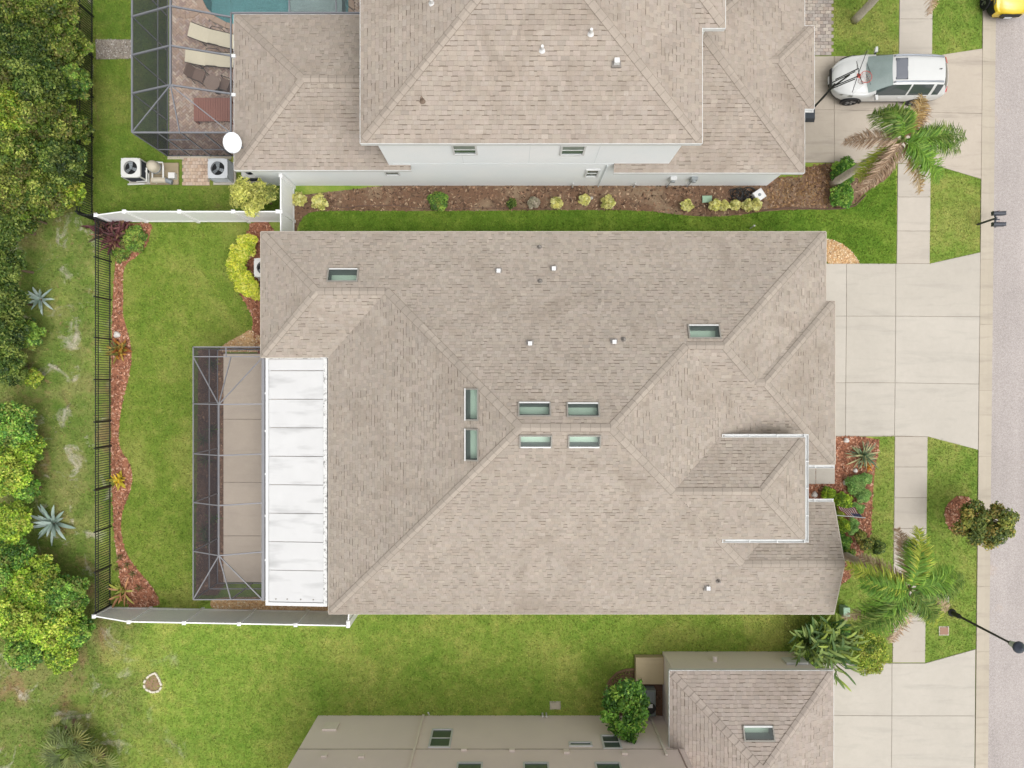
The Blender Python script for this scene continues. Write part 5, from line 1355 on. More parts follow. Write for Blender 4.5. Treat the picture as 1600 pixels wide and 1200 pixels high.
x, y = P(1172, 357); r = thing('vent_stack', 'thin white cleanout stack poking from the lush strip by the main eave', 'pipe', (x, y, 0)); mb = MB(); mb.tube([(0, 0, 0), (0, 0, .5)], .025, 8); mb.build('pipe', m_pvc, r); mb = MB(); mb.tube([(0, 0, .5), (0, 0, .56)], .04, 8); mb.build('cap', m_pvc, r)
# hose coil and tilted white panel by the pale blue wall
x, y = P(1158, 304); r = thing('hose_coil', 'tangled black hose coil heaped behind the yellow shrubs', 'hose', (x, y, 0)); rnd = random.Random(4)
for k in range(14):
    cx, cy, rr, zz = rnd.uniform(-.4, .4), rnd.uniform(-.12, .12), rnd.uniform(.14, .28), .03+k*.014; mb = MB(); ph = rnd.random()*6
    mb.tube([(cx+rr*math.cos(t), cy+rr*.9*math.sin(t), zz+.05*math.sin(t*2+ph)) for t in np.linspace(0, 6.2832, 22)], .016, 6, cap=False); mb.build('loop', m_black, r)
x, y = P(1187, 304, .35); r = thing('ground_light_box', 'square white tilted utility box beside the black hose coil', 'utility box', (x, y, 0), R(33))
mb = MB(); mb.slab([(-.22, -.22), (.22, -.22), (.22, .22), (-.22, .22)], 0, .35, .02); mb.build('body', m_vent, r); mb = MB(); mb.lathe([(0, .36), (.06, .358), (.07, .35)], n=14); mb.build('dial', m_acg, r)
# garden stones
m_stone = mat('white_stone', C(228, 222, 216), .8, .06)
def stone(px, py, rad, label, group=None):
    x, y = P(px, py); mb = MB(); prof = []; n = 9; rn = random.Random(int(px)); vs = []; fs = []
    for k, (f, z) in enumerate(((1, 0), (1.04, .05), (.8, .1), (.35, .125))):
        for i in range(n): t = 6.2832*i/n; q = rad*f*(1+.14*math.sin(i*2.3+px)); vs.append((q*math.cos(t), q*math.sin(t), z*(1+.1*rn.random())))
    for k in range(3):
        for i in range(n): fs.append((k*n+i, k*n+(i+1) % n, (k+1)*n+(i+1) % n, (k+1)*n+i))
    fs.append(tuple(range(3*n, 4*n))); mb.faces(vs, fs); o = mb.build('garden_stone', m_stone, None); o.location = (x, y, .01); tag(o, label, 'stone', group)
stone(183.5, 523, .14, 'single white stone beside the orange croton at the black fence')
for px, py, rr in ((1321.5, 688, .11), (1335.5, 735, .1), (1319.5, 754, .1), (1272, 772.5, .13)): stone(px, py, rr, 'white rounded stone in the red mulch of the front bed', 'white stones in the front bed')
stone(924, 310, .07, 'small white ball stone beside a yellow shrub at the pale blue wall')
# brick tree ring in the south lawn
x, y = P(239, 1067); r = thing('brick_tree_ring', 'pear shaped ring of white edging bricks round bare soil in the lawn', 'edging ring', (x, y, 0))
ringp = smoothpoly([(234, 1055), (243, 1051), (249, 1060), (253, 1071), (250, 1079), (238, 1081), (228, 1076), (225, 1068), (229, 1060)], 0)
mb = MB(); mb.quad([(P(a, b)[0]-x, P(a, b)[1]-y, .016) for a, b in ringp[::-1]]); mb.build('soil', mat('bare_soil', C(158, 130, 104), .95, .15, 6, 40, .12), r)
for i in range(len(ringp)):
    a, b = P(*ringp[i]), P(*ringp[(i+1) % len(ringp)]); n_ = max(1, round(math.dist(a, b)/.17))
    for k in range(n_):
        f = (k+.5)/n_; cx, cy = a[0]+(b[0]-a[0])*f-x, a[1]+(b[1]-a[1])*f-y; an = math.atan2(b[1]-a[1], b[0]-a[0])+random.uniform(-.15, .15)
        mb = MB(); ca, sa = math.cos(an), math.sin(an); l_, w_ = .075, .042
        mb.slab([(cx+u*ca-v*sa, cy+u*sa+v*ca) for u, v in ((-l_, -w_), (l_, -w_), (l_, w_), (-l_, w_))], 0, random.uniform(.06, .09), .008); mb.build('brick', mat('edging_brick', C(232, 224, 206), .8, .06), r)
# buried edging curve by the leafy tree
mb = MB(); mb.tube([(*P(a, b), .03) for a, b in ((942, 1094), (946, 1078), (952, 1063), (964, 1051), (978, 1046), (992, 1045))], .05, 6); o = mb.build('bed_edging', mat('edging_brown', C(150, 122, 96), .9), None); tag(o, 'curved brown bed edging around the leafy tree by the taupe house', 'edging')
mb = MB(); mb.tube([(*P(a, b), .03) for a, b in ((1190, 329), (1230, 325), (1290, 327), (1318, 326), (1336, 321), (1352, 305))], .035, 6); o = mb.build('bed_edging', mat('edging_dark', C(112, 88, 76), .9), None); tag(o, 'thin dark edging between the lush side lawn and the palm bed', 'edging')
mb = MB(); mb.tube([(*P(a, b), .03) for a, b in ((515, 323), (545, 325), (560, 322), (620, 321), (655, 326), (690, 328), (740, 325), (800, 326), (860, 327))], .02, 6); o = mb.build('garden_hose', mat('hose_brown', C(120, 96, 84), .8), None); tag(o, 'long thin brown hose lying in the bed below the pale blue wall', 'hose')
# dark recycling cart end at garage corner = hoop base
# basketball hoop
x, y = P(1264, 176, .3); r = thing('basketball_hoop', 'portable basketball hoop with black pole and clear backboard over the white car', 'basketball hoop', (x, y, 0))
m_hb = mat('hoop_base', C(70, 76, 84), .5, .06); m_orange = mat('rim_red', C(214, 84, 72), .5); m_bb = mat_screen('backboard_clear', (.6, .6, .6), .07)
mb = MB(); mb.hexa([(-.45, -.32, 0), (.35, -.32, 0), (.35, .32, 0), (-.45, .32, 0), (-.4, -.25, .32), (.25, -.25, .32), (.25, .25, .32), (-.4, .25, .32)]); mb.build('base', m_hb, r)
bt = Vector((.12, .30, 2.5)); mb = MB(); mb.tube([(0.0, 0, .2), (.03, .12, 1.6), bt], .045, 10); mb.build('pole', m_black, r)
bz = 3.05; bc = Vector((.66, .36, bz+.42))
for s in (-.12, .12):
    for z_ in (0, .28):
        mb = MB(); mb.tube([bt+Vector((-.05, s, z_-.12)), bc+Vector((-.06, s*1.2, -.28+z_))], .022, 6); mb.build('extension_arm', m_black, r)
mb = MB(); mb.tube([bt+Vector((.0, 0, -.6)), bc+Vector((-.3, 0, -.25))], .035, 8); mb.build('brace', m_black, r)
ca, sa = math.cos(R(8)), math.sin(R(8)); W2, H2 = .7, .45
def bbp(t, h, d=0): return (bc.x+sa*t+ca*d, bc.y+ca*t-sa*d, bc.z+h)
mb = MB(); mb.hexa([bbp(-W2, -H2), bbp(-W2, -H2, .012), bbp(W2, -H2, .012), bbp(W2, -H2), bbp(-W2, H2), bbp(-W2, H2, .012), bbp(W2, H2, .012), bbp(W2, H2)]); bo = mb.build('backboard', m_bb, r)
for a, b in (((0, -.05), (-.64, -.4)), ((0, -.05), (.64, .4)), ((0, -.05), (.6, -.4)), ((0, -.05), (-.62, .4))):
    mb = MB(); mb.tube([bbp(*a, -.03), bbp(*b, -.03)], .014, 6); mb.build('board_strut', m_black, bo)
rc = Vector(bbp(0, -.3, .38)); mb = MB(); mb.tube([(rc.x+.23*math.cos(t), rc.y+.23*math.sin(t), rc.z) for t in np.linspace(0, 6.2832, 29)], .011, 6, cap=False); ri = mb.build('rim', m_orange, r)
mb = MB(); mb.bar(bbp(0, -.3, .015), (rc.x-.22*ca, rc.y+.22*sa, rc.z), .16, .02); mb.build('rim_bracket', m_orange, ri)
m_net = mat('net_pink', C(226, 170, 160), .8)
for k in range(12):
    a = 6.2832*k/12
    for dr in (.5, -.5):
        mb = MB(); mb.tube([(rc.x+q*math.cos(a+dr*f), rc.y+q*math.sin(a+dr*f), rc.z-f*.4) for q, f in ((.225, 0), (.18, .35), (.14, .7), (.13, 1))], .006, 4); mb.build('net_cord', m_net, ri)

# flag on the front wall
bx, by = 12.42, -5.3; r = thing('flag', 'striped national flag on a white pole angled out over the front bed', 'flag', (bx, by, 0))
p0 = Vector((0, 0, 1.9)); x1, y1 = P(1351, 809, 2.55); p1 = Vector((x1-bx, y1-by, 2.55)); mb = MB(); mb.tube([p0, p1], .016, 8); mb.build('pole', m_white, r)
mb = MB(); mb.lathe([(0, -.04), (.03, 0), (0, .04)], tuple(p1), 10); mb.build('finial', m_white, r)
d = (p1-p0).normalized(); Lh = .55; Lf = .8; mb = MB(); red, wht, blu = C(176, 66, 70), C(236, 232, 236), C(70, 74, 124); nU, nV = 13, 20
def fp(u, v):   # u along the pole (hoist, from the tip back), v down the hanging fly
    q = p1-d*(.06+u*Lh); w = math.sin(v*9+u*5)*.035*v; return (q.x+w*.5-.10*v*u, q.y+.28*v*(1-.15*u)+w, q.z-v*Lf*.92)
for i in range(nU):
    for j in range(nV):
        c_ = blu if (i < 7 and j < nV*.4) else (red if i % 2 == 0 else wht)
        mb.quad([fp(i/nU, j/nV), fp((i+1)/nU, j/nV), fp((i+1)/nU, (j+1)/nV), fp(i/nU, (j+1)/nV)], c_)
cl = mb.build('cloth', mat_tint('flag_cloth', .8, .3, .1, .03), r, smooth=True)
mb = MB()
for i in range(9):
    for j in range(6 if i % 2 == 0 else 5):
        u0 = (i+.6)/9.2*7/13; v0 = ((j+.5)/6 if i % 2 == 0 else (j+1)/6)*.4; s_ = .010
        pts = []
        for k in range(10):
            a = math.pi/2+k*math.pi/5; rr = s_*2 if k % 2 == 0 else s_*.8; q = Vector(fp(u0+rr*math.cos(a)/Lh*.6, v0+rr*math.sin(a)*.6)); pts.append(tuple(q+Vector((.0, .004, .006))))
        mb.quad(pts)
mb.build('stars', m_white, cl)
# ================================================================ CARS
m_tyre = mat('tyre', C(50, 50, 52), .85); m_rim = mat('alloy', C(176, 176, 178), .35, .05, metal=.6); m_cglass = mat('car_glass', C(74, 84, 86), .05, .1, 1, spec=.9); m_trimb = mat('car_black', C(48, 49, 52), .5, .06)
m_wsh = mat('windscreen', C(150, 166, 163), .05, .12, 1.5, spec=.9); m_tail = mat('tail_red', C(200, 50, 56), .25); m_lampg = mat('lamp_lens', C(150, 152, 146), .15, .04, spec=.8); m_plate = mat('plate_white', C(230, 232, 236), .5); m_grey = mat('roof_rail', C(158, 164, 174), .4, .05, metal=.4)  # windscreen colour is paled to stand in for reflected light
m_roofglass = mat('sunroof_glass', C(112, 116, 126), .06, .06, spec=.8)
def carpaint(name, c):
    m, nd, lk = new_mat(name); n = noise(nd, lk, position(nd), 1.2, 4, .6)
    col = ramp(nd, lk, n, [(.3, mul(c, .96)), (.7, mul(c, 1.03))]); finish(m, nd, lk, col, .28, .5)
    b = [x for x in nd if x.type == 'BSDF_PRINCIPLED'][0]; b.inputs['Coat Weight'].default_value = .6; b.inputs['Coat Roughness'].default_value = .06; return m
def car(name, label, loc, rz, paint, ST, wheels, wr, side_win, ws, rw, dark_low=None, roof_rails=True, sunroof=None, cladding=True, plate=False):
    """ST rows: s, half width, z bottom, z belt, half width at roof edge, z roof; s from the nose backwards"""
    r = thing(name, label, 'car', loc, rz)
    S = np.array(ST, float); sub = 3; rows = []
    for i in range(len(S)-1):
        p0, p1, p2, p3 = S[max(i-1, 0)], S[i], S[i+1], S[min(i+2, len(S)-1)]
        for k in range(sub):
            t = k/sub; cr = .5*((2*p1)+(p2-p0)*t+(2*p0-5*p1+4*p2-p3)*t*t+(3*p1-p0-3*p2+p3)*t**3); l_ = p1+(p2-p1)*t
            q = l_*.55+cr*.45; q[0] = l_[0]; rows.append(q)
    rows.append(S[-1]); rows = np.array(rows); L = S[-1][0]
    def prof(q):
        s, hw, zb, zt, hr, zr = q; zm = zb+(zt-zb)*.5
        return [(hw*.86, zb), (hw*.965, zb+.10), (hw*.99, zb+(zt-zb)*.32), (hw, zm+.06), (hw*.985, zt-.09), (hw*.945, zt), (hw*.945+(hr-hw*.945)*.5, zt+(zr-zt)*.52), (hr, zr-.045), (hr*.88, zr-.008), (hr*.5, zr+.012), (0, zr+.018)]
    def warp(p):
        k = float(np.interp(L/2-p[0], [0, .6, 1.26, 2.14, 2.9, 4.0, L], [.24, .2, .2, .12, 0, 0, -.16])); return (p[0]-k*(p[1]/.9)**2, p[1], p[2])
    G_ = [[warp((L/2-q[0], y, z)) for y, z in prof(q)] for q in rows]; nP = len(G_[0]); nS = len(rows)
    body = MB(); low = MB(); parts = {}
    def cls(i, j):
        s = (rows[i][0]+rows[i+1][0])/2
        if 5 <= j <= 6:
            for k, (a, b) in enumerate(side_win):
                if a < s < b: return ('side_window', k)
        if j >= 7 and ws[0] < s < ws[1]: return ('windscreen', 0)
        if j >= 7 and rw[0] < s < rw[1]: return ('rear_window', 0)
        if j <= 1 and cladding: return 'low'
        if dark_low and s < dark_low[0] and j <= dark_low[1]: return 'low'
        return None
    for sg in (1, -1):
        for i in range(nS-1):
            for j in range(nP-1):
                q = [G_[i][j], G_[i+1][j], G_[i+1][j+1], G_[i][j+1]]; q = [(x, sg*y, z) for x, y, z in q]
                if sg < 0: q = q[::-1]
                c_ = cls(i, j)
                if c_ is None: body.quad(q)
                elif c_ == 'low': low.quad(q)
                else:
                    key = (*c_, sg if c_[0] == 'side_window' else 0); parts.setdefault(key, MB()).quad(q)
        for i, rev in ((0, 0), (nS-1, 1)):
            q = [(x, sg*y, z) for x, y, z in G_[i]]+[(G_[i][0][0], 0, G_[i][0][2])]; q = q if (sg > 0) ^ (not rev) else q[::-1]; body.quad(q)
        q = [(x, sg*y, z) for x, y, z in [G_[i][0] for i in range(nS)]]+[(G_[nS-1][0][0], 0, .2), (G_[0][0][0], 0, .2)]; low.quad(q)
    def weld(o):
        import bmesh
        b = bmesh.new(); b.from_mesh(o.data); bmesh.ops.remove_doubles(b, verts=b.verts, dist=.0008); bmesh.ops.recalc_face_normals(b, faces=b.faces); b.to_mesh(o.data); b.free()
    o = body.build('body', paint, r, smooth=True); weld(o)
    o2 = low.build('cladding', m_trimb, r, smooth=True); weld(o2)
    for (nm, k, sg), mb in parts.items():
        w_ = mb.build(nm, m_wsh if nm == 'windscreen' else m_cglass, r, smooth=True); weld(w_)
    for s in wheels:
        for sg in (1, -1):
            hw = .9; y = sg*(float(np.interp(s, S[:, 0], S[:, 1]))-.10); x = L/2-s
            mb = MB(); mb.lathe([(wr*.62, -.115), (wr*.93, -.115), (wr, -.08), (wr, .08), (wr*.93, .115), (wr*.62, .115)], (x, y, wr), 28, 'y'); w_ = mb.build('wheel', m_tyre, r, smooth=False)
            mb = MB(); mb.lathe([(0, sg*.06), (wr*.62, sg*.07), (wr*.66, sg*.118), (wr*.60, sg*.118)], (x, y, wr), 24, 'y'); mb.build('rim', m_trimb, w_)
            for k in range(5):
                a = 6.2832*k/5+.3
                for da in (-.13, .13):
                    mb = MB(); mb.bar((x+.04*math.cos(a), y+sg*.10, wr+.04*math.sin(a)), (x+wr*.62*math.cos(a+da), y+sg*.113, wr+wr*.62*math.sin(a+da)), .035, .02, up=(0, 1, 0)); mb.build('spoke', m_rim, w_)
            mb = MB(); n = 18; vs = []; fs = []
            for i in range(n+1):
                t = math.pi*(-.06+1.12*i/n); c, s_ = math.cos(t), math.sin(t)
                for rr, dy in ((wr+.015, 0), (wr+.085, 0), (wr+.085, -.05), (wr+.015, -.2)): vs.append((x+rr*c, y+sg*(.125+dy), wr+rr*s_))
            for i in range(n):
                for k in range(4): fs.append((i*4+k, i*4+(k+1) % 4, (i+1)*4+(k+1) % 4, (i+1)*4+k))
            mb.faces(vs, fs); mb.build('wheel_arch', m_trimb if cladding else paint, r)
    def onb(s, j, out=.012):
        q = np.array([np.interp(s, S[:, 0], S[:, k]) for k in range(6)]); y, z = prof(q)[j]; return y, z
    for sg in (1, -1):
        # headlights, tail lights, mirrors, handles
        hl = MB(); a = [(.16, 4), (.62, 4), (.66, 5), (.24, 5)]
        pts = []
        for s, j in a: y, z = onb(s, j); pts.append(warp((L/2-s+.02, sg*(y+.012), z+.022)))
        c_ = Vector((0, 0, 0))
        for p in pts: c_ += Vector(p)
        c_ /= 4; hl.quad(pts if sg > 0 else pts[::-1]); hl.faces(pts+[tuple(Vector(p)*.0+c_+(Vector(p)-c_)*.9-Vector((.03, sg*.02, .03))) for p in pts], [(i, (i+1) % 4, 4+(i+1) % 4, 4+i) for i in range(4)]); hl.build('headlight', m_lampg, r)
        y, z = onb(L-.14, 4); mb = MB(); tl = [(-L/2+.33, sg*(y-.02), z-.06), (-L/2+.05, sg*(y-.12), z-.06), (-L/2+.05, sg*(y-.34), z-.06), (-L/2+.33, sg*(y-.2), z-.06), (-L/2+.33, sg*(y+.015), z+.09), (-L/2+.045, sg*(y-.1), z+.09), (-L/2+.045, sg*(y-.34), z+.09), (-L/2+.33, sg*(y-.2), z+.09)]; mb.hexa([warp(p_) for p_ in tl]); mb.build('tail_light', m_tail, r)
        s = ws[0]+.42; y, z = onb(s, 5); mb = MB(); mx, my, mz = L/2-s, sg*(y+.14), z+.08
        mb.hexa([(mx-.06, my-sg*.1, mz-.05), (mx+.05, my-sg*.1, mz-.05), (mx+.03, my+sg*.1, mz-.05), (mx-.06, my+sg*.1, mz-.05), (mx-.06, my-sg*.1, mz+.09), (mx+.06, my-sg*.1, mz+.08), (mx+.02, my+sg*.11, mz+.08), (mx-.06, my+sg*.11, mz+.09)]); mo = mb.build('mirror', paint, r)
        mb = MB(); mb.bar((mx, sg*(y-.03), z+.02), (mx, my-sg*.09, mz), .05, .04); mb.build('mirror_arm', m_trimb, mo)
        for (a_, b_) in side_win[:2]:
            y, z = onb(b_-.15, 4); mb = MB(); mb.bar((L/2-b_+.25, sg*(y+.018), z-.06), (L/2-b_+.07, sg*(y+.018), z-.06), .02, .03); mb.build('door_handle', paint, r)
        if roof_rails:
            pts = []
            for s in np.linspace(ws[1]+.12, rw[0]-.12, 9): y, z = onb(float(s), 8); pts.append((L/2-s, sg*(y-.015), z+.06))
            mb = MB(); mb.tube([(pts[0][0]+.04, pts[0][1], pts[0][2]-.06)]+pts+[(pts[-1][0]-.04, pts[-1][1], pts[-1][2]-.06)], .03, 8); mb.build('roof_rail', m_grey, r)
    if sunroof:
        a, b, w = sunroof; za = onb(a, 10)[1]; zb = onb(b, 10)[1]; mb = MB()
        rr = .05; pts = []
        for cx, cy, t0 in ((b-rr, w-rr, 0), (a+rr, w-rr, 90), (a+rr, -w+rr, 180), (b-rr, -w+rr, 270)):
            for t in (0, 30, 60, 90): pts.append((cx+rr*math.cos(R(t0+t)), cy+rr*math.sin(R(t0+t))))
        for i in range(6):
            for j in range(8):
                q = []
                for di, dj in ((0, 0), (1, 0), (1, 1), (0, 1)):
                    s = a+(b-a)*(i+di)/6; y = -w+2*w*(j+dj)/8
                    qq = np.array([np.interp(s, S[:, 0], S[:, k]) for k in range(6)]); pr = prof(qq)[::-1]
                    z = float(np.interp(abs(y), [p_[0] for p_ in pr], [p_[1] for p_ in pr])); q.append((L/2-s, y, z+.012))
                mb.quad(q[::-1])
        mb.build('sunroof', m_roofglass, r)
        fr = MB()
        for p_, q_ in (((a, -w), (b, -w)), ((b, -w), (b, w)), ((b, w), (a, w)), ((a, w), (a, -w))):
            zz = lambda t: float(np.interp(t[0], S[:, 0], S[:, 5]))+(.012 if abs(t[1]) < w*.5 else .0)
            fr.bar((L/2-p_[0], p_[1], zz(p_)+.012), (L/2-q_[0], q_[1], zz(q_)+.012), .03, .012)
        fr.build('sunroof_seal', m_trimb, r)
    for s, y0, y1 in ((ws[0]+.03, .05, .5), (ws[0]+.03, -.45, .02)):
        z0 = onb(s, 9)[1]; z1 = onb(s+.16, 9)[1]; mb = MB(); mb.tube([(L/2-s, y0, z0+.02), (L/2-s-.12, y1, z1+.025)], .008, 5); mb.build('wiper', m_trimb, r)
    mb = MB(); y, z = .42, (S[0][2]+S[0][3])/2; mb.box(L/2-.02, L/2+.012, -.42, .42, z+.0, z+.2); mb.build('grille', m_trimb, r)
    mb = MB(); mb.box(L/2+.012, L/2+.024, -.16, .16, z-.12, z+.0); mb.build('number_plate', m_plate, r)
    mb = MB(); mb.box(-L/2-.014, -L/2+.02, -.24, .24, z+.1, z+.24); mb.build('number_plate', m_plate, r)
    mb = MB(); s = rw[0]-.25; z = onb(s, 10)[1]; mb.hexa([(L/2-s+.1, -.02, z-.01), (L/2-s+.1, .02, z-.01), (L/2-s-.06, .02, z-.01), (L/2-s-.06, -.02, z-.01), (L/2-s+.02, -.006, z+.02), (L/2-s+.02, .006, z+.02), (L/2-s-.06, .012, z+.055), (L/2-s-.06, -.012, z+.055)]); mb.build('antenna_fin', m_trimb, r)
    return r
ST_W = [(0, .40, .38, .62, .30, .66), (.06, .60, .30, .70, .46, .74), (.16, .72, .25, .76, .56, .81), (.34, .82, .22, .83, .64, .89), (.62, .885, .22, .90, .71, .96), (1.0, .91, .22, .95, .75, 1.02), (1.26, .92, .22, .98, .77, 1.06),
        (2.14, .92, .22, 1.01, .63, 1.53), (2.4, .92, .22, 1.01, .635, 1.58), (2.95, .92, .22, 1.02, .635, 1.60), (3.02, .92, .22, 1.02, .635, 1.60), (3.9, .915, .22, 1.03, .62, 1.57), (4.02, .91, .22, 1.03, .615, 1.56), (4.36, .90, .24, 1.04, .60, 1.50), (4.50, .88, .26, 1.04, .60, 1.36), (4.70, .84, .30, 1.02, .64, 1.10), (4.80, .78, .34, .95, .66, .98), (4.83, .70, .40, .88, .6, .90)]
cx, cy = 16.02, 13.03
car('station_wagon', 'white estate car with sunroof and roof rails parked in the driveway', (cx, cy, .034), math.pi, carpaint('white_paint', C(224, 225, 224)), ST_W, (.95, 3.70), .345,
    [(1.62, 2.95), (3.02, 3.9), (4.02, 4.36)], (1.26, 2.14), (4.36, 4.70), sunroof=(2.28, 2.74, .43))
ST_Y = [(0, .66, .32, .76, .56, .80), (.08, .78, .26, .84, .66, .88), (.28, .86, .22, .94, .72, .98), (.6, .89, .22, 1.02, .75, 1.07), (1.0, .90, .22, 1.06, .76, 1.12), (1.75, .90, .22, 1.08, .66, 1.55), (2.0, .90, .22, 1.08, .66, 1.60), (2.5, .9, .22, 1.08, .66, 1.61), (2.58, .9, .22, 1.08, .66, 1.61),
        (3.3, .89, .22, 1.09, .65, 1.59), (3.75, .88, .24, 1.1, .64, 1.56), (3.86, .87, .28, 1.1, .64, 1.45), (4.05, .84, .3, 1.06, .66, 1.12), (4.14, .78, .36, .98, .62, 1.0)]
car('parked_hatchback', 'bright yellow hatchback with black bumper parked in the street', (21.27, 15.72+2.07, .012), -math.pi/2, carpaint('yellow_paint', C(244, 210, 44)), ST_Y, (.82, 3.4), .34,
    [(1.3, 2.5), (2.58, 3.3)], (1.0, 1.75), (3.86, 4.05), dark_low=(.34, 3), roof_rails=False)
# ================================================================ PLANTS
m_leaf = mat_tint('leaf', .5, .32, .3, .08, .5, 20, .03); m_dry = mat_tint('dry_leaf', .85, .15, .1, .1, 1.5, 20, .05)
m_bark = mat('bark', C(150, 128, 108), .9, .2, 3, 20, .15, bump_d=.02); m_palmtrunk = mat('palm_trunk', mul(C(196, 186, 172), 1.3), .9, .12, 2, 14, .12, bump_d=.02)
GREENS = dict(
    wild=[C(80, 104, 36), C(104, 128, 44), C(62, 86, 32), C(128, 144, 56), C(90, 108, 46), C(158, 166, 80), C(112, 110, 58)],
    lime=[C(124, 146, 44), C(150, 166, 58), C(100, 126, 40), C(86, 112, 42), C(170, 176, 76), C(132, 130, 56)],
    fresh=[C(92, 126, 48), C(116, 146, 60), C(76, 108, 44), C(136, 156, 66), C(66, 96, 42), C(120, 124, 60)],
    dark=[C(68, 94, 38), C(84, 108, 44), C(54, 78, 34), C(106, 124, 52), C(136, 150, 74)],
    yellow=[C(206, 200, 124), C(220, 212, 140), C(188, 182, 104), C(196, 192, 130), C(150, 152, 76)],
    gold=[C(204, 202, 70), C(220, 214, 104), C(172, 184, 58), C(190, 194, 70), C(140, 160, 52)],
    airy=[C(176, 176, 92), C(196, 194, 110), C(150, 156, 76), C(120, 130, 66)],
    ever=[C(88, 102, 48), C(110, 122, 56), C(70, 86, 42), C(130, 136, 62), C(142, 128, 64)],
    bright=[C(88, 132, 46), C(110, 152, 58), C(68, 110, 40), C(132, 162, 66), C(58, 94, 36)],
    juniper=[C(104, 144, 72), C(124, 160, 84), C(86, 124, 62), C(140, 168, 96)],
    grey=[C(150, 144, 124), C(132, 128, 106), C(166, 156, 140)])
LEAFK = 1.75
def leaves(pos, nrm, size, aspect, tint, cup=.15):
    n = len(pos); rnd = RNG.normal(size=(n, 3)); nrm = nrm/np.maximum(1e-6, np.linalg.norm(nrm, axis=1, keepdims=True))
    d = rnd-(rnd*nrm).sum(1, keepdims=True)*nrm; d /= np.maximum(1e-6, np.linalg.norm(d, axis=1, keepdims=True)); w = np.cross(nrm, d)
    s = size[:, None]; V = np.zeros((n, 4, 3))
    V[:, 0] = pos-d*s*.5; V[:, 1] = pos+w*s*aspect*.5+nrm*s*cup; V[:, 2] = pos+d*s*.5; V[:, 3] = pos-w*s*aspect*.5+nrm*s*cup
    return V.reshape(-1, 3), np.arange(n*4).reshape(n, 4)
def lump_leaves(lumps, n, leaf, cols, spread=.30, aspect=.55, zmin=.04, flat=.0, vary=.22):
    """lumps (m,4): x,y,z,r"""
    Lm = np.array(lumps); wgt = Lm[:, 3]**2; wgt /= wgt.sum(); k = RNG.choice(len(Lm), n, p=wgt)
    d = RNG.normal(size=(n, 3)); d[:, 2] = np.abs(d[:, 2])*.9+d[:, 2]*.25; d /= np.linalg.norm(d, axis=1, keepdims=True)
    rr = Lm[k, 3]*(1-spread*RNG.random(n)**1.5+.08*RNG.normal(size=n)); pos = Lm[k, :3]+d*rr[:, None]
    ok = pos[:, 2] > zmin; pos, d, k = pos[ok], d[ok], k[ok]; n = len(pos)
    nrm = d*.6+RNG.normal(size=(n, 3))*.5; nrm[:, 2] += .75
    lt = 1+vary*(RNG.random(len(Lm))-.5)*2; lc = RNG.integers(0, len(cols), len(Lm)); cc = np.array(cols)
    base = np.where(RNG.random((n, 1)) < .5, cc[lc[k]], cc[RNG.integers(0, len(cols), n)])
    tint = np.minimum(.8, base*LEAFK*lt[k][:, None]*(.72+.56*RNG.random((n, 1))))
    V, F = leaves(pos, nrm, leaf*(.6+.8*RNG.random(n)), aspect, tint); return V, F, tint
def shrub(name, label, px, py, rpx, h, leaf, n, cols, ry=None, group=None, cat='shrub', lumps=None, zref=.6, spread=.3, aspect=.55, stems=3, vary=.22, lr=.42, lean=0.0):
    x, y = P(px, py, h*zref); k = (CAM_H-h*zref)/FPX; rx = rpx*k; ry = (ry or rpx)*k
    r = thing(name, label, cat, (x, y, 0), group=group); nl = lumps or max(4, int(6+rpx*.35)); L = []
    rm = min(rx, ry); asp = 1
    for i in range(nl):
        a = 2.399*i; f = math.sqrt((i+.5)/nl)*.72; q = rm*lr*random.uniform(.75, 1.2); q = min(q, h*.48)
        zc = h*(1-.55*f*f)*random.uniform(.8, 1.0)-q; L.append((rx*f*math.cos(a)*random.uniform(.85, 1.1), ry*f*math.sin(a)*random.uniform(.85, 1.1), max(q*.5, zc), q))
    pal = GREENS[cols] if isinstance(cols, str) else cols
    if cols in ('wild', 'dark'): pal = [mul(c, .78) for c in pal]
    if name == 'leafy_bush': pal = [mul((c[0]*.93, c[1]*1.04, c[2]), 1.2) for c in pal]
    V, F, T = lump_leaves(L, n, leaf, pal, spread, aspect, vary=vary)
    np_mesh('foliage', V, F, T, m_leaf, r)
    for i in range(stems):
        q = random.choice(L[:max(3, nl//4)]); mb = MB(); mb.tube([(q[0]*.1+lean, q[1]*.1, 0), (q[0]*.4+lean*.8, q[1]*.4, q[2]*.6), (q[0]*.8+lean*.2, q[1]*.8, q[2])], [.03+.008*h, .02+.005*h, .01], 6); mb.build('stem', m_bark, r)
    return r
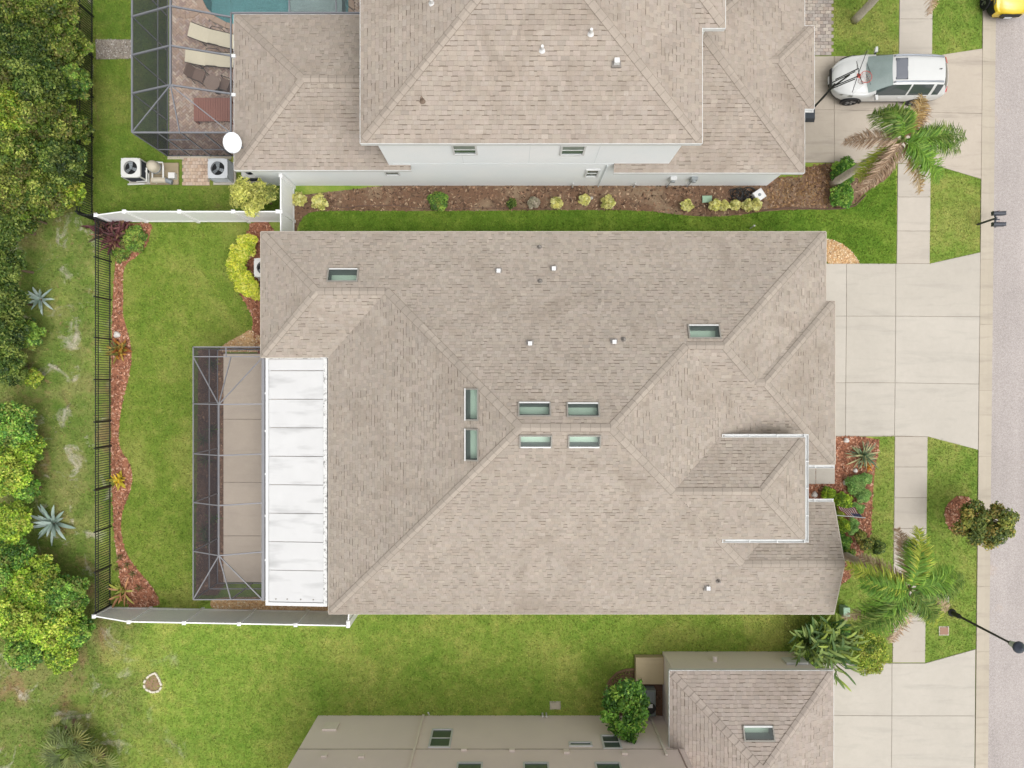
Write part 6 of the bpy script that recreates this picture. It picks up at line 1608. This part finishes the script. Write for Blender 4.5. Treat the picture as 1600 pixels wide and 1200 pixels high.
def tree(name, label, bpx, bpy_, h, cpx, cpy, zc, rx, ry, rz, leaf, n, cols, group=None, lumps=16, trunk=.06, spread=.45, lr=.38, aspect=.5):
    bx, by = P(bpx, bpy_); cx, cy = P(cpx, cpy, zc); r = thing(name, label, 'tree', (bx, by, 0), group=group); L = []
    c = Vector((cx-bx, cy-by, zc))
    for i in range(lumps):
        a = 2.399*i; f = math.sqrt((i+.5)/lumps)*.8; zz = random.uniform(-.7, .75)*math.sqrt(max(.05, 1-f*f)); q = min(rx, ry)*lr*random.uniform(.7, 1.2)
        L.append((c.x+rx*f*math.cos(a), c.y+ry*f*math.sin(a), max(.35, c.z+rz*zz), q))
    V, F, T = lump_leaves(L, n, leaf, GREENS[cols] if isinstance(cols, str) else cols, spread, aspect, .3)
    np_mesh('crown', V, F, T, m_leaf, r)
    f = Vector((c.x*.5, c.y*.5, max(.3, (zc-rz*.6)))); mb = MB(); mb.tube([(0, 0, 0), f*.5, f], [trunk*1.15, trunk*.9, trunk*.75], 8); tr = mb.build('trunk', m_bark, r)
    for q in L[::2]:
        mb = MB(); e = Vector(q[:3]); mb.tube([f, f.lerp(e, .5)+Vector((0, 0, .08)), e], [trunk*.55, trunk*.35, trunk*.12], 6); mb.build('limb', m_bark, tr)
    return r

# ---- wild thicket west of the fences
wild = [(22, 22, 52, 3.6, 'wild'), (84, 18, 46, 3.4, 'wild'), (40, 78, 52, 3.8, 'dark'), (104, 70, 38, 3.0, 'wild'), (15, 118, 46, 3.8, 'wild'), (70, 130, 50, 4.0, 'dark'), (116, 130, 32, 2.6, 'fresh'), (20, 185, 48, 3.8, 'lime'),
        (82, 190, 46, 3.6, 'wild'), (118, 200, 30, 2.4, 'wild'), (40, 245, 52, 3.8, 'wild'), (100, 255, 44, 3.2, 'dark'), (15, 300, 46, 3.4, 'wild'), (74, 305, 42, 3.0, 'wild'), (110, 300, 28, 2.2, 'lime')]
for i, (px, py, rp, h, cl) in enumerate(wild):
    lb = {'wild': 'tall olive green thicket tree crowding the fence of the neighbouring lawn', 'dark': 'dark green thicket tree crowding the fence of the neighbouring lawn', 'fresh': 'low fresh green bush at the edge of the dark thicket trees', 'lime': 'lime green thicket tree among the olive ones behind the fence'}[cl]
    lb = {(84, 18): 'olive thicket tree against the black fence, north of the grey gravel strip', (104, 70): 'smaller olive thicket tree opposite the end of the grey gravel strip', (118, 200): 'smaller olive thicket tree against the black fence, level with the pool cage corner', (100, 255): 'dark thicket tree against the black fence, level with the pool pump', (110, 300): 'small lime thicket tree at the corner where the white fence begins', (116, 130): 'low fresh green bush poking through the black fence south of the gravel strip', (74, 305): 'olive thicket tree behind the small lime one at the white fence corner'}.get((px, py), lb)
    shrub('thicket_tree', lb, px, py, rp, h, .108, 10500 if rp > 35 else 6500, cl, group='thicket trees by the neighbouring lawn: '+cl, cat='tree', spread=.75, vary=.40, lr=.22, lumps=56, lean=-1.2)
mid = [(12, 352, 38, 2.8, 'dark'), (40, 338, 30, 2.2, 'wild'), (8, 415, 38, 2.8, 'dark'), (14, 470, 34, 2.4, 'dark'), (10, 520, 40, 2.4, 'dark'), (44, 520, 26, 1.4, 'fresh'), (16, 570, 34, 1.8, 'dark'), (52, 590, 16, .8, 'lime')]
for px, py, rp, h, cl in mid:
    lb = {'dark': 'dark shaded bush beside the small silvery agave at the sandy clearing', 'wild': 'olive bush at the corner where the black and white fences meet', 'fresh': 'fresh green bush below the small silvery agave', 'lime': 'tiny lime green bush on bare brown soil'}[cl]
    shrub('wild_bush', lb, px, py, rp, h, .115, 4600, cl, group='bushes by the sandy clearing: '+cl, spread=.55, vary=.3, lr=.3, lumps=24)
low = [(15, 665, 48, 2.2, 'fresh'), (40, 700, 32, 1.6, 'lime'), (12, 735, 48, 2.4, 'lime'), (42, 765, 26, 1.5, 'fresh'), (15, 815, 40, 2.2, 'lime'), (12, 880, 48, 2.4, 'fresh'), (55, 905, 46, 2.4, 'lime'), (105, 930, 40, 2.2, 'fresh'), (25, 960, 50, 2.6, 'lime'), (85, 975, 48, 2.6, 'lime'), (122, 985, 28, 1.8, 'fresh'), (40, 1015, 38, 1.8, 'fresh'), (95, 1022, 32, 1.6, 'lime')]
for px, py, rp, h, cl in low:
    lb = {'fresh': 'leafy mid green bush in the bright mass around the large agave', 'lime': 'yellowish lime bush in the bright mass around the large agave'}[cl]
    lb = {(122, 985): 'mid green bush touching the corner post of the south white fence', (42, 765): 'small mid green bush just north of the large agave', (55, 905): 'yellowish lime bush just south of the large agave', (105, 930): 'mid green bush against the south end of the black railing', (95, 1022): 'yellowish lime bush at the sandy southern edge of the bright mass', (40, 1015): 'mid green bush at the sandy southern edge of the bright mass', (40, 700): 'small lime bush beside the white sandy patches'}.get((px, py), lb)
    shrub('leafy_bush', lb, px, py, rp, h, .112, 9800 if rp > 35 else 5600, cl, group='bright bushes around the large agave: '+cl, spread=.7, vary=.36, lr=.22, lumps=52)

# ---- rosette plants: each blade a part
def blade(mb, az, el, L, w, col, curve=.5, cup=.25, segs=5, base=(0, 0, 0), tipw=.05):
    """tapering blade rising at el and arching over"""
    p = Vector(base); e = el; pts = []; st = L/segs
    ca, sa = math.cos(az), math.sin(az); side = Vector((-sa, ca, 0))
    for i in range(segs+1):
        t = i/segs; ww = w*(math.sin(math.pi*(.18+.72*t))**.8 if t < .95 else tipw); pts.append((p.copy(), ww, e))
        p = p+Vector((ca*math.cos(e), sa*math.cos(e), math.sin(e)))*st; e -= curve/segs
    i0 = len(mb.v)
    for (q, ww, e_) in pts:
        up = Vector((-ca*math.sin(e_), -sa*math.sin(e_), math.cos(e_)))
        mb.v += [tuple(q-side*ww/2+up*ww*cup), tuple(q), tuple(q+side*ww/2+up*ww*cup)]
    for i in range(segs):
        a = i0+i*3
        for k in (0, 1): mb.f.append((a+k, a+k+1, a+k+4, a+k+3)); mb.c.append(mul(col, 1.3 if k else 1.45))
def rosette(name, label, px, py, L, n, w, cols, cat='plant', el=(10, 75), curve=.7, group=None, z=0, part='leaf', m=None, cup=.25, jit=0):
    x, y = P(px, py, .25); r = thing(name, label, cat, (x, y, 0), group=group); m = m or m_leaf
    for i in range(n):
        az = 2.399*i+random.uniform(-.25, .25); f = i/n; e = R(el[0]+(el[1]-el[0])*f+random.uniform(-8, 8)); mb = MB()
        b = (random.uniform(-jit, jit), random.uniform(-jit, jit), random.uniform(.02, .12))
        blade(mb, az, e, L*(1-.35*f)*random.uniform(.8, 1.15), w*random.uniform(.8, 1.15), mul(random.choice(cols), random.uniform(.85, 1.15)), curve*random.uniform(.6, 1.4), cup, base=b)
        mb.build(part, m, r, smooth=True)
    mb = MB(); mb.lathe([(max(.03, w*.5), 0), (max(.04, w*.7), .06), (.0, .2)], n=8); mb.build('heart', m_bark, r)
    return r
AGV = [C(150, 168, 158), C(168, 184, 176), C(132, 152, 140)]
rosette('agave', 'large silvery blue agave on the sandy patch below the bright bushes', 80, 818, 1.0, 24, .15, AGV, 'agave', (4, 70), .35, m=mat_tint('agave_leaf', .5, .05, .3, .05))
rosette('agave', 'smaller silvery agave beside the dark bushes at the clearing', 60, 467, .75, 18, .11, AGV, 'agave', (6, 65), .35, m=mat_tint('agave_leaf', .5, .05, .3, .05))
PUR = [C(112, 70, 72), C(92, 56, 60), C(136, 92, 88), C(84, 74, 58), C(150, 118, 92)]
for k, (px, py, L, lb) in enumerate(((163, 362, .95, 'burgundy cordyline plant overhanging the black fence corner'), (178, 372, .85, 'burgundy cordyline plant between the black fence and the green groundcover'), (190, 356, .7, 'burgundy cordyline plant close to the white fence'))):
    rosette('cordyline', lb, px, py, L, 42, .10, PUR, 'plant', (10, 80), .7, jit=.22)
shrub('groundcover_plant', 'feathery green plant in the corner bed beside the burgundy cordylines', 208, 372, 22, .5, .12, 2600, 'fresh', ry=24, aspect=.28); shrub('groundcover_plant', 'small feathery green plant in the mulch corner below the burgundy cordylines', 188, 398, 13, .4, .1, 1000, 'fresh', aspect=.28)
CRO = [C(176, 126, 54), C(150, 92, 50), C(136, 122, 54), C(96, 98, 48), C(186, 156, 76)]
rosette('croton', 'orange and yellow croton in the mulch beside the white stone', 184, 547, .55, 40, .10, CRO, 'plant', (10, 80), .6, jit=.2); rosette('croton', 'yellow croton halfway along the curving mulch bed', 183, 751, .5, 26, .09, [C(220, 200, 70), C(190, 176, 60), C(120, 126, 54), C(226, 190, 60)], 'plant', (10, 80), .5, jit=.16)
rosette('bromeliad', 'yellow green bromeliad with pink tips beside the south end of the railing', 187, 926, .62, 20, .09, [C(176, 176, 84), C(150, 160, 74), C(200, 150, 110), C(190, 186, 100)], 'plant', (10, 75), .5, jit=.22)
for px, py in ((184, 872), (196, 884), (204, 898), (180, 890), (214, 920)): rosette('small_perennial', 'small thin leaved perennial in the wide end of the curving mulch bed', px, py, .22, 16, .03, [C(110, 112, 60), C(132, 120, 70), C(96, 96, 54)], 'plant', (20, 80), .5, group='small perennials in the curving mulch bed')
for px, py in ((316, 688), (329, 672), (319, 720), (332, 812), (318, 830), (330, 570), (322, 845)): rosette('strappy_plant', 'strappy green plant in the dark bed outside the patio screen', px, py, .45, 18, .035, [C(96, 124, 66), C(126, 140, 74), C(84, 108, 60)], 'plant', (20, 80), .7, group='strappy plants outside the patio screen')

# ---- shrubs
x, y = P(404, 418); r = thing('golden_hedge', 'round golden hedge curving around the white air conditioner', 'hedge', (x, y, 0)); L = []
for i in range(90):
    a = R(88+random.uniform(0, 190)); rr = random.uniform(.42, .95); q = random.uniform(.15, .24); L.append((rr*1.02*math.cos(a), rr*1.42*math.sin(a), random.uniform(.62, .78)-q*.5, q))
V, F, T = lump_leaves(L, 13000, .10, GREENS['gold'], .3, .55, vary=.10); np_mesh('foliage', V, F, T, m_leaf, r)
for i in range(8):
    q = L[i*4]; mb = MB(); mb.tube([(q[0], q[1], 0), (q[0], q[1], q[2])], .015, 5); mb.build('stem', m_bark, r)
tree('airy_tree', 'airy yellow green small tree leaning over the white fence', 424, 318, 2.6, 397, 305, 2.0, 1.05, .72, .6, .16, 3600, 'airy', lumps=16, trunk=.045, aspect=.25, spread=.8, lr=.42)
for i, (px, py, rp) in enumerate(((467, 311, 14), (498, 315, 14), (870, 317, 11), (913, 312, 10), (950, 316, 13), (1073, 321, 11), (1117, 320, 11), (1131, 321, 9), (1149, 320, 9), (1167, 321, 10), (1181, 320, 11))):
    shrub('yellow_shrub', ('first', 'second', 'third', 'fourth', 'fifth', 'sixth', 'seventh', 'eighth', 'ninth', 'tenth', 'eleventh')[i]+' pale yellow shrub along the pale blue wall, counted from the white fence', px, py, rp, .5+.04*(i % 4), .12, 620+60*(i*5 % 7), 'yellow', group='yellow shrubs along the pale blue wall', vary=.2, lr=.30, spread=.75, lumps=14)
shrub('green_shrub', 'round mid green shrub alone in the long bed by the pale blue wall', 684, 313, 17, .7, .09, 2600, 'fresh'); shrub('dry_shrub', 'dry greyish shrub in the long bed by the pale blue wall', 833, 317, 10, .5, .08, 700, 'grey'); shrub('green_shrub', 'small sparse green shrub next to the dry greyish one', 800, 317, 8, .4, .08, 500, 'dark')
shrub('green_shrub', 'glossy green shrub north of the queen palm trunk at the driveway', 1322, 265, 21, .9, .09, 3600, 'bright'); shrub('green_shrub', 'glossy green shrub south of the queen palm trunk', 1318, 304, 20, .9, .09, 3600, 'bright')
# front bed
rosette('yucca', 'spiky blue green variegated yucca in the front mulch bed', 1351, 712, .78, 64, .055, [C(120, 142, 112), C(146, 160, 120), C(96, 122, 96), C(188, 186, 140)], 'plant', (5, 82), .55, jit=.1)
rosette('bromeliad', 'orange tinged bromeliad at the foot of the spiky yucca', 1358, 730, .35, 16, .06, [C(214, 150, 70), C(170, 150, 80), C(190, 120, 64)], 'plant', (15, 75), .5)
for px, py, rp, ry, lb in ((1340, 757, 16, 16, 'soft grey green juniper shrub nearest the spiky yucca'), (1348, 775, 13, 14, 'soft grey green juniper shrub beside the lime shrubs'), (1338, 795, 15, 10, 'low juniper shrub under the striped flag'), (1333, 822, 9, 16, 'thin juniper shrub south of the striped flag')): shrub('juniper', lb, px, py, rp, .55, .12, 2600, 'juniper', ry=ry, aspect=.2)
for px, py, rp, lb in ((1295, 772, 11, 'small lime shrub at the entry path beside a white stone'), (1318, 783, 15, 'lime green shrub between the juniper and the front gutter'), (1320, 822, 12, 'lime shrub just south of the flag pole'), (1318, 848, 13, 'mid green shrub by the gable corner')): shrub('lime_shrub', lb, px, py, rp, .6, .13, 1300, 'bright' if 'mid' in lb else [C(150, 176, 50), C(176, 196, 70), C(118, 150, 44), C(96, 130, 40)], aspect=.35)
shrub('juniper', 'feathery juniper mound between the yucca and the mulch edge', 1352, 748, 12, .4, .11, 1500, 'juniper', ry=10, aspect=.2); shrub('lime_shrub', 'yellow lime shrub tucked against the gable wall by the flag pole', 1312, 802, 9, .5, .12, 800, 'lime', aspect=.35); shrub('lime_shrub', 'lime shrub at the gable end under the palm fronds', 1326, 866, 11, .5, .12, 1000, 'fresh', aspect=.35)
shrub('dark_shrub', 'dark bronze green shrub between the flag and the palm', 1345, 838, 10, .5, .09, 900, 'ever'); shrub('dark_shrub', 'small dark blue green shrub at the verge edge by the palm', 1374, 856, 11, .5, .1, 1100, 'dark'); shrub('dark_shrub', 'olive shrub in the front bed at the foot of the palm', 1354, 850, 12, .55, .09, 1100, 'ever')
tree('street_tree', 'bushy olive green street tree on a mulch ring overhanging the road', 1503, 807, 2.9, 1537, 818, 1.9, 1.42, .98, .75, .115, 10000, 'ever', lumps=30, trunk=.06, lr=.30, spread=.8)
tree('leafy_tree', 'bright green crape myrtle like tree against the taupe house wall', 965, 1090, 2.8, 978, 1106, 2.0, 1.08, 1.36, .7, .16, 4600, 'bright', lumps=26, trunk=.05, spread=.9, aspect=.42, lr=.30)
shrub('clipped_hedge', 'clipped yellow green hedge at the head of the lower driveway', 1359, 1021, 34, 1.05, .075, 13000, 'lime', ry=39, vary=.14, lumps=54, lr=.27); shrub('clipped_hedge', 'dark green hedge behind the broad leaved bird of paradise', 1285, 990, 52, .9, .09, 5600, 'bright', ry=20, vary=.2, lumps=22)
# giant bird of paradise: paddles
for (px, py, k, lb) in ((1266, 1006, 60, 'broad leaved bird of paradise clump over the garage eave'), (1298, 998, 64, 'broad leaved bird of paradise clump beside the clipped hedge'), (1296, 1030, 50, 'broad leaved bird of paradise clump at the garage corner')):
    x, y = P(px, py, 1.0); r = thing('bird_of_paradise', lb, 'plant', (x, y, 0))
    for i in range(k):
        a0_ = 2.399*i; az = a0_+random.uniform(-1.5, 1.5); hh = random.uniform(.7, 1.5); rq = .75*math.sqrt((i+.5)/k); b = (math.cos(a0_)*rq, math.sin(a0_)*rq, hh); mb = MB(); col = random.choice([C(84, 112, 60), C(104, 130, 68), C(70, 98, 52), C(160, 178, 84), C(124, 142, 78), C(140, 160, 90)])
        blade(mb, az, R(random.uniform(15, 60)), random.uniform(.45, .8), random.uniform(.075, .12), col, random.uniform(.6, 1.3), .22, base=b); mb.tube([(math.cos(az)*.05, math.sin(az)*.05, 0), (math.cos(az)*.12, math.sin(az)*.12, hh*.6), b], .014, 5, c=mul(col, .8)); mb.build('leaf', m_leaf, r, smooth=True)
# fan palms in the south west corner
def fan_palm(label, px, py, n, rad):
    x, y = P(px, py, .8); r = thing('fan_palm', label, 'palm', (x, y, 0))
    mb = MB(); mb.tube([(0, 0, 0), (0, 0, .5)], [.16, .12], 10); mb.build('trunk', m_bark, r)
    for i in range(n):
        az = 2.399*i; el = R(25+50*(i/n)); pl = random.uniform(.5, .8)*rad; c = Vector((math.cos(az)*math.cos(el), math.sin(az)*math.cos(el), math.sin(el)))*pl+Vector((0, 0, .45)); mb = MB(); col = random.choice([C(112, 126, 70), C(134, 144, 84), C(94, 110, 60), C(156, 156, 92)])
        mb.tube([(0, 0, .4), c*.5+Vector((0, 0, .25)), c], .012, 5, c=col)
        for k in range(12):
            a = az+R(-85+170*k/11); blade(mb, a, el*.5-.05, .72*rad*random.uniform(.8, 1.15), .055, mul(col, random.uniform(.6, 1.15)), .7, .15, 3, base=tuple(c))
        mb.build('frond', m_leaf, r)
fan_palm('fan palm with grey green fronds in the scrubby south west corner', 108, 1172, 13, 1.0); fan_palm('smaller yellowish fan palm just behind the larger one', 98, 1142, 6, .6)
fan_palm('fan palm spreading fronds at the lower edge of the scrub', 142, 1195, 9, .9)
# ---- queen palms
PG = [C(92, 122, 50), C(116, 140, 62), C(78, 108, 46), C(136, 152, 76)]; PY = [C(160, 172, 66), C(180, 182, 78), C(130, 152, 58)]; PB = [C(170, 146, 122), C(190, 168, 146), C(150, 126, 104)]; PT = [C(168, 140, 92), C(150, 122, 80), C(182, 160, 116)]; PL = [C(112, 150, 56), C(134, 166, 66), C(96, 136, 52)]
def frond(root, hub, tip, cols, rise=.55, m=None, ll=.55, n=100):
    """pinnate frond from the crown hub arching to the tip; leaflets droop on both sides"""
    hub = Vector(hub); tip = Vector(tip); d = tip-hub; L = d.length; mid = hub+d*.5+Vector((0, 0, rise)); pts = []
    for i in range(15):
        t = i/14; pts.append(hub*(1-t)**2+mid*2*t*(1-t)+tip*t*t)
    mb = MB(); mb.tube(pts[::2], [.03, .026, .022, .018, .014, .01, .008, .005], 5, c=mul(cols[0], 1.05))
    for i in range(n):
        t = .10+.9*i/n; k = t*14; a = int(min(13, k)); p = pts[a].lerp(pts[a+1], k-a); ax = (pts[a+1]-pts[a]).normalized(); sd = ax.cross(Vector((0, 0, 1))).normalized(); up = sd.cross(ax)
        l_ = ll*math.sin(math.pi*(.16+.78*t))**.7*random.uniform(.75, 1.15)
        for s in (-1, 1):
            v = (sd*s*random.uniform(.6, 1.0)+ax*random.uniform(.2, .8)+up*random.uniform(-.4, .6)).normalized(); w = .019; q1 = p+v*l_*.55; q2 = p+v*l_+Vector((0, 0, -.30*l_)); e = ax*w; c_ = mul(random.choice(cols), random.uniform(1.05, 1.85))
            mb.quad([p-e*.6, q1-e, q1+e, p+e*.6], c_); mb.quad([q1-e, q2-e*.2, q2+e*.2, q1+e], c_)
    mb.build('frond', m or m_leaf, root)
def queen_palm(label, bpx, bpy_, h, fr):
    bx, by = P(bpx, bpy_); r = thing('queen_palm', label, 'palm', (bx, by, 0))
    mb = MB(); pts = []; rs = []
    for i in range(13): t = i/12; pts.append((.04*math.sin(t*3), .03*math.sin(t*2), h*t)); rs.append(.17-.05*t+(.012 if i % 2 else 0))
    mb.tube(pts, rs, 12); mb.build('trunk', m_palmtrunk, r, smooth=True)
    mb = MB(); mb.tube([(.0, 0, h-.05), (.0, .0, h+.25), (0, 0, h+.55)], [.12, .1, .04], 10); mb.build('crownshaft', mat('crownshaft', C(128, 140, 82), .7), r)
    for (px, py, z, cols, rise) in fr:
        tx, ty = P(px, py, z); m = m_dry if cols in (PB, PT) else m_leaf; frond(r, (.0, .0, h+.35), (tx-bx, ty-by, z), cols, rise, m, .44 if cols in (PB, PT) else .58, 120)
queen_palm('queen palm with brown and green fronds over the driveway of the pale blue house', 1301, 287, 5.2, [(1362, 178, 5.4, PG, .9), (1385, 168, 5.6, PG, .8), (1508, 212, 5.0, PG, .7), (1500, 232, 4.6, PG, .7), (1468, 282, 4.6, PL, .8), (1452, 262, 5.2, PL, .7), (1318, 222, 4.4, PB, .7),
    (1345, 300, 3.6, PB, .6), (1362, 285, 3.9, PB, .5), (1340, 278, 3.6, PY, .3), (1442, 150, 5.0, PT, .6), (1448, 162, 4.6, PB, .6), (1438, 300, 3.8, PT, .6), (1400, 172, 5.6, PL, .8), (1490, 222, 5.0, PL, .8)])
queen_palm('queen palm with lime and brown fronds beside the front bed and sidewalk', 1316, 866, 4.9, [(1436, 826, 5.0, PY, .8), (1446, 850, 4.8, PL, .6), (1402, 826, 4.6, PB, .7), (1342, 868, 4.2, PB, .7), (1324, 884, 4.8, PY, .9), (1345, 912, 5.2, PL, .7), (1506, 904, 4.6, PG, .7), (1498, 920, 4.6, PG, .5),
    (1335, 985, 3.9, PG, .8), (1352, 978, 4.4, PG, .7), (1392, 1004, 3.8, PB, .5), (1462, 968, 4.6, PG, .6), (1466, 972, 4.2, PY, .5), (1482, 950, 4.2, PB, .5), (1440, 955, 4.6, PG, .5), (1318, 966, 3.0, PB, .7), (1490, 890, 4.9, PL, .8), (1345, 955, 4.4, PL, .8), (1365, 990, 4.2, PL, .7), (1425, 845, 5.1, PL, .8)])
queen_palm('queen palm with pale trunk at the lawn beside the paver walk', 1335, 32, 5.2, [(1440, -190, 4.6, PG, .8), (1360, -130, 4.6, PG, .8), (1540, -110, 4.6, PG, .7), (1520, -40, 4.4, PL, .7), (1452, 22, 3.6, PB, .8), (1462, 10, 3.6, PT, .6), (1395, -30, 4.2, PG, .8), (1380, -160, 4.4, PL, .8), (1500, -180, 4.4, PG, .7)])
